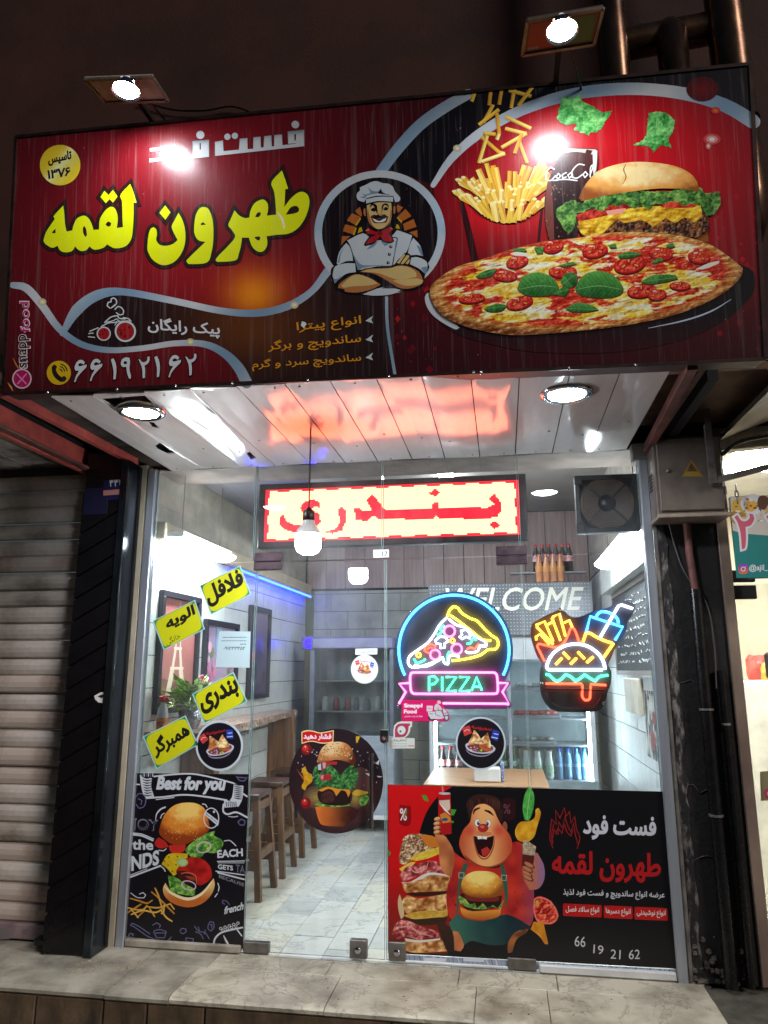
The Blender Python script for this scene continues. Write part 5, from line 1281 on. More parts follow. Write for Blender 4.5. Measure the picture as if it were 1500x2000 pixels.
# silver swooshes
def silver(x, y): return mixc((206, 210, 214), (122, 152, 178), .5 + .5 * math.sin(x * .021 + y * .016))
for p, w in ((left_sw, [12, 16, 15, 13, 12, 11, 11, 12, 15, 20, 22]), (low_top, [10, 22, 20, 14, 13, 13, 14, 15, 13, 16])):
    bgk.line(p, w, 0, grad=silver, grid=9)
bgk.line(pts('742,338 778,290 822,243 872,208 915,184'), [20, 22, 22, 20], 0, grad=silver, grid=9)
bgk.line(arcR, [10, 16, 20, 22, 24, 24, 26, 28], 0, grad=silver, grid=10)
bgk.line(pts('755,570 757,640 772,735'), 6, 0, grad=silver, grid=8)
# glints on the swoosh
def soft(k, cx, cy, rx, ry, c0, c1, n=24, rings=3):
    for i in range(rings, 0, -1):
        t = i / rings; k.blob(ell(cx, cy, rx * t, ry * t, n), mixc(c0, c1, (t - 1 / rings) * rings / max(1, rings - 1) * .85))
for cx, cy in ((83, 590), (575, 596), (372, 668), (893, 290)): soft(bgk, cx, cy, 8, 7, (250, 240, 190), (190, 180, 150))
# red diamonds
RD = random.Random(11)
for i in range(70):
    x, y = (RD.uniform(770, 850), RD.uniform(420, 730)) if i < 34 else (RD.uniform(1390, 1485), RD.uniform(280, 690))
    if rad(x, y, 742, 455, 1) < 138: continue
    s = RD.choice([3, 4, 5, 7, 9]); bgk.blob(pts('%f,%f %f,%f %f,%f %f,%f' % (x, y - s, x + s * .85, y, x, y + s, x - s * .85, y)), mixc(right_red(x, y), (210, 26, 38), RD.uniform(.15, .7)))
# roundel
ring = ell(742, 455, 128, 122, 60); bgk.shape([ring], 0, grad=lambda x, y: mixc((150, 178, 198), (196, 200, 204), (y - 380) / 160 if y > 455 else (455 - y) / 120), grid=12)
bgk.blob(ell(742, 455, 113, 108, 60), (20, 8, 12))
bgk.build('background_print', PM, sign)

# ---- lettering
lt = Ink(SGN, .0028)
A = lambda s: smooth_loop(pts(s, 70, 320, 5.357), True, 4); B = lambda s: smooth_loop(pts(s, 340, 320, 5.357), True, 4)
LOGO = [(A("85,800 110,720 160,640 200,580 190,550 290,440 300,520 310,640 325,712 385,700 400,640 430,580 480,550 520,548 560,580 590,640 605,695 665,690 670,600 695,540 740,480 790,452 830,470 855,530 860,590 850,675 915,665 910,600 905,400 890,325 990,215 1020,290 1058,410 1025,410 1025,560 1015,720 1000,790 960,850 900,880 830,885 790,870 750,845 710,880 640,900 600,895 565,865 530,905 480,915 440,895 415,865 380,915 310,928 260,910 230,860 180,880 130,860 95,830"),
         [A("170,720 210,680 210,730 180,728"), A("495,680 510,650 530,690 537,750 520,768 500,730"), A("735,630 760,605 790,620 785,650 760,660 738,645")]),
        (A("680,350 720,285 765,330 810,275 858,345 810,408 775,372 735,415"), []),
        (A("1170,890 1180,760 1200,690 1230,665 1260,685 1270,740 1262,800 1300,850 1370,860 1440,840 1486,800 1425,672 1450,600 1496,515 1536,590 1561,680 1568,780 1551,880 1506,970 1440,1035 1360,1062 1290,1050 1220,1000 1185,940"), []),
        (A("1295,515 1355,438 1412,510 1358,588"), []),
        (B("135,1010 330,820 255,800 215,730 215,640 230,540 270,470 315,455 360,475 395,550 412,650 412,800 395,920 345,1035 160,1050 140,1035"), [B("280,630 305,613 338,640 285,645")]),
        (B("440,1000 480,950 560,870 640,770 610,700 570,645 600,570 635,490 680,540 740,570 790,565 800,500 840,420 900,383 945,380 980,420 985,480 972,545 1070,535 1065,440 1050,300 1022,195 1130,72 1165,170 1195,265 1165,268 1160,380 1155,455 1220,370 1290,310 1350,297 1400,330 1418,400 1400,500 1350,610 1280,690 1190,735 1080,745 970,760 978,830 960,890 915,925 860,910 815,860 785,775 712,775 705,840 680,940 645,1012 460,1028 440,1015"),
         [B("850,560 870,520 900,505 912,525 890,558"), B("840,770 870,800 895,805 905,775 890,762"), B("1170,535 1220,460 1280,443 1310,470 1300,505 1250,525")])]
for o, h in LOGO: lt.shape(ribbon(o, 14, True) + [o], (44, 24, 22))
for o, h in LOGO: lt.shape([o], (226, 232, 10), h)
lt.line(pts('1075,510 1110,545 1140,600 1155,680', 340, 320, 5.357), [1, 4, 5, 3], (250, 240, 200))
lt.build('brand_lettering', PM, sign); lt = Ink(SGN, .0028)
K3 = lambda s: pts(s, 280, 220, 4.412)
GREY = lambda x, y: mixc((196, 200, 204), (122, 132, 138), math.exp(-((y - (270 - (x - 430) * .10)) / 7) ** 2))
FAST = [("1388,150 1388,292 620,376 618,255 688,242 692,335 826,322 832,228 898,222 900,318 948,314 950,216 1012,210 1014,304 1038,302 1042,206 1104,200 1108,295 1128,293 1130,196 1196,190 1200,284 1318,270 1320,266 1250,272 1244,165", "1302,190 1316,186 1316,240 1304,248"),
        ("568,236 568,384 330,408 330,372 496,358 428,360 426,248", "486,268 498,264 498,318 488,326"), ("428,375 428,400 340,408 250,300 270,270 330,372", None), ("55,432 55,398 150,392 150,330 60,338 56,310 220,290 222,408", None)]
for o, h in FAST: lt.shape([K3(o)], 0, [K3(h)] if h else [], grad=GREY, grid=6)
for cx, cy, r in ((1311, 106, 33), (726, 211, 27), (790, 203, 27), (493, 195, 35)): lt.blob(ell(*(np.array([cx, cy]) / 4.412 + [280, 220]), r / 4.412), (186, 192, 196))
lt.build('fast_food_lettering', PM, sign); lt = Ink(SGN, .0028)
# founding-date disc
lt.shape([ell(118, 323, 39.5, 39.5, 44)], 0, grad=lambda x, y: mixc((226, 196, 40), (246, 240, 170), math.exp(-((x + y * .8 - 376) / 14) ** 2) + .3 * math.exp(-((x + y * .8 - 400) / 10) ** 2)), grid=5)
text(lt, 'تاسیس', (95, 326), (141, 316), (94, 303), (40, 34, 20), .05); text(lt, '۱۳۷۶', (93, 351), (138, 344), (93, 333), (30, 28, 40), .04, False)
lt.build('founding_disc', PM, sign); lt = Ink(SGN, .0028)
# menu lines
GOLD = (226, 150, 24)
text(lt, 'انواع پیتزا', (580, 654), (706, 640), (579, 630), GOLD, .012); text(lt, 'ساندویچ و برگر', (524, 692), (706, 676), (523, 666), GOLD, .012); text(lt, 'ساندویچ سرد و گرم', (493, 726), (706, 712), (492, 703), GOLD, .012)
for x, y in ((714, 625), (714, 662), (714, 697)): lt.shape([pts('%d,%d %d,%d %d,%d %d,%d' % (x, y + 2, x + 15, y - 8, x + 11, y, x + 15, y + 7))], (200, 208, 214))
lt.shape([pts('590,628 597,630 599,634 593,641 588,636')], (230, 230, 232))
lt.build('menu_lettering', PM, sign); lt = Ink(SGN, .0028)
text(lt, 'پیک رایگان', (289, 652), (430, 662), (289, 619), (226, 226, 230), .022)
lt.build('delivery_lettering', PM, sign); lt = Ink(SGN, .0028)
# phone number
lt.blob(ell(115.5, 728.5, 23.5, 23.5, 36), (222, 184, 16))
lt.sm(pts('102,716 108,712 112,717 110,722 114,731 121,737 126,734 131,739 127,745 119,746 109,739 103,729'), (36, 22, 16))
for r in (6, 11, 16): lt.line([(116 + r * math.cos(t), 727 - r * math.sin(t)) for t in np.linspace(.15, 1.35, 7)], 2.2, (36, 22, 16), False)
K4 = lambda s: smooth_loop(pts(s, 100, 550, 3.75), True, 3)
D6 = "175,640 178,612 200,580 228,575 250,592 240,608 215,598 198,612 210,622 262,608 258,630 228,660 195,700 180,738 170,735 185,690 200,665 205,652 185,655"
D2 = "640,568 655,575 668,590 690,590 705,575 706,552 722,550 722,580 705,605 685,615 690,650 688,705 672,710 668,640 655,600"
D1 = "440,572 458,562 475,600 480,650 474,715 458,718 458,650"; D9 = "512,605 522,570 550,556 575,560 580,590 575,640 586,690 584,714 570,708 556,660 552,625 525,625"
for s_, dx, dy in ((D6, 0, 0), (D6, 115, -7), (D1, 0, 0), (D9, 0, 0), (D2, 0, 0), (D1, 318, -17), (D6, 690, -35), (D2, 342, -20)):
    a = pts(s_, 100, 550, 3.75) + np.array([dx, dy]) / 3.75; a = smooth_loop(a, True, 3)
    lt.shape(ribbon(a, 3.5, True) + [a], (40, 10, 14)); lt.shape([a], (216, 220, 224), [ell(545 / 3.75 + 100, 595 / 3.75 + 550, 3.6, 3.2, 10)] if s_ == D9 else [])
lt.build('phone_number', PM, sign); lt = Ink(SGN, .0028)
# vertical delivery-service name and its badge
text(lt, 'snapp', (62, 720), (60, 652), (38, 721), (240, 226, 230), .045, False); text(lt, 'food', (60, 650), (58, 588), (40, 650), (240, 226, 230), .045, False)
text(lt, 'snapp', (60, 718), (58, 653), (39, 719), (40, 16, 24), .012, False); text(lt, 'food', (58, 650), (57, 590), (40, 650), (196, 36, 120), .012, False)
lt.blob(ell(43.5, 740, 19, 19.5, 32), (226, 200, 210)); lt.blob(ell(43.5, 740, 16.5, 17, 32), (176, 20, 96))
for a in ('34,731 52,750', '52,731 35,750'): lt.line(pts(a), 2.6, (226, 130, 180), False)
lt.line(pts('26,700 32,712 38,722'), [1, 3, 1], (210, 120, 40)); lt.line(pts('16,748 22,756 26,764'), [1, 4, 1], (210, 150, 80))
lt.build('side_lettering', PM, sign); lt = Ink(SGN, .0028)
# pizza-wheeled courier
W = (214, 220, 224)
for cx, cy, r in ((387, 383, 50), (545, 366, 75)):
    c = np.array([cx, cy]) / 3.75 + [100, 550]; r /= 3.75; lt.blob(ell(*c, r * 1.04, r * 1.04, 30), W); lt.blob(ell(*c, r * .86, r * .86, 30), (40, 14, 16)); lt.blob(ell(*c, r * .82, r * .82, 30), (170, 26, 30))
    for i in range(9): a, b = RD.uniform(0, 6.28), RD.uniform(.1, .62); lt.blob(ell(c[0] + b * r * math.cos(a), c[1] + b * r * math.sin(a), RD.uniform(.07, .12) * r, None, 8), RD.choice([(70, 14, 18), (110, 14, 18), (50, 20, 16)]))
for s_, w in (("430,195 412,178 420,155 440,150 442,128 462,122 480,140 478,165 465,175 440,195", 2.2), ("470,205 490,185 515,192 532,215 528,240 505,245 480,230", 2.2), ("370,330 420,305 470,300 520,292 585,290 570,275 530,265", 2.2), ("395,300 440,262 490,250 500,270 545,275", 2.4), ("400,300 450,290 480,275 500,290", 1.8), ("470,320 485,295", 1.8), ("345,340 285,365", 2), ("310,378 278,382", 2), ("320,410 275,405", 2), ("450,190 470,175", 2)): lt.line(pts(s_, 100, 550, 3.75), w, W)
lt.build('courier_print', PM, sign)

# ---- chef in the roundel (plain flat-colour cook)
ch = Ink(SGN, .0028)
C = lambda s: pts(s, 640, 340, 7.143)
def cs(s, col, k=3): ch.shape([smooth_loop(C(s), True, k)], col)
OUT = (14, 8, 12); WHT = (190, 198, 204); SHD = (112, 136, 160); SK = (206, 176, 112); SKD = (176, 110, 60); BR = (176, 96, 36); YL = (196, 160, 20)
for s_ in ("385,520 450,460 480,560 470,600 420,560", "270,650 340,550 460,600 400,720", "215,800 245,705 390,740 370,850", "190,1000 200,870 320,870 230,950", "975,430 1055,470 985,545 960,480", "975,600 1085,490 1170,590 1030,670", "1050,700 1200,630 1240,740 1075,795", "1130,820 1250,785 1255,890 1180,850"): cs(s_, BR, 2)
for s_ in ("420,830 440,760 470,740 490,800", "1005,770 995,720 960,700 950,760", "380,715 455,610 465,630 405,725", "975,600 1040,668 1030,690 965,615", "350,850 390,745 405,760 375,855"): cs(s_, YL, 2)
# hat
cs("395,330 400,270 440,230 440,180 510,150 560,130 620,98 700,98 780,120 850,130 920,170 950,240 1010,310 1025,350 1000,395 940,405 920,400 540,430 480,400 420,380", OUT)
cs("405,320 415,270 450,235 450,190 520,160 570,135 630,108 700,106 770,130 850,140 910,180 935,240 1000,315 1015,350 995,385 945,395 915,310 700,305 545,345 510,395 430,370", WHT)
cs("470,265 530,290 600,265 560,185 620,235 700,245 740,205 790,270 870,290 700,275 560,300 520,345 450,325 520,310", SHD); cs("740,215 780,270 880,295 760,285 700,270", OUT)
cs("535,345 700,315 915,315 912,390 700,380 540,420", WHT); cs("540,340 700,308 918,310 918,322 700,322 540,356", OUT)
# hair, ears, head
cs("525,420 700,385 915,395 960,440 965,560 900,700 780,780 690,790 600,745 545,650 490,560 490,460", OUT)
cs("548,440 700,400 888,405 895,560 870,680 790,750 710,772 640,745 575,670 552,560", SK); cs("560,480 620,700 690,768 640,745 575,670 552,560", SKD); cs("880,480 860,660 790,745 860,690 895,560", SKD)
cs("500,500 525,480 535,590 510,580", SKD); cs("918,460 945,450 945,540 920,560", SKD)
for s_ in ("585,490 600,430 640,412 690,450 690,560 665,500 640,440 610,450", "760,540 755,450 800,412 845,430 855,480 820,440 790,440 772,480", "600,500 640,470 680,500 660,530 620,520", "775,490 810,460 850,480 830,510 790,510"): cs(s_, OUT)
cs("690,500 700,570 740,580 770,570 745,500", SKD); cs("700,500 712,560 740,568 755,558 740,500", SK)
cs("600,595 650,570 700,590 740,585 790,575 850,600 820,680 720,690 640,680", (96, 34, 24)); cs("630,600 700,570 740,590 790,565 830,590 780,640 720,620 660,640", (20, 16, 16)); cs("625,620 660,635 720,628 790,630 820,610 800,660 720,678 660,665", (226, 224, 220)); cs("665,635 720,630 780,630 720,660", OUT)
# jacket
cs("120,1260 160,1080 240,960 380,890 520,800 920,790 1080,800 1220,870 1310,990 1350,1160 1420,1300 1360,1410 1330,1560 1200,1620 1000,1640 850,1700 500,1690 420,1680 130,1620 100,1540 50,1400 60,1310", OUT)
cs("275,930 490,830 600,900 720,930 880,880 970,785 1180,860 1150,960 1100,1090 980,1200 910,1275 700,1290 480,1335 425,1340 380,1190 320,1010", WHT)
cs("350,1110 420,1220 500,1275 850,1270 520,1305 430,1345 390,1210", SHD); cs("540,1060 600,1000 720,930 640,1020", SHD); cs("740,940 800,1010 920,950 860,910", SHD)
cs("130,1250 165,1090 260,965 310,1020 345,1130 355,1215 260,1220 150,1270", WHT); cs("165,1245 190,1110 250,1010 180,1100 140,1230", SHD)
cs("1120,1100 1150,980 1195,895 1290,1000 1335,1150 1240,1130 1160,1135", WHT); cs("1240,990 1300,1130 1335,1150 1300,1030", SHD)
ch.line(C("880,880 965,895 975,910 905,1270"), 1.8, OUT, False); ch.line(C("960,940 930,1150"), 2.2, SHD)
for x, y in ((882, 1017), (862, 1124), (845, 1241)): c = np.array([x, y]) / 7.143 + [640, 340]; ch.blob(ell(*c, 3.2, 3.2, 12), OUT); ch.blob(ell(c[0] + .8, c[1] - .8, 1.1, None, 8), (220, 220, 220))
cs("75,1390 110,1290 250,1250 385,1250 395,1370 250,1400 100,1525 75,1440", WHT); cs("75,1450 120,1470 200,1420 105,1530", SHD)
cs("1165,1170 1260,1165 1380,1225 1390,1330 1355,1395 1290,1330 1150,1260", WHT); cs("1300,1310 1390,1290 1380,1370 1355,1395", SHD)
# scarf
cs("500,790 560,745 700,800 860,725 940,770 900,850 930,940 880,970 780,950 720,900 640,980 520,1010 510,980 570,890 620,850 530,830", OUT)
cs("540,800 580,765 700,815 860,750 915,775 850,830 900,900 905,945 800,940 735,870 650,950 530,985 590,900 680,850 560,830", (168, 16, 32)); cs("690,800 770,800 780,850 700,860", (120, 8, 24)); cs("520,800 570,760 580,790", (226, 120, 60)); cs("870,740 920,775 880,770", (226, 120, 60))
# arms
cs("130,1600 150,1540 300,1420 440,1390 640,1450 760,1540 640,1620 420,1670 240,1660", OUT); cs("145,1590 170,1530 320,1425 440,1402 620,1465 740,1545 620,1610 420,1655 250,1645 230,1610", SKD); cs("190,1560 320,1440 440,1408 600,1465 700,1530 560,1560 350,1570 230,1590", SK)
cs("430,1370 520,1320 700,1310 860,1300 980,1270 1130,1280 1280,1350 1340,1470 1330,1540 1180,1610 1000,1600 850,1530 640,1410", OUT); cs("450,1370 560,1325 860,1315 980,1282 1120,1290 1270,1365 1330,1480 1310,1540 1150,1600 1000,1590 880,1520 650,1395", SKD); cs("470,1365 620,1330 860,1320 980,1290 1120,1300 1230,1370 1240,1440 1000,1480 880,1450 700,1385", SK); cs("900,1490 1240,1460 1335,1490 1290,1545 1080,1560", SK)
cs("940,1270 1060,1120 1085,1105 1150,1125 1165,1190 1130,1265", OUT)
for s_ in ("965,1240 1065,1120 1085,1130 1000,1255", "1020,1255 1100,1140 1130,1135 1140,1160 1060,1255", "1085,1255 1140,1185 1145,1220 1120,1262"): cs(s_, SK, 2)
cs("490,1680 780,1580 1020,1620 960,1660 840,1690 640,1700", WHT); cs("760,1590 900,1560 1000,1600 760,1600", (50, 44, 60))
ch.build('chef_print', PM, sign)

# ---- food
fd = Ink(SGN, .0028, .00003); F = lambda s: pts(s, 800, 100, 2.143)
def fs(s, col=0, grad=None, grid=0, k=3): fd.shape([smooth_loop(F(s), True, k)], col, grad=grad, grid=grid)
def fq(x, y): return x / 2.143 + 800, y / 2.143 + 100
def LEAFV(c0, c1, fr=.09):
    @vec
    def g(V):
        x, y = V[:, 0], V[:, 1]; w = fbm(x * fr, y * fr, 3); rdg = 1 - np.abs(2 * fbm(x * fr * 1.3 + 4 * w, y * fr * 1.3 - 3 * w, 8) - 1)
        sh = fbm(x * fr * 2, y * fr * 2, 5) - fbm((x + 1.6) * fr * 2, (y + 1.8) * fr * 2, 5)
        return cmix(c0, c1, rdg ** 2.5 * .6 + sstep(.3, .75, w) * .55 - .08) + sh[:, None] * 80
    return g
def BUNV(cx, cy, rx, ry, hi=(255, 226, 160), mid=(232, 160, 76), lo=(150, 78, 26), seed=2):
    @vec
    def g(V):
        x, y = V[:, 0], V[:, 1]; a, b = (x - cx) / rx, (y - cy) / ry; r2 = a * a + b * b
        t = r2 * .75 + b * .30 + (fbm(x * .05, y * .08, seed) - .5) * .5 + (fbm(x * .3, y * .3, seed + 9) - .5) * .16
        c = cmix(hi, mid, sstep(.0, .42, t)); return cmix(c, lo, sstep(.42, 1.05, t))
    return g
def MEATV(c0, c1, fr=.16):
    @vec
    def g(V):
        x, y = V[:, 0], V[:, 1]; h = fbm(x * fr, y * fr, 4); sh = fbm((x - 1.2) * fr * 1.6, (y - 1.4) * fr * 1.6, 6) - fbm(x * fr * 1.6, y * fr * 1.6, 6)
        return cmix(c0, c1, sstep(.3, .7, h)) - sh[:, None] * 260
    return g
def CHEESEV(fr=.06):
    @vec
    def g(V):
        x, y = V[:, 0], V[:, 1]; h = fbm(x * fr, y * fr * 1.4, 2); sh = h - fbm((x + 1.5) * fr, (y + 2) * fr * 1.4, 2)
        return cmix((206, 138, 12), (255, 214, 56), h * 1.3 - .15) + sh[:, None] * 420
    return g
# falling lettuce
for s_, gx, gy in (("615,285 630,230 640,190 680,195 715,178 720,210 770,235 800,255 850,250 820,295 790,335 755,340 750,357 690,330 700,300 650,310", 720, 265), ("935,395 985,360 1000,260 1060,255 1110,290 1100,340 1085,365 1095,405 1050,395 1020,425 1000,400", 1040, 330)):
    fd.shape([rag(F(s_), 1.6, 3, int(gx))], 0, grad=LEAFV((24, 116, 40), (150, 226, 130)), grid=1.8)
soft(fd, *fq(1265, 370), 17, 11, (226, 216, 206), (190, 40, 40)); soft(fd, *fq(1250, 398), 6, 8, (214, 200, 190), (190, 40, 40)); soft(fd, *fq(1225, 160), 31, 24, (112, 12, 18), (80, 10, 18)); soft(fd, *fq(1280, 250), 9, 7, (214, 120, 50), (190, 30, 34))
# fries box and fries
fs("205,625 232,632 300,700 420,730 540,690 575,560 560,700 540,850 520,960 300,960 270,860", grad=lambda x, y: mixc((196, 16, 26), (90, 8, 14), (y - 430) / 110), grid=8)
fs("208,628 228,635 262,760 290,880 262,890 240,780", (50, 6, 12)); fs("548,660 562,640 552,740 540,850 528,850", (60, 8, 12))
RF = random.Random(5)
def fry(x0, y0, x1, y1, w):
    a, b = np.array([x0, y0], float), np.array([x1, y1], float); d = b - a; d /= np.linalg.norm(d) + 1e-6; n = np.array([-d[1], d[0]]); c = RF.choice([(244, 200, 70), (250, 216, 104), (236, 176, 54), (252, 228, 140)])
    fd.shape([np.array([a - n * w / 2, b - n * w / 2, b + n * w / 2, a + n * w / 2])], c)
    fd.shape([np.array([a + n * w * .14, b + n * w * .14, b + n * w / 2, a + n * w / 2])], mixc(c, (190, 116, 30), .5))
for i in range(46):
    t = RF.uniform(-1, 1); bx, by = fq(410 + 110 * t, 640 - 50 * abs(t)); an = t * .8 + RF.uniform(-.2, .2); L = RF.uniform(40, 88) - 22 * abs(t)
    fry(bx, by, bx + math.sin(an) * L, by - math.cos(an) * L, RF.uniform(8, 11))
for i in range(74):
    t = -1 + 2 * (i % 37) / 36 + RF.uniform(-.05, .05); row_ = i // 37; bx, by = fq(410 + 150 * t, 722 - 95 * t * t - 62 * (1 - row_)); an = t * 1.05 + RF.uniform(-.28, .28); L = RF.uniform(24, 48)
    ex, ey = bx + math.sin(an) * L, by - math.cos(an) * L; fry(bx, by, ex, ey, RF.uniform(8, 11)); fd.blob(ell(ex, ey, 4.4, 3, 8), (253, 236, 160))
for s_ in ("340,165 333,228", "385,162 375,225", "275,168 260,212", "350,225 310,300", "290,310 375,245", "440,150 425,240", "415,165 510,190", "515,150 455,230", "400,275 508,325", "365,260 375,345 365,372", "300,360 375,425 395,430", "325,355 290,470", "300,465 400,430", "400,325 480,345 490,345", "385,405 490,345", "455,370 492,470", "440,430 470,345", "310,345 360,350"):
    p = F(s_)
    for a, b in zip(p, p[1:]): fry(*a, *b, 7)
# glass of cola
fs("640,405 785,412 790,470 775,530 735,590 715,660 700,790 590,795 570,720 565,620 590,520", grad=lambda x, y: mixc((92, 26, 16), (34, 8, 8), (y - 290) / 100), grid=7)
fs("575,560 590,520 600,650 605,790 585,795 566,700", (120, 60, 50)); fs("645,410 780,415 783,440 700,425 650,430", (206, 190, 180)); fs("765,420 785,420 780,500 768,520", (226, 220, 214)); fs("740,415 765,420 740,470 720,470", (70, 20, 14))
for i in range(40): x, y = fq(RF.uniform(570, 700), RF.uniform(560, 785)); fd.blob(ell(x, y, RF.uniform(.8, 2.2), RF.uniform(.8, 2), 7), RF.choice([(150, 70, 50), (110, 40, 30), (180, 120, 100)]))
for s_ in ("605,497 590,490 572,510 570,540 590,545 610,525", "622,515 612,530 622,538 632,525 622,515", "655,512 640,520 640,535 655,530", "675,512 662,522 668,535 678,525 680,512 683,533", "730,480 705,478 680,505 678,530 700,535 725,518", "735,508 725,520 733,532 745,520 735,508", "755,520 765,495 768,478 757,490 755,530", "785,510 772,520 778,530 788,522 790,508 794,530", "600,545 650,540 700,545"): fd.line(F(s_), 2.4, (240, 236, 232))
# burger
fs("1120,765 1245,735 1252,800 1180,795 1120,780", (150, 84, 30))
fs("690,690 740,660 900,640 1180,625 1240,690 1245,760 1180,780 1050,775 900,780 740,785 700,740", (70, 34, 18))
fd.shape([rag(F("700,735 760,715 900,700 1100,690 1245,690 1252,745 1200,780 1050,778 900,782 740,787"), 1.5, 4, 5)], 0, grad=MEATV((44, 20, 12), (150, 92, 44)), grid=1.8)
fd.shape([smooth_loop(F("705,715 830,680 930,660 1080,650 1215,645 1222,690 1190,722 1150,700 1110,722 1070,702 1020,738 970,712 900,722 870,704 830,742 800,772 760,784 715,762"), True, 3)], 0, grad=CHEESEV(), grid=2.2)
for s_ in ("695,690 800,655 905,640 935,655 830,690 712,716", "1028,632 1120,618 1205,630 1190,657 1060,657"): fd.shape([smooth_loop(F(s_), True, 3)], 0, grad=MEATV((140, 20, 16), (226, 66, 44), .07), grid=2.2)
fs("820,672 905,660 890,680 830,690", (240, 160, 140)); fs("1070,628 1130,622 1120,632 1080,636", (236, 120, 100))
fd.shape([rag(F("715,640 760,612 850,600 950,590 1060,590 1160,580 1215,575 1240,600 1290,590 1298,640 1272,682 1240,692 1215,652 1180,640 1150,652 1110,632 1060,645 1030,640 1000,668 970,650 940,662 900,640 870,655 850,645 800,674 770,660 740,672 700,682 690,740 660,770 635,730 612,695 620,660 680,628"), 1.8, 3, 8)], 0, grad=LEAFV((14, 60, 18), (150, 200, 90), .11), grid=1.8)
fd.shape([smooth_loop(F("708,618 730,570 780,512 850,482 930,468 1020,470 1110,485 1172,515 1202,552 1210,592 1150,582 1050,578 950,588 830,606 760,622 720,632"), True, 3)], 0, grad=BUNV(1240, 345, 128, 46), grid=2.4)
fd.line(F("905,475 895,500 905,530 890,560"), [1, 2.4, 2, 1], (150, 86, 40)); fd.line(F("908,476 899,500 909,528"), [.6, 1.2, .6], (255, 236, 190))
# plate and pizza
fs("65,1035 80,1000 200,960 1300,880 1400,900 1440,930 1442,1000 1400,1060 1330,1120 1220,1180 1100,1220 950,1250 800,1264 640,1265 480,1255 330,1225 200,1185 110,1120", grad=lambda x, y: mixc((24, 16, 20), (60, 8, 14), (y - 610) / 90), grid=10)
fs("64,1040 72,1015 92,1010 108,1060 150,1110 210,1158 190,1165 120,1125 80,1085", (196, 200, 206)); fd.line(F("1000,1160 1150,1128 1260,1090 1345,1040"), [1, 3, 3, 1], (190, 200, 220))
PZ = F("85,1000 120,955 200,905 300,875 420,835 560,800 700,785 850,762 1000,762 1130,775 1250,810 1330,860 1392,910 1385,945 1330,1002 1230,1060 1100,1110 960,1140 820,1162 700,1175 560,1186 430,1191 320,1176 220,1150 140,1110 100,1060")
cP, aP, bP = np.array(fq(738, 968)), np.array([655, -58]) / 2.143, np.array([22, 205]) / 2.143
_inv = np.linalg.inv(np.stack([aP, bP], 1))
def pz_at(r, t): return cP + r * (math.cos(t) * aP + math.sin(t) * bP)
@vec
def pizza(V):
    q = (V - cP) @ _inv.T; r = np.hypot(q[:, 0], q[:, 1]) * (1 + .05 * np.clip(q[:, 1], 0, 1)); X, Y = q[:, 0] * 9, q[:, 1] * 9
    wx = fbm(X * .7, Y * .7, 21) * 2; wy = fbm(X * .7 + 5, Y * .7, 22) * 2
    ch = fbm(X * .75 + wx, Y * .75 + wy, 31); fine = fbm(X * 3.2, Y * 3.2, 41)
    H = lambda dx, dy: fbm((X + dx) * 1.7, (Y + dy) * 1.7, 51) + .5 * fbm((X + dx) * 5, (Y + dy) * 5, 52)
    sh = H(0, 0) - H(.12, .16)
    sauce = cmix((170, 18, 12), (236, 80, 36), fine * 1.3 - .1)
    chee = cmix((250, 196, 44), (255, 247, 214), fbm(X * 1.3, Y * 1.3, 61) * 2.4 - .7)
    mk = sstep(.43, .50, ch + (fine - .5) * .12 - sstep(.72, .92, r) * .10)
    c = sauce + (chee - sauce) * mk[:, None]
    brn = sstep(.66, .78, fbm(X * 2.2 + 9, Y * 2.2, 71)); c = cmix(c, (150, 66, 18), brn * .35)
    edge = .895 + .03 * (fbm(np.arctan2(q[:, 1], q[:, 0]) * 6, r * 0, 81) - .5)
    cr = sstep(edge - .03, edge + .02, r)
    crust = cmix((240, 190, 112), (176, 96, 34), fbm(X * 1.6, Y * 1.6, 91) * 1.5 - .25); crust = cmix(crust, (206, 80, 26), sstep(.9, .0, (r - edge) / .05) * .6); crust = cmix(crust, (110, 54, 18), sstep(.955, 1.03, r) * .75)
    c = c + (crust - c) * cr[:, None]
    return c + (sh * 190)[:, None] + (sstep(.2, .32, sh) * 50)[:, None]
fd.shape([smooth_loop(PZ, True, 3)], 0, grad=pizza, grid=1.7)
for i in range(120):
    p = pz_at(math.sqrt(RF.random()) * .88, RF.uniform(0, 6.283)); fd.blob(ell(p[0], p[1], RF.uniform(.8, 2.6), RF.uniform(.5, 1.2), 6, RF.uniform(-.5, .5), .2, RF), RF.choice([(255, 246, 214), (90, 34, 14), (60, 60, 20), (150, 24, 16)]))
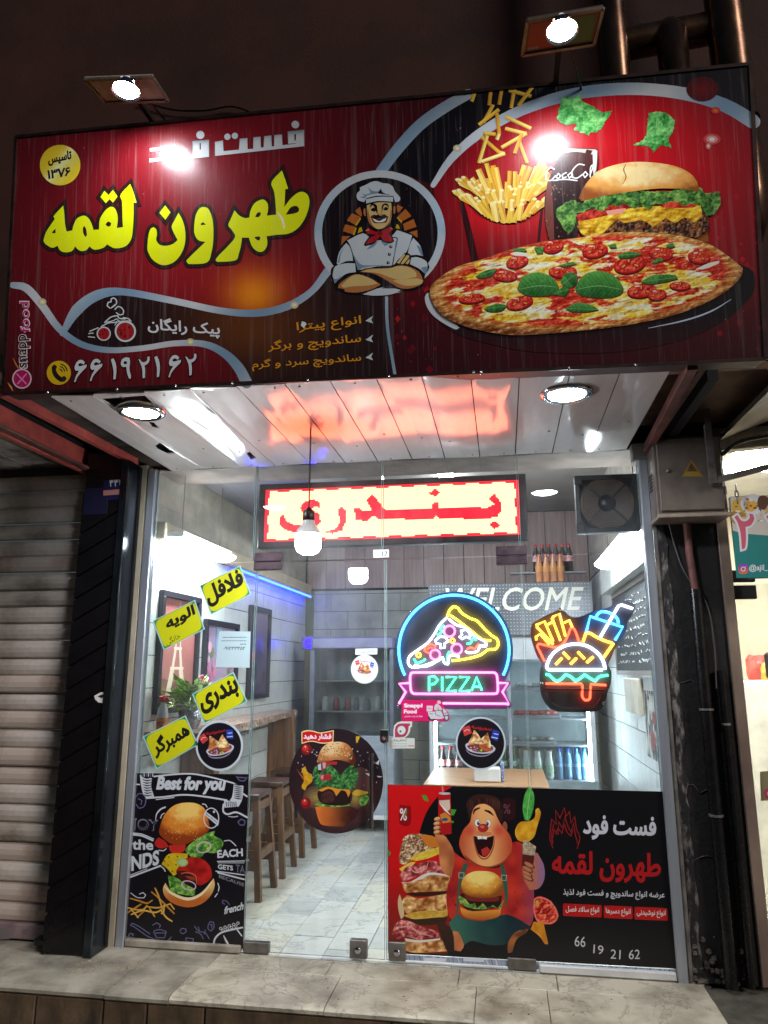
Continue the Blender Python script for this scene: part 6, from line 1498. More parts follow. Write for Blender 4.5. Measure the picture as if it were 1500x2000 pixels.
for x, y, a, b in ((600, 820, 45, 28), (775, 838, 55, 30), (640, 925, 60, 26), (1050, 850, 50, 28), (1210, 865, 48, 28), (450, 885, 48, 26), (920, 895, 68, 38), (400, 942, 52, 24), (260, 1038, 56, 20), (970, 1005, 62, 30), (1035, 1022, 40, 24), (460, 1055, 58, 28), (1130, 985, 45, 18)):
    X, Y = fq(x, y); a /= 2.143; b /= 2.143; rt = RF.uniform(-.25, .2)
    fd.blob(ell(X + .5, Y + 3.2, a, b, 22, rt), (96, 12, 10)); fd.blob(ell(X, Y, a, b * .95, 22, rt), (190, 22, 20)); fd.shape([ell(X, Y - .6, a * .9, b * .82, 22, rt)], 0, grad=MEATV((196, 30, 24), (238, 84, 52), .12), grid=2)
    for j in range(3):
        w_ = rt + j * 2.1 + .6; cx_, cy_ = X + a * .46 * math.cos(w_), Y - .6 + b * .42 * math.sin(w_); fd.blob(ell(cx_, cy_, a * .25, b * .22, 10, w_), (166, 20, 16)); fd.blob(ell(cx_ - .4, cy_ - .4, a * .15, b * .12, 8, w_), (240, 150, 70))
    fd.blob(ell(X - a * .3, Y - b * .62, a * .22, b * .10, 8), (255, 214, 196))
for s_, vein in (("450,1000 470,950 530,928 590,945 622,985 610,1015 560,1028 490,1025", "455,1000 540,985 618,990"), ("695,985 730,940 790,922 850,940 890,985 880,1020 820,1035 740,1030 700,1015", "698,1000 790,985 886,1000"), ("630,970 650,935 685,930 702,950 690,985 650,995", "632,985 690,940"), ("600,1020 640,990 670,1000 650,1030", "605,1018 665,1000"), ("650,1080 700,1055 760,1065 790,1085 730,1095 670,1090", "655,1080 785,1084"), ("965,970 1020,940 1110,940 1120,955 1060,970 1000,978", "970,968 1115,950"), ("868,855 920,842 970,850 940,865 880,870", "870,858 965,852"), ("275,945 320,920 365,915 340,945 290,952", "280,944 360,920"), ("430,830 480,828 490,840 450,848", "435,834 485,838"), ("310,1080 360,1060 410,1065 380,1090 330,1092", "315,1080 405,1070"), ("1070,815 1100,805 1110,820 1085,828", "1072,818 1108,818"), ("620,900 680,885 700,892 650,905", "622,900 698,892"), ("1010,885 1050,865 1060,880 1020,892", "1012,886 1058,876"), ("520,825 560,820 555,850 530,850", "522,828 550,848"), ("830,815 860,808 865,825 840,828", "832,818 862,820")):
    vp = smooth_loop(F(vein), False, 4)
    fd.blob(smooth_loop(F(s_), True, 3) + [1.2, 2.4], (90, 40, 16))
    @vec
    def basil(V, vp=vp):
        d = V[:, None, :] - vp[None]; i = (d ** 2).sum(2).argmin(1); side = d[np.arange(len(V)), i, 1]; L = max(4., np.abs(side).max())
        rib = .5 + .5 * np.sin((V[:, 0] + np.abs(side) * .8) * .75); return cmix((16, 74, 26), (96, 170, 74), .5 - side / L * .45 + (rib - .5) * .22 + (fbm(V[:, 0] * .2, V[:, 1] * .2, 4) - .5) * .5)
    fd.shape([smooth_loop(F(s_), True, 3)], 0, grad=basil, grid=2.0); fd.line(F(vein), [.5, 1.1, .5], (150, 200, 120))
for s_ in ("420,850 450,843 490,850 495,862 440,858", "1195,915 1250,890 1295,880 1290,892 1230,915", "890,815 930,795 960,790 950,805"): fs(s_, (240, 232, 214))
fd.build('food_print', PM, sign)
# ---- screws along the lower edge
for x in (95, 230, 345, 455, 602, 760, 925, 940, 1110, 1240):
    p = SGN.at(x, 770 - (x - 7) * .0457 + 2); MB().lathe([(0, -.006), (.008, -.004), (.009, 0)], p + SGN.n * .012, 8, 'y').build('screw', M_CHROME, sign)
# ================================================================== posters and stickers on the glass
GLS = wallY(-.0064)
PST = print_mat('poster_vinyl', .34, grain=.08); STK = print_mat('sticker_vinyl', .4, grain=.05)
def sheet(name, label, cat, loop, ground, group=None, t=.0008, smooth=False):
    """a thin vinyl sheet stuck on the outside of the glass, with its own thickness; returns the thing and its ink"""
    L = smooth_loop(loop, True, 3) if smooth else np.asarray(loop, float)
    c = GLS.at(*L.mean(0)); o = thing(name, label, cat, tuple(c), group)
    V, F = fill([L]); uv = GLS.uv(V); n = len(V)
    f = [GLS.p + a * GLS.u + b * GLS.v + GLS.n * t for a, b in uv]; bk = [GLS.p + a * GLS.u + b * GLS.v - GLS.n * .0002 for a, b in uv]
    fs = [tuple(q[::-1]) if np.cross(V[q[1]] - V[q[0]], V[q[2]] - V[q[0]]) > 0 else tuple(q) for q in F]
    ed = {(q[i], q[(i + 1) % 3]) for q in fs for i in range(3)}
    MB().add(f + bk, fs + [tuple(v + n for v in q[::-1]) for q in fs] + [(b, a, a + n, b + n) for a, b in ed if (b, a) not in ed]).build('sheet', pm('vinyl_white', (206, 206, 206), .4, scale=3), o)
    k = Ink(GLS, t + .0001, .00002); k.shape([L], ground); return o, k

# ---- left pane: chalk-style burger poster
P = lambda s: pts(s, 230, 1480, 5.263)
lp, k = sheet('window_poster', 'black chalk-style burger poster reading Best for you on the left pane', 'poster', pts('268,1510 486,1512 475,1853 246,1829'), (20, 16, 22))
CK = (204, 208, 214); DO = (104, 102, 140)
def ps(s, col, q=3): k.shape([smooth_loop(P(s), True, q)], col)
def pg(s, grad, grid=4, q=3): k.shape([smooth_loop(P(s), True, q)], 0, grad=grad, grid=grid)
ps("228,172 270,200 352,210 345,300 378,410 300,420 262,372 238,270", CK); ps("1195,262 1292,290 1282,420 1240,505 1150,440 1178,395", CK); ps("1092,440 1150,445 1232,502 1098,512", CK)
for i in range(8): y = 205 + i * 26; k.line(P('%d,%d %d,%d %d,%d' % (255 + i * 3, y - 8, 300, y + 4, 350, y - 4)), [1.0, 2.6, 1.2], (20, 16, 22))
for i in range(8): y = 275 + i * 20; k.line(P('%d,%d %d,%d %d,%d' % (1198, y - 4, 1240, y + 6, 1282, y + 8)), [1.2, 2.6, 1.0], (20, 16, 22))
for i in range(6): x = 1115 + i * 20; k.line(P('%d,455 %d,500' % (x, x + 2)), 1.6, (20, 16, 22), False)
for i in range(6): x = 250 + i * 22; k.line(P('%d,165 %d,190' % (x, x)), 1.8, CK if i % 2 else DO, False)
k.line(P("375,192 560,172 760,165 960,200 1195,262"), 3, CK); k.line(P("300,415 480,402 680,380 900,400 1120,436"), 3.2, CK); k.line(P("395,430 480,420 580,408"), 1.6, CK)
k.line(P("1088,480 1085,550 1130,580 1220,560 1330,612"), 3.4, CK); k.line(P("190,272 225,275"), 2.4, CK); k.line(P("1290,370 1330,398"), 3, CK); k.line(P("1140,602 1190,608 1235,600"), 1.4, CK)
text(k, 'Best for you', P('395,368')[0], P('1110,378')[0], P('398,186')[0], CK, .05, False, .22)
# burger
ps("380,870 420,818 490,860 525,915 440,932 395,910", (190, 40, 34)); ps("525,900 700,892 682,960 600,985 540,960", (206, 44, 40))
LG = LEAFV((26, 90, 24), (170, 214, 100), .16)
pg("690,945 760,872 900,782 1000,752 988,800 1075,850 1082,900 1040,960 980,982 900,972 860,1020 780,1032 720,985", LG, 2.5)
pg("452,1092 500,1010 560,980 722,985 700,1100 600,1200 570,1212 520,1150", lambda x, y: mixc((226, 196, 40), (200, 160, 20), vn(x * .2, y * .2)), 4)
for x, y in ((525, 1020), (615, 1015), (480, 1060), (520, 1105), (600, 1100), (560, 1165)): k.blob(ell(*P('%d,%d' % (x, y))[0], 2.2, 1.2, 8, .7), (90, 80, 20))
pg("680,1040 800,1020 900,1060 960,1140 962,1235 900,1290 830,1310 760,1245 640,1212 600,1160 640,1100", lambda x, y: mixc((206, 40, 34), (140, 20, 18), vn(x * .12, y * .12, 2)), 4)
ps("600,1170 700,1160 810,1220 830,1300 760,1300 640,1262", (64, 26, 20)); ps("690,1215 780,1222 810,1265 740,1250", (150, 60, 40)); k.line(P("650,1190 720,1180 800,1215 815,1300"), [1.5, 3, 3, 1.5], (206, 90, 70))
k.blob(ell(*P('665,1075')[0], 11, 8.4, 20), (150, 186, 110)); k.blob(ell(*P('667,1073')[0], 8, 6, 20), (176, 206, 140))
pg("465,1350 490,1285 560,1380 720,1440 860,1385 985,1238 998,1310 960,1412 860,1502 720,1537 580,1502 490,1432", lambda x, y: mixc((232, 190, 120), (196, 104, 40), (y - 1480 - 255) / 22 + .2 * vn(x * .2, y * .2)), 4)
k.line(P("480,1320 560,1395 720,1452 860,1400 975,1270"), [2, 5, 6, 5, 2], (244, 226, 180))
pg("518,1210 600,1230 700,1300 800,1350 792,1422 700,1412 560,1382 530,1300", LG, 2.5)
pg("428,780 440,690 480,590 560,502 660,465 780,463 870,500 912,560 932,640 942,740 880,790 780,850 680,896 580,898 500,852", BUNV(362, 1592, 52, 46, (250, 206, 110), (226, 136, 46), (150, 60, 18)), 2.4)
for i in range(40): a = RF.uniform(480, 900); b = RF.uniform(600, 860); k.blob(ell(*P('%f,%f' % (a, b))[0], .9, .6, 6), (250, 220, 160))
for x, y, rx, ry in ((885, 920, 14, 10, ), (730, 1312, 14, 8.5)): k.shape(ribbon(ell(*P('%d,%d' % (x, y))[0], rx, ry, 26, -.3 if y < 1000 else .25), 2.2, True), (206, 180, 196))
k.shape(ribbon(ell(*P('962,620')[0], 14.5, 19.5, 30), 2.0, True), CK); k.shape([P("885,580 905,550 1042,655 1030,702")], CK); k.blob(ell(*P('990,555')[0], 2.2, 2.6, 8), CK); text(k, 'Best Quality', P('905,585')[0], P('1020,675')[0], P('912,570')[0], (60, 60, 80), .02, False)
# chalk words
text(k, 'JOY', P('150,770')[0], P('408,790')[0], P('155,618')[0], (120, 120, 138), .03, False); text(k, 'JOY', P('162,762')[0], P('398,780')[0], P('166,634')[0], (24, 20, 28), .005, False)
text(k, 'the', P('150,945')[0], P('365,950')[0], P('150,838')[0], CK, .03, False); text(k, 'NDS', P('140,1168')[0], P('425,1100')[0], P('142,1012')[0], CK, .04, False)
for s_, w in (("155,775 250,785 370,835", 2), ("155,790 250,802 360,850", 3.4), ("132,1225 440,1110", 3.4), ("130,1205 300,1140", 1.4), ("390,640 400,580 440,530 488,508", [1, 3, 3]), ("440,620 455,585 480,570", 1.8), ("425,950 470,955 498,935", 2), ("448,1120 470,1135 488,1165", 2), ("870,475 900,480 918,505", 2), ("1095,855 1150,850 1190,880 1215,905", 1.8), ("1025,1065 1305,1060", 1.8), ("1030,1080 1300,1080", 1.2), ("1010,1165 1300,1205", 2), ("1030,1180 1300,1250", 3), ("1030,1290 1042,1330 1035,1370", 2), ("1000,1430 1025,1395", 2), ("135,1390 200,1435 270,1440 288,1410 260,1385 225,1400", 1.6)): k.line(P(s_), w, CK)
text(k, 'EACH', P('1025,1032')[0], P('1288,1012')[0], P('1022,950')[0], CK, .035, False); text(k, 'GETS', P('1030,1142')[0], P('1185,1160')[0], P('1030,1092')[0], CK, .03, False); text(k, 'TA', P('1212,1175')[0], P('1305,1190')[0], P('1214,1095')[0], (110, 110, 130), .01, False)
text(k, 'BECAUSE', P('1040,1232')[0], P('1300,1325')[0], P('1042,1198')[0], (150, 150, 160), .0, False); text(k, 'french', P('1095,1610')[0], P('1292,1560')[0], P('1098,1530')[0], CK, .03, False, .2)
k.line(P("1150,1510 1120,1475 1080,1465 1075,1490 1100,1505"), 1.6, DO)
for s_ in ("130,1445 220,1470 300,1495 355,1465", "105,1590 200,1530 240,1505", "100,1540 180,1560 260,1560 300,1520", "140,1610 260,1570 380,1590 440,1570", "350,1380 420,1440 520,1540 580,1600", "385,1340 420,1420 460,1560", "300,1530 420,1540 540,1500 580,1555", "440,1560 500,1640 558,1680", "200,1640 260,1585", "330,1550 380,1630", "480,1510 470,1590 450,1600", "140,1560 210,1640"): k.line(P(s_), [2.6, 3.6, 2.8], RF.choice([(214, 160, 60), (190, 130, 44), (226, 176, 80)]))
# doodles at the foot
for s_ in ("130,1720 180,1745 300,1830 370,1860", "150,1700 220,1735 330,1810", "130,1720 150,1700", "370,1780 430,1765 500,1785 480,1850 400,1850 370,1790", "385,1800 490,1800", "360,1720 400,1695 440,1720 430,1745", "110,1830 130,1805 160,1810 150,1830", "640,1780 660,1755 700,1760 700,1790 670,1810 645,1795", "700,1850 780,1860 770,1890 735,1900 705,1880 700,1850", "790,1730 830,1780 900,1800 940,1860", "800,1790 850,1810 880,1860", "830,1740 840,1780", "900,1770 890,1810", "930,1720 950,1685 985,1690 990,1740 960,1780 930,1760 930,1720", "950,1715 970,1715 965,1750", "190,400 215,370 260,375 290,430 270,500 220,520 190,480", "210,420 250,440 240,480", "1220,190 1250,230 1300,240 1330,200", "1240,200 1310,205", "1235,660 1270,630 1310,650 1300,690 1260,690 1235,660", "530,1880 550,1840 520,1870"): k.line(P(s_), 1.8, DO)
k.line(P("985,1940 1000,1860 1060,1800 1160,1770 1280,1745"), 3.4, CK); k.line(P("1090,1830 1120,1890 1160,1950"), [2, 4, 2], CK); k.line(P("1230,1770 1275,1830"), 2.4, CK)
for i in range(9): k.shape(ribbon(ell(*P('%d,%d' % (1060 + i * 22, 1755 - i * 7 + (i % 2) * 24))[0], 2.6, 2.4, 9), 1.2, True), CK)
k.build('chalk_print', PST, lp)

# ---- right door and pane: red and black menu poster
Q = lambda s: pts(s, 740, 1500, 4.167); N = lambda s: pts(s, 1040, 1500, 4.0)
rp, k = sheet('window_poster', 'black and red poster with a cheerful cartoon man and sandwiches across the right door', 'poster', pts('757,1532 1297,1546 1325,1892 758,1861'), (13, 11, 15))
def ms(s, col, q=3): k.shape([smooth_loop(Q(s), True, q)], col)
def mg(s, grad, grid=4, q=3): k.shape([smooth_loop(Q(s), True, q)], 0, grad=grad, grid=grid)
k.shape([np.vstack([Q('76,136'), smooth_loop(Q('598,152 500,215 410,320 355,440 330,548 360,600'), False, 4), Q('560,700 600,900 560,1515 78,1500')])], 0, grad=lambda x, y: mixc((206, 18, 22), (112, 26, 14), (y - 1690) / 150), grid=9)
ms("168,300 262,308 262,440 240,470 190,468 165,440", (140, 10, 18)); text(k, '%', Q('170,425')[0], Q('228,430')[0], Q('170,325')[0], (226, 206, 210), .02, False)
ms("1010,250 1070,240 1112,260 1108,400 1070,430 1020,415", (44, 14, 20)); text(k, '%', Q('1012,370')[0], Q('1070,375')[0], Q('1014,290')[0], (104, 60, 70), .015, False)
for s_ in ("350,220 385,225 405,270 370,262", "582,335 632,338 610,385 585,385", "580,425 612,432 605,448 585,445", "200,405 225,335 228,360 212,405", "76,665 95,690 85,715 76,712"): ms(s_, (66, 150, 44))
# sandwich stack
BRD = MEATV((150, 84, 34), (226, 176, 110), .10)
mg("165,760 180,640 210,560 290,535 400,545 480,580 500,650 400,690 300,710 260,760 200,790", MEATV((110, 70, 40), (220, 186, 146), .25), 1.8); mg("330,545 430,550 490,590 490,640 400,640", lambda x, y: (206, 120, 40), 6)
mg("250,735 330,690 430,660 490,640 490,700 400,735 300,755", lambda x, y: mixc((240, 216, 90), (200, 160, 30), vn(x * .3, y * .3)), 4); ms("165,820 250,770 300,765 240,830 190,842", (232, 196, 70))
HAM = MEATV((130, 34, 38), (232, 140, 132), .14)
mg("170,870 230,800 320,780 400,755 490,770 540,830 480,860 380,850 290,890 200,930", HAM, 3); k.line(Q("240,800 300,850 380,820 400,770"), [1, 3, 1], (230, 160, 150))
ms("180,930 260,925 400,850 560,870 580,890 450,880 330,910 220,945", (226, 216, 206)); mg("190,940 330,915 420,870 580,885 570,1000 420,1020 250,1030 205,990", BRD, 4); ms("215,1015 560,1000 560,1030 300,1045", (60, 26, 16))
mg("190,1080 230,1035 330,1060 560,1020 560,1170 420,1180 250,1190 200,1150", BRD, 4); mg("200,1200 330,1165 560,1160 560,1200 450,1240 300,1235", lambda x, y: mixc((232, 200, 90), (180, 130, 40), vn(x * .25, y * .3)), 4); ms("190,1215 300,1230 480,1215 560,1215 540,1265 380,1280 230,1250", (52, 34, 20))
ms("155,1080 170,1025 195,1110 205,1200 180,1230 160,1160", (214, 186, 140)); mg("105,1350 150,1250 230,1240 350,1290 470,1330 500,1380 400,1380 330,1400 220,1370 150,1390", HAM, 3); k.line(Q("160,1300 250,1290 330,1340 440,1370"), [1, 4, 3, 1], (220, 150, 140)); ms("210,1385 330,1400 500,1385 500,1410 330,1420 220,1410", (224, 214, 200)); mg("200,1410 340,1420 520,1395 560,1490 300,1505 200,1480", BRD, 4)
# cartoon man: torso, arms
BOD = lambda x, y: mixc(mixc((214, 60, 40), (150, 26, 30), vn(x * .05, y * .05, 4)), (150, 90, 130), max(0, (x - 1010) / 60)) if x < 1060 else (140, 84, 130)
SKN = lambda x, y: mixc((226, 150, 90), (150, 74, 44), vn(x * .06, y * .06, 6) * .9)
mg("590,665 700,745 900,815 1010,780 1080,605 1150,605 1235,700 1258,900 1263,1100 1250,1250 1200,1300 900,1330 650,1280 572,1205 550,1080 562,950 605,830", BOD, 5)
mg("500,565 540,560 590,630 615,700 610,790 590,890 530,855 497,780 490,650", SKN, 5)
mg("1180,700 1290,690 1342,790 1347,900 1302,980 1225,992 1170,870", lambda x, y: mixc((190, 110, 80), (140, 110, 170), (x - 1040) / 26), 4)
for s_ in ("655,890 690,775 728,778 692,890 660,1000 648,1180 630,1180 640,1000", "988,790 1020,790 1042,905 1052,1050 1035,1150 1005,900"): ms(s_, (52, 92, 70))
for x, y in ((672, 872), (1018, 892)): k.shape(ribbon(Q('%d,%d %d,%d %d,%d %d,%d' % (x - 20, y - 22, x + 22, y - 18, x + 16, y + 24, x - 22, y + 20)), 1.6, True), (150, 160, 150))
for i in range(14): k.blob(ell(*Q('%f,%f' % (RF.choice([RF.uniform(580, 640), RF.uniform(1080, 1240)]), RF.uniform(900, 1150)))[0], 1.2, 2, 7, .3), (110, 24, 40))
# shorts and legs
mg("570,1262 640,1180 700,1225 860,1242 1045,1190 1225,1285 1240,1312 1110,1330 1045,1430 900,1440 760,1405 690,1445 615,1375", lambda x, y: mixc((58, 116, 96), (18, 44, 52), (x - 880) / 130 + .3 * vn(x * .05, y * .05)), 5)
mg("590,1330 645,1335 692,1440 665,1492 600,1480", SKN, 4); mg("468,1265 512,1252 600,1330 615,1490 560,1500 520,1410", lambda x, y: mixc((66, 34, 24), (30, 16, 14), (y - 1800) / 60), 5); mg("1052,1505 1050,1430 1110,1335 1218,1308 1195,1345 1120,1395 1085,1500", lambda x, y: mixc((214, 130, 60), (90, 50, 30), vn(x * .08, y * .08)), 4)
# can in the raised hand
ms("483,205 500,197 575,200 583,215 592,535 512,546 486,430", (176, 24, 26)); ms("490,265 575,258 580,330 560,350 500,300", (214, 190, 170)); ms("495,380 540,360 580,400 586,440 520,450", (206, 130, 50)); ms("484,208 500,198 575,200 582,212 530,218", (190, 190, 196)); k.line(Q("522,195 517,150"), 2.6, (226, 120, 120)); k.line(Q("495,290 540,340 580,380"), [1, 4, 1], (230, 220, 210)); ms("512,415 540,405 565,415 550,430 515,430", (40, 80, 120))
for x, y in ((478, 415), (474, 452), (473, 488), (474, 522)): k.blob(ell(*Q('%d,%d' % (x, y))[0], 7.4, 4.4, 14, -.2), (170, 96, 60)); k.blob(ell(*Q('%d,%d' % (x - 4, y - 4))[0], 5.6, 2.8, 12, -.2), (226, 170, 120))
mg("455,540 520,545 555,575 545,640 500,640 470,590", SKN, 5)
# head
ms("718,335 712,282 760,230 830,213 920,224 985,258 1012,330 1006,440 960,410 930,340 860,300 790,310 752,405 735,420", (52, 28, 24))
for i in range(26): a = RF.uniform(720, 1000); k.line(Q('%f,%f %f,%f %f,%f' % (a, 230 + abs(a - 860) * .3, a + 12, 260 + abs(a - 860) * .3, a + 4, 300 + abs(a - 860) * .35)), [1, 2.4, 1], RF.choice([(84, 48, 36), (34, 18, 18)]))
k.blob(ell(*Q('1025,480')[0], 5, 11, 14), (150, 80, 60))
HD = lambda x, y: mixc(mixc((240, 176, 110), (196, 84, 50), min(1, max(0, abs(x - 948) / 44 - .25) * 1.2)), (206, 60, 44), .75 * math.exp(-((x - 918) / 12) ** 2 - ((y - 1622) / 12) ** 2) + .75 * math.exp(-((x - 974) / 12) ** 2 - ((y - 1622) / 12) ** 2))
mg("758,365 790,308 860,292 930,333 962,400 1002,470 1062,540 1084,620 1062,720 1002,780 900,810 800,792 710,742 660,650 658,580 690,500 742,440", HD, 4)
ms("690,700 800,780 900,800 1010,760 1070,690 1062,722 1002,782 900,812 800,794 712,744", (150, 66, 40))
for x, y, px in ((802, 445, 8), (890, 448, -6)): k.blob(ell(*Q('%d,%d' % (x, y))[0], 5.6, 7.6, 20), (60, 24, 18)); k.blob(ell(*Q('%d,%d' % (x, y))[0], 5.0, 7.0, 20), (236, 232, 226)); k.blob(ell(*Q('%d,%d' % (x + px, y + 4))[0], 2.6, 4.2, 14), (30, 20, 20)); k.blob(ell(*Q('%d,%d' % (x + px + 4, y - 4))[0], .9, 1.2, 8), (240, 240, 240))
k.line(Q("768,372 782,342 818,325"), [2, 4.5, 3], (40, 20, 18)); k.line(Q("865,345 900,358 930,384"), [3, 5, 2], (40, 20, 18))
ms("800,510 850,520 905,520 925,545 850,560 785,545", (206, 130, 84)); k.blob(ell(*Q('848,488')[0], 10.5, 8.4, 22), (166, 40, 36)); k.blob(ell(*Q('842,478')[0], 4.4, 3, 14), (214, 100, 84))
ms("772,552 850,572 938,548 925,640 882,715 842,722 800,682 780,622", (40, 10, 14)); ms("800,552 880,556 878,582 842,576 806,580", (236, 232, 224)); k.line(Q("842,556 841,578"), 1, (150, 130, 130), False); ms("832,665 880,640 908,668 872,714 842,712", (190, 50, 46)); k.line(Q("765,560 785,640 805,700 842,738 890,725 930,650 945,560"), [1, 3, 3, 3, 1], (176, 70, 44))
# burger held at the belly
mg("660,1130 760,1165 992,1150 982,1202 900,1232 740,1227 678,1192", lambda x, y: mixc((226, 150, 60), (170, 90, 30), (y - 1778) / 18), 4); ms("668,1020 1002,1040 990,1130 760,1165 665,1100", (44, 24, 18)); ms("690,1035 985,1050 960,1085 740,1080", (120, 40, 36))
mg("648,1040 700,1062 740,1110 780,1100 800,1142 845,1100 890,1145 930,1112 965,1140 1022,1070 992,1150 920,1130 850,1150 740,1138 664,1100", LEAFV((40, 96, 24), (200, 224, 120), .2), 1.8)
mg("670,965 690,890 760,845 840,838 930,850 990,900 1012,972 982,1040 840,1057 710,1032", BUNV(935, 1716, 46, 36, (250, 220, 120), (228, 160, 60), (150, 80, 26)), 2.4)
for i in range(30): k.blob(ell(*Q('%f,%f' % (RF.uniform(710, 970), RF.uniform(860, 980)))[0], .9, .6, 6), (250, 236, 180))
# flying bits and the wrap
mg("1210,170 1236,158 1263,220 1257,330 1222,432 1186,422 1170,330 1184,230", lambda x, y: mixc((40, 140, 50), (110, 196, 90), vn(x * .4, y * .25)), 3); k.line(Q("1236,165 1215,300 1205,420"), 1.2, (150, 214, 130))
mg("1108,510 1150,440 1230,432 1272,395 1275,340 1300,324 1318,370 1290,470 1262,560 1202,602 1130,585", lambda x, y: mixc((240, 190, 50), (206, 130, 24), vn(x * .15, y * .15)), 4)
mg("1172,600 1200,588 1280,640 1266,722 1170,705", lambda x, y: mixc((232, 220, 190), (120, 100, 70), vn(x * .6, y * .6, 3)), 2); ms("1168,700 1266,715 1255,800 1165,800", (90, 30, 28))
for x, y in ((1225, 790), (1212, 825), (1208, 862), (1215, 895)): k.blob(ell(*Q('%d,%d' % (x, y))[0], 12, 5, 16, .5), (120, 64, 50)); k.blob(ell(*Q('%d,%d' % (x - 5, y - 4))[0], 9.6, 3.4, 14, .5), (190, 122, 84))
mg("1262,1060 1310,1042 1400,1080 1452,1160 1460,1220 1420,1265 1340,1272 1280,1240 1255,1150", MEATV((170, 26, 22), (236, 96, 64), .16), 2); k.shape(ribbon(smooth_loop(Q("1268,1068 1310,1052 1395,1088 1442,1162 1450,1218 1415,1255 1340,1262 1285,1232 1262,1150"), True, 3), 2.4, True), (236, 130, 110)); k.blob(ell(*Q('1290,1100')[0], 4, 6, 12), (206, 160, 60))
mg("1235,1312 1260,1250 1340,1260 1378,1432 1350,1430 1310,1372", lambda x, y: mixc((226, 160, 40), (190, 110, 20), vn(x * .2, y * .2)), 4)
# words
text(k, 'فست فود', N('395,556')[0], N('966,574')[0], N('396,364')[0], (206, 204, 214), .035); text(k, 'طهرون لقمه', N('150,878')[0], N('1002,905')[0], N('154,640')[0], (176, 24, 28), .03)
text(k, 'عرضه انواع ساندویچ و فست فود لذیذ', N('238,1012')[0], N('1032,1036')[0], N('240,942')[0], (200, 200, 206), .02)
for s_, t_ in (("240,1058 540,1072 540,1168 240,1155", 'انواع سالاد فصل'), ("558,1073 780,1083 782,1180 560,1170", 'انواع دسرها'), ("798,1084 1055,1095 1058,1192 798,1182", 'انواع نوشیدنی')):
    a = N(s_); c = a.mean(0); k.shape([smooth_loop(np.vstack([[p + (q - p) * .06, p + (q - p) * .94] for p, q in zip(a, np.roll(a, -1, 0))]), True, 3, 80)], (186, 24, 22))
    b = c + (a - c) * .84; b = c + (b - c) * [1.04, .78]; text(k, t_, b[3], b[2], b[0], (214, 208, 206), .02)
for t_, a, b, c in (('66', '328,1392', '412,1400', '332,1310'), ('19', '474,1446', '552,1458', '478,1378'), ('21', '608,1488', '686,1494', '612,1416'), ('62', '752,1494', '838,1492', '754,1420')): text(k, t_, N(a)[0], N(b)[0], N(c)[0], (196, 196, 202), .0, False)
for s_ in ("160,625 135,540 150,400 185,440 180,330 215,390 250,310 260,380 290,340 300,430 330,380 345,480 370,540 350,630", "150,570 170,480 200,520 205,420 235,470 255,380 275,450 300,500 320,430 335,520 355,590", "180,520 200,470 230,510 250,440 270,500 300,530 315,480", "160,590 150,520 165,440"): k.line(N(s_), 1.7, (150, 30, 30))
k.build('poster_print', PST, rp)
nw, k = sheet('paper_strip', 'bluish newsprint strip along the foot of the right door', 'paper strip', pts('759,1863 1325,1894 1327,1910 759,1876'), (150, 160, 178))
for i in range(60): x = 762 + i * 9.4; y = 1863 + (x - 759) * .0548; k.line(pts('%f,%f %f,%f' % (x, y + 1, x + RF.uniform(1, 5), y + 12)), RF.choice([.8, 1.4, 2.4]), RF.choice([(70, 80, 110), (200, 208, 220), (100, 112, 140)]), False)
for x in (830, 905): k.shape([pts('%d,%d %d,%d %d,%d %d,%d' % (x, 1870, x + 42, 1872, x + 40, 1879, x, 1877))], (210, 216, 226))
k.build('newsprint', PST, nw)

# ---- yellow menu stickers on the left
S7 = lambda s: pts(s, 230, 1080, 3.846)
def yellow(q, word, label, tb, small=None):
    a = S7(q); o, k = sheet('menu_sticker', label, 'sticker', a, (170, 204, 200), 'yellow menu stickers')
    c = a.mean(0); k.shape([c + (a - c) * .95], (30, 132, 92))
    e = c + (a - c) * .93; loop = []
    for i in range(4):
        p, pv, nx = e[i], e[i - 1], e[(i + 1) % 4]; A_, B_ = p + (pv - p) * .2, p + (nx - p) * .14 if i % 2 else p + (nx - p) * .2
        loop += [A_ + (p - A_) * .0, A_ * .25 + p * .5 + B_ * .25, B_]
    k.shape([smooth_loop(np.array(loop), True, 4, 95)], (206, 204, 22))
    for b in tb: text(k, b[0], S7(b[1])[0], S7(b[2])[0], S7(b[3])[0], (24, 20, 22), b[4] if len(b) > 4 else .045)
    k.build('sticker_print', STK, o)
yellow("612,245 920,95 1003,310 700,465", '', 'yellow sticker at the top of the left pane group, overlapping the door edge', [('فلافل', '690,420', '965,265', '640,265')])
yellow("262,510 580,352 655,572 345,730", '', 'yellow sticker with a second handwritten line, over the tower picture', [('الویه', '375,600', '590,480', '352,500'), ('خانگی', '372,705', '475,648', '355,650', .0)])
yellow("558,1060 870,895 975,1115 650,1285", '', 'yellow sticker just above the dark samosa disc on the left', [('بندری', '640,1225', '925,1080', '600,1075')])
yellow("188,1380 510,1220 605,1440 290,1625", '', 'lowest yellow sticker, left of the dark samosa disc', [('همبرگر', '290,1550', '555,1390', '245,1410')])
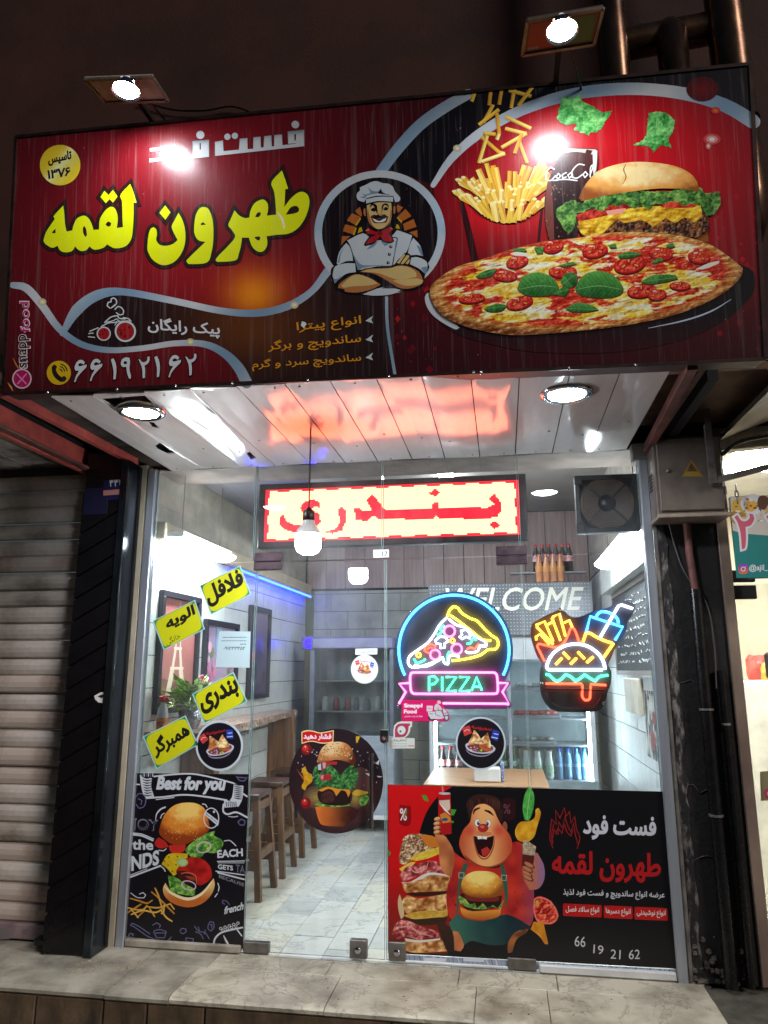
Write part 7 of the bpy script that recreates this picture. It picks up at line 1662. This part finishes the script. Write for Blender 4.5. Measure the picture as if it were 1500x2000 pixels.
# ---- samosa discs
def samosa(c, r, inner, label, dark, flip=1.0, tilt=0.0):
    o, k = sheet('round_sticker', label, 'sticker', ell(c[0], c[1], r, r * 1.06, 44), (196, 204, 212) if dark else (214, 218, 220), 'round samosa stickers')
    if dark: k.blob(ell(c[0], c[1], inner, inner * 1.06, 44), (20, 15, 24))
    s = inner / 46.0; ct, st_ = math.cos(tilt), math.sin(tilt)
    def T(q):
        a = pts(q, 0, 0, 12.5) - np.array([59.2, 62.4]); a = a * [flip, 1] ; a = np.stack([a[:, 0] * ct - a[:, 1] * st_, a[:, 0] * st_ + a[:, 1] * ct], 1); return a * s + np.array(c)
    def z(q, col, grad=None, grid=0, m=3): k.shape([smooth_loop(T(q), True, m)], col, grad=grad, grid=grid)
    z("360,820 420,770 720,780 980,800 1100,900 1080,960 960,1020 740,1030 520,990 400,920", (200, 196, 214)); z("400,830 700,790 1040,860 1040,940 900,990 720,1000 540,960 430,890", (120, 60, 50))
    if dark: k.line(T("380,940 480,1030 700,1090 900,1070 1060,980"), [1, 2.2, 2.2, 1], (150, 144, 160))
    SM = MEATV((176, 92, 44), (244, 212, 150), .16)
    z("570,450 600,460 740,660 700,760 620,780 420,775 500,640", 0, SM, 3 * s + .5, 2); z("915,515 930,590 980,760 985,900 860,880 700,810 690,730 820,600", 0, SM, 3 * s + .5, 2)
    z("700,810 860,890 1020,930 980,975 840,960 720,880", (190, 90, 50)); z("430,790 600,770 640,790 480,820", (206, 120, 76))
    for i in range(22): a = T('%f,%f' % (RF.uniform(480, 650), RF.uniform(850, 960)))[0]; k.blob(ell(a[0], a[1], 1.6 * s, 1 * s, 7, RF.uniform(0, 3)), RF.choice([(190, 120, 160), (226, 206, 220), (120, 50, 80)]))
    for i in range(6): a = T('%f,%f' % (RF.uniform(690, 780), RF.uniform(890, 980)))[0]; k.blob(ell(a[0], a[1], 2.6 * s, 1.6 * s, 7, RF.uniform(0, 3)), RF.choice([(110, 150, 50), (50, 100, 40), (206, 200, 90)]))
    z("280,400 465,335 520,530 340,600", (196, 60, 60), m=1); z("1040,430 1210,490 1150,725 985,660", (36, 60, 160), m=1)
    k.line(T("340,480 400,440 460,460"), 1.4 * s, (240, 190, 180)); k.line(T("1065,540 1165,560"), 1.8 * s, (200, 210, 240), False); k.line(T("1010,625 1150,655"), 1.8 * s, (200, 210, 240), False)
    a, b, d = T("500,440")[0], T("1000,500")[0], T("520,330")[0]
    if flip < 0: a, b = b, a; d = a + (d - b)
    text(k, 'سمبوسه', a, b, d, (176, 30, 40), .02)
    k.build('sticker_print', STK, o); return o
samosa((428.5, 1456.5), 46.5, 42.5, 'round dark samosa sticker at the left under the yellow stickers', True, 1.0, -.32)
samosa((939, 1452), 49, 45.8, 'round dark samosa sticker in the middle below the pizza neon', True)
samosa((712, 1307), 26.6, 23.5, 'small round white samosa sticker on the left door', False)
o, k = sheet('paper_label', 'thin white paper label above the small samosa sticker', 'label', pts('694,1267 737,1266 737,1278 694,1279'), (206, 210, 212)); k.line(pts('706,1274 732,1273'), 1.2, (120, 120, 124), False); k.build('label_print', STK, o)
# ---- white note
o, k = sheet('paper_note', 'white paper note with printed lines taped on the left pane', 'paper note', S7('762,588 998,590 990,862 735,858'), (182, 202, 206))
for y, a, b in ((634, 790, 965), (660, 780, 965), (685, 920, 965)):
    x = a
    while x < b: w = RF.uniform(8, 26); k.line(S7('%f,%f %f,%f' % (x, y, min(b, x + w), y)), 1.5, (100, 112, 120), False); x += w + 7
text(k, '۰۹۱۲۳۳۴۵۲', S7('795,728')[0], S7('958,728')[0], S7('795,704')[0], (70, 80, 90), .02, False); k.build('note_print', STK, o)
# ---- pink delivery sticker with scooter
T2 = lambda s: pts(s, 750, 1340, 10)
o, k = sheet('delivery_sticker', 'magenta delivery sticker with a scooter rider under the pizza neon', 'sticker', T2("345,285 360,272 1025,272 1060,275 1110,290 1150,350 1180,420 1230,480 1255,545 1290,600 1290,650 1240,690 345,690"), (206, 20, 96))
text(k, 'Snapp!', T2('390,440')[0], T2('755,440')[0], T2('390,338')[0], (236, 220, 228), .05, False, .0); text(k, 'Food', T2('388,535')[0], T2('640,535')[0], T2('388,455')[0], (236, 220, 228), .05, False)
text(k, 'فراتر از یک سفارش', T2('392,612')[0], T2('750,612')[0], T2('392,572')[0], (230, 200, 214), .02)
def d2(s, col, m=2): k.shape([smooth_loop(T2(s), True, m)], col)
GY = (198, 200, 204); DK = (40, 40, 48)
d2("835,380 955,385 945,492 832,492", (222, 196, 206), 1)
for yy in (430, 448): k.line(T2('855,%d 925,%d' % (yy, yy)), .8, (150, 120, 130), False)
k.blob(ell(*T2('935,620')[0], 7.5, 5.2, 16), DK); k.blob(ell(*T2('940,615')[0], 4.2, 3.2, 14), GY); k.blob(ell(*T2('1222,620')[0], 5.4, 6.2, 16), DK); k.blob(ell(*T2('1222,618')[0], 3.4, 4, 14), GY)
d2("860,500 1000,500 1110,470 1150,560 1180,610 1130,640 1000,640 900,610 870,570", GY); d2("1150,430 1210,480 1250,560 1180,570 1150,500", GY); d2("975,470 990,380 1040,340 1110,400 1130,440 1110,480 1030,495", (206, 196, 204)); d2("1100,345 1150,380 1180,410 1120,420", (206, 30, 90)); d2("1035,320 1050,285 1090,280 1115,310 1110,345 1060,345", (240, 170, 190))
for s_ in ("1000,500 1010,560 1100,590", "1050,420 1070,470 1130,490", "1140,470 1160,540 1150,600", "890,540 950,545", "1180,540 1230,520", "975,470 1110,480"): k.line(T2(s_), 1.0, DK)
k.build('sticker_print', STK, o)
# ---- white discount sticker
o, k = sheet('discount_sticker', 'white sticker with a rounded maroon eye-shaped emblem by the door lock', 'sticker', T2("105,1020 185,1005 185,850 200,770 260,710 330,690 548,690 548,790 515,810 510,880 470,960 400,1010 590,1020 600,1030 600,1212 590,1218 112,1218 105,1210"), (206, 208, 200))
d2("215,1000 215,850 240,770 320,730 510,730 510,775 480,780 475,860 445,940 380,995", (170, 54, 84)); k.blob(ell(*T2('342,862')[0], 8, 8.4, 20), (206, 214, 208)); d2("265,850 300,942 360,942 410,900", (206, 214, 208)); k.blob(ell(*T2('322,885')[0], 2.1, 2.2, 12), (40, 80, 70))
text(k, 'تخفیفان', T2('125,1098')[0], T2('445,1090')[0], T2('125,1030')[0], (90, 100, 96), .01)
for yy in (1125, 1160, 1185): k.line(T2('125,%d 445,%d' % (yy, yy)), .9, (160, 170, 164), False)
k.line(T2('475,1168 580,1168'), 1.8, (200, 90, 110), False); k.build('sticker_print', STK, o)
# ---- big round burger sticker on the left door
U = lambda s: pts(s, 570, 1400, 7.895)
o, k = sheet('round_sticker', 'large round dark burger sticker with a red push banner on the left door', 'sticker', ell(656.5, 1525.5, 92, 102.5, 60), (30, 20, 28))
k.shape([ell(656.5, 1525.5, 91.6, 102, 60)], 0, grad=lambda x, y: mixc((30, 18, 26), (104, 66, 56), math.exp(-((x - 660) / 70) ** 2 - ((y - 1570) / 55) ** 2) * .8 + .14 * vn(x * .06, y * .06)), grid=7)
def us(s, col, m=3): k.shape([smooth_loop(U(s), True, m)], col)
def ug(s, grad, grid=4, m=3): k.shape([smooth_loop(U(s), True, m)], 0, grad=grad, grid=grid)
for x, y, rx, ry, c0 in ((380, 1240, 26, 22, (150, 130, 70)), (980, 1260, 20, 20, (150, 130, 60)), (1060, 980, 22, 26, (90, 54, 56))): soft(k, *U('%d,%d' % (x, y))[0], rx, ry, c0, (84, 54, 50), rings=4)
us("60,780 110,850 200,950 280,1000 240,1050 170,960", (176, 84, 36)); ug("150,800 210,760 240,850 310,900 310,1000 240,1060 200,1140 150,1080 190,980 170,880", lambda x, y: mixc((226, 180, 40), (180, 120, 20), vn(x * .3, y * .3)), 4)
us("930,1180 1000,1120 1180,1160 1150,1190 980,1220", (196, 160, 50)); ug("1040,1300 1080,1220 1160,1210 1190,1260 1130,1360 1060,1370", LG, 3)
for x, y, r in ((225, 500, 10), (215, 1330, 10)): c = U('%d,%d' % (x, y))[0]; k.blob(ell(*c, r, r * 1.1, 18), (130, 20, 24)); k.blob(ell(c[0] - 2, c[1] - 2, r * .6, r * .6, 14), (196, 44, 40)); k.blob(ell(c[0] - 2, c[1] - 5, 2, 2.4, 8), (236, 150, 140))
us("990,300 1055,300 1010,405 990,390", (196, 160, 40))
ug("360,1390 520,1370 880,1380 1040,1440 980,1560 860,1640 800,1690 480,1670 410,1580", lambda x, y: mixc((226, 120, 50), (60, 26, 22), (x - 630) / 60 + .2 * vn(x * .1, y * .1)), 4)
ug("350,1350 450,1320 720,1350 880,1340 900,1370 700,1390 480,1385", LG, 3)
us("395,1180 440,1130 560,1090 720,1120 880,1130 930,1200 900,1330 760,1370 500,1350 420,1290", (40, 22, 22)); ug("450,1200 560,1130 640,1180 660,1290 560,1330 460,1310", lambda x, y: mixc((96, 54, 50), (46, 24, 24), vn(x * .5, y * .5)), 3)
us("405,1130 480,1100 560,1078 720,1110 880,1110 905,1160 870,1240 830,1150 760,1130 685,1225 640,1140 560,1110 470,1150", (214, 140, 40))
ug("320,900 360,760 400,760 420,900 480,820 560,730 640,780 700,840 760,900 860,780 940,740 1000,800 1030,900 1000,1010 960,1100 860,1120 700,1110 560,1070 480,1090 380,1110 340,1020", LEAFV((12, 40, 20), (90, 160, 80), .2), 1.8)
us("440,900 600,880 610,960 520,980 440,970", (170, 34, 50)); us("410,790 470,830 520,790 530,700 620,690 700,690 690,740 560,740 520,800", (176, 40, 46)); us("400,740 450,720 455,820 410,820", (200, 190, 200)); us("470,710 525,702 520,790 480,800", (206, 150, 160)); us("445,910 490,890 485,965 450,960", (222, 130, 140))
ug("388,730 410,600 470,480 560,410 680,385 800,395 890,450 950,560 990,680 960,760 850,700 700,660 560,690 430,720", BUNV(645, 1462, 46, 36, (226, 190, 136), (190, 120, 66), (80, 34, 18)), 2.2)
for i in range(120): a, b = RF.uniform(440, 940), RF.uniform(405, 600); k.blob(ell(*U('%f,%f' % (a, b + abs(a - 680) * .25))[0], 1.5, .9, 7, RF.uniform(0, 3)), RF.choice([(214, 184, 130), (150, 106, 64), (120, 80, 44)]))
for i in range(34): k.blob(ell(*U('%f,%f' % (RF.choice([RF.uniform(90, 400), RF.uniform(980, 1360)]), RF.uniform(440, 1100)))[0], RF.uniform(.6, 1.6), RF.uniform(.6, 1.8), 7), (180, 170, 176))
for s_ in ("1180,630 1230,700 1220,720", "1130,870 1200,880 1220,930", "1290,720 1350,660 1340,740", "1310,910 1400,920 1340,935"): us(s_, (196, 190, 190), 2)
us("148,232 230,205 330,215 420,240 520,230 648,205 640,390 540,412 440,410 330,385 240,392 150,420", (230, 210, 140)); us("162,245 240,222 330,230 420,255 520,245 634,222 628,378 540,396 440,395 330,370 240,378 163,402", (196, 20, 30))
text(k, 'فشار دهید', U('180,362')[0], U('612,366')[0], U('180,255')[0], (232, 214, 226), .055)
k.build('sticker_print', STK, o)

# ---- teal sign of the neighbour
tp = wallY(-.235)
ts = thing('hanging_sign', 'teal and white hanging sign with pink numerals at the right edge', 'sign', tp.at(1462, 1128))
a0, a1 = tp.at(1424, 970), tp.at(1437, 1130)
MB().box((1.300, -.234, a1[2]), (tp.at(1594, 1050)[0], -.205, a0[2]), .003).build('panel', pm('teal_panel', (40, 44, 46), .5), ts)
k = Ink(tp, .0008, .00004); x1 = 1590
k.shape([pts('1426,971 1590,966 1600,1127 1438,1129')], (28, 128, 124)); k.shape([pts('1426,971 1590,966 1594,1042 1500,1046 1450,1042 1431,1036')], (206, 196, 186))
for c, rx, ry, col in (((1448, 990), 20, 17, (214, 170, 60)), ((1470, 985), 24, 20, (222, 222, 226)), ((1468, 988), 12, 12, (226, 180, 70)), ((1492, 982), 14, 14, (90, 50, 30)), ((1440, 1010), 16, 12, (170, 130, 60)), ((1520, 1000), 26, 20, (200, 170, 120))): k.blob(ell(*c, rx, ry, 18, wob=.1, rnd=RF), col)
for i in range(40): k.blob(ell(RF.uniform(1432, 1500), RF.uniform(974, 1020), RF.uniform(1, 4), RF.uniform(1, 3), 7), RF.choice([(230, 200, 110), (120, 70, 40), (200, 90, 60), (240, 230, 210), (120, 150, 60)]))
D2b = "1434,1010 1440,1006 1447,1016 1456,1018 1464,1012 1463,1003 1470,1004 1473,1014 1466,1026 1456,1029 1457,1050 1455,1070 1449,1073 1446,1040 1440,1020"
for dx in (0, 62): a = smooth_loop(pts(D2b) + [dx, -dx * .02], True, 3); k.shape(ribbon(a, 8, True) + [a], (226, 222, 222)); k.shape([a], (206, 92, 112))
k.shape([smooth_loop(pts('1443,1104 1459,1103 1460,1119 1444,1120'), True, 3, 95)], 0, grad=lambda x, y: mixc((230, 120, 60), (150, 60, 190), (1120 - y) / 16), grid=4); k.shape(ribbon(ell(1451.5, 1111.5, 4, 4, 14), 1.6, True), (236, 226, 230)); k.blob(ell(1456, 1107, .9, .9, 6), (236, 226, 230))
text(k, '@ajil_khoshkbar', (1463, 1118), (1562, 1114), (1463, 1103), (226, 230, 230), .02, False); k.build('sign_print', print_mat('print_matt', .5), ts)
dp = wallY(.044); k = Ink(dp, .0008); k.shape([pts('1484,1507 1530,1504 1532,1562 1486,1564')], (150, 138, 104)); k.shape([smooth_loop(pts('1494,1542 1512,1541 1513,1558 1495,1559'), True, 3, 95)], (196, 60, 90)); k.shape(ribbon(ell(1503, 1550, 4.5, 4.5, 14), 1.4, True), (230, 220, 224))
tag(k.build('door_sticker', print_mat('print_matt', .5)), 'olive sticker with a pink camera emblem on the glass door at the right edge', 'sticker')
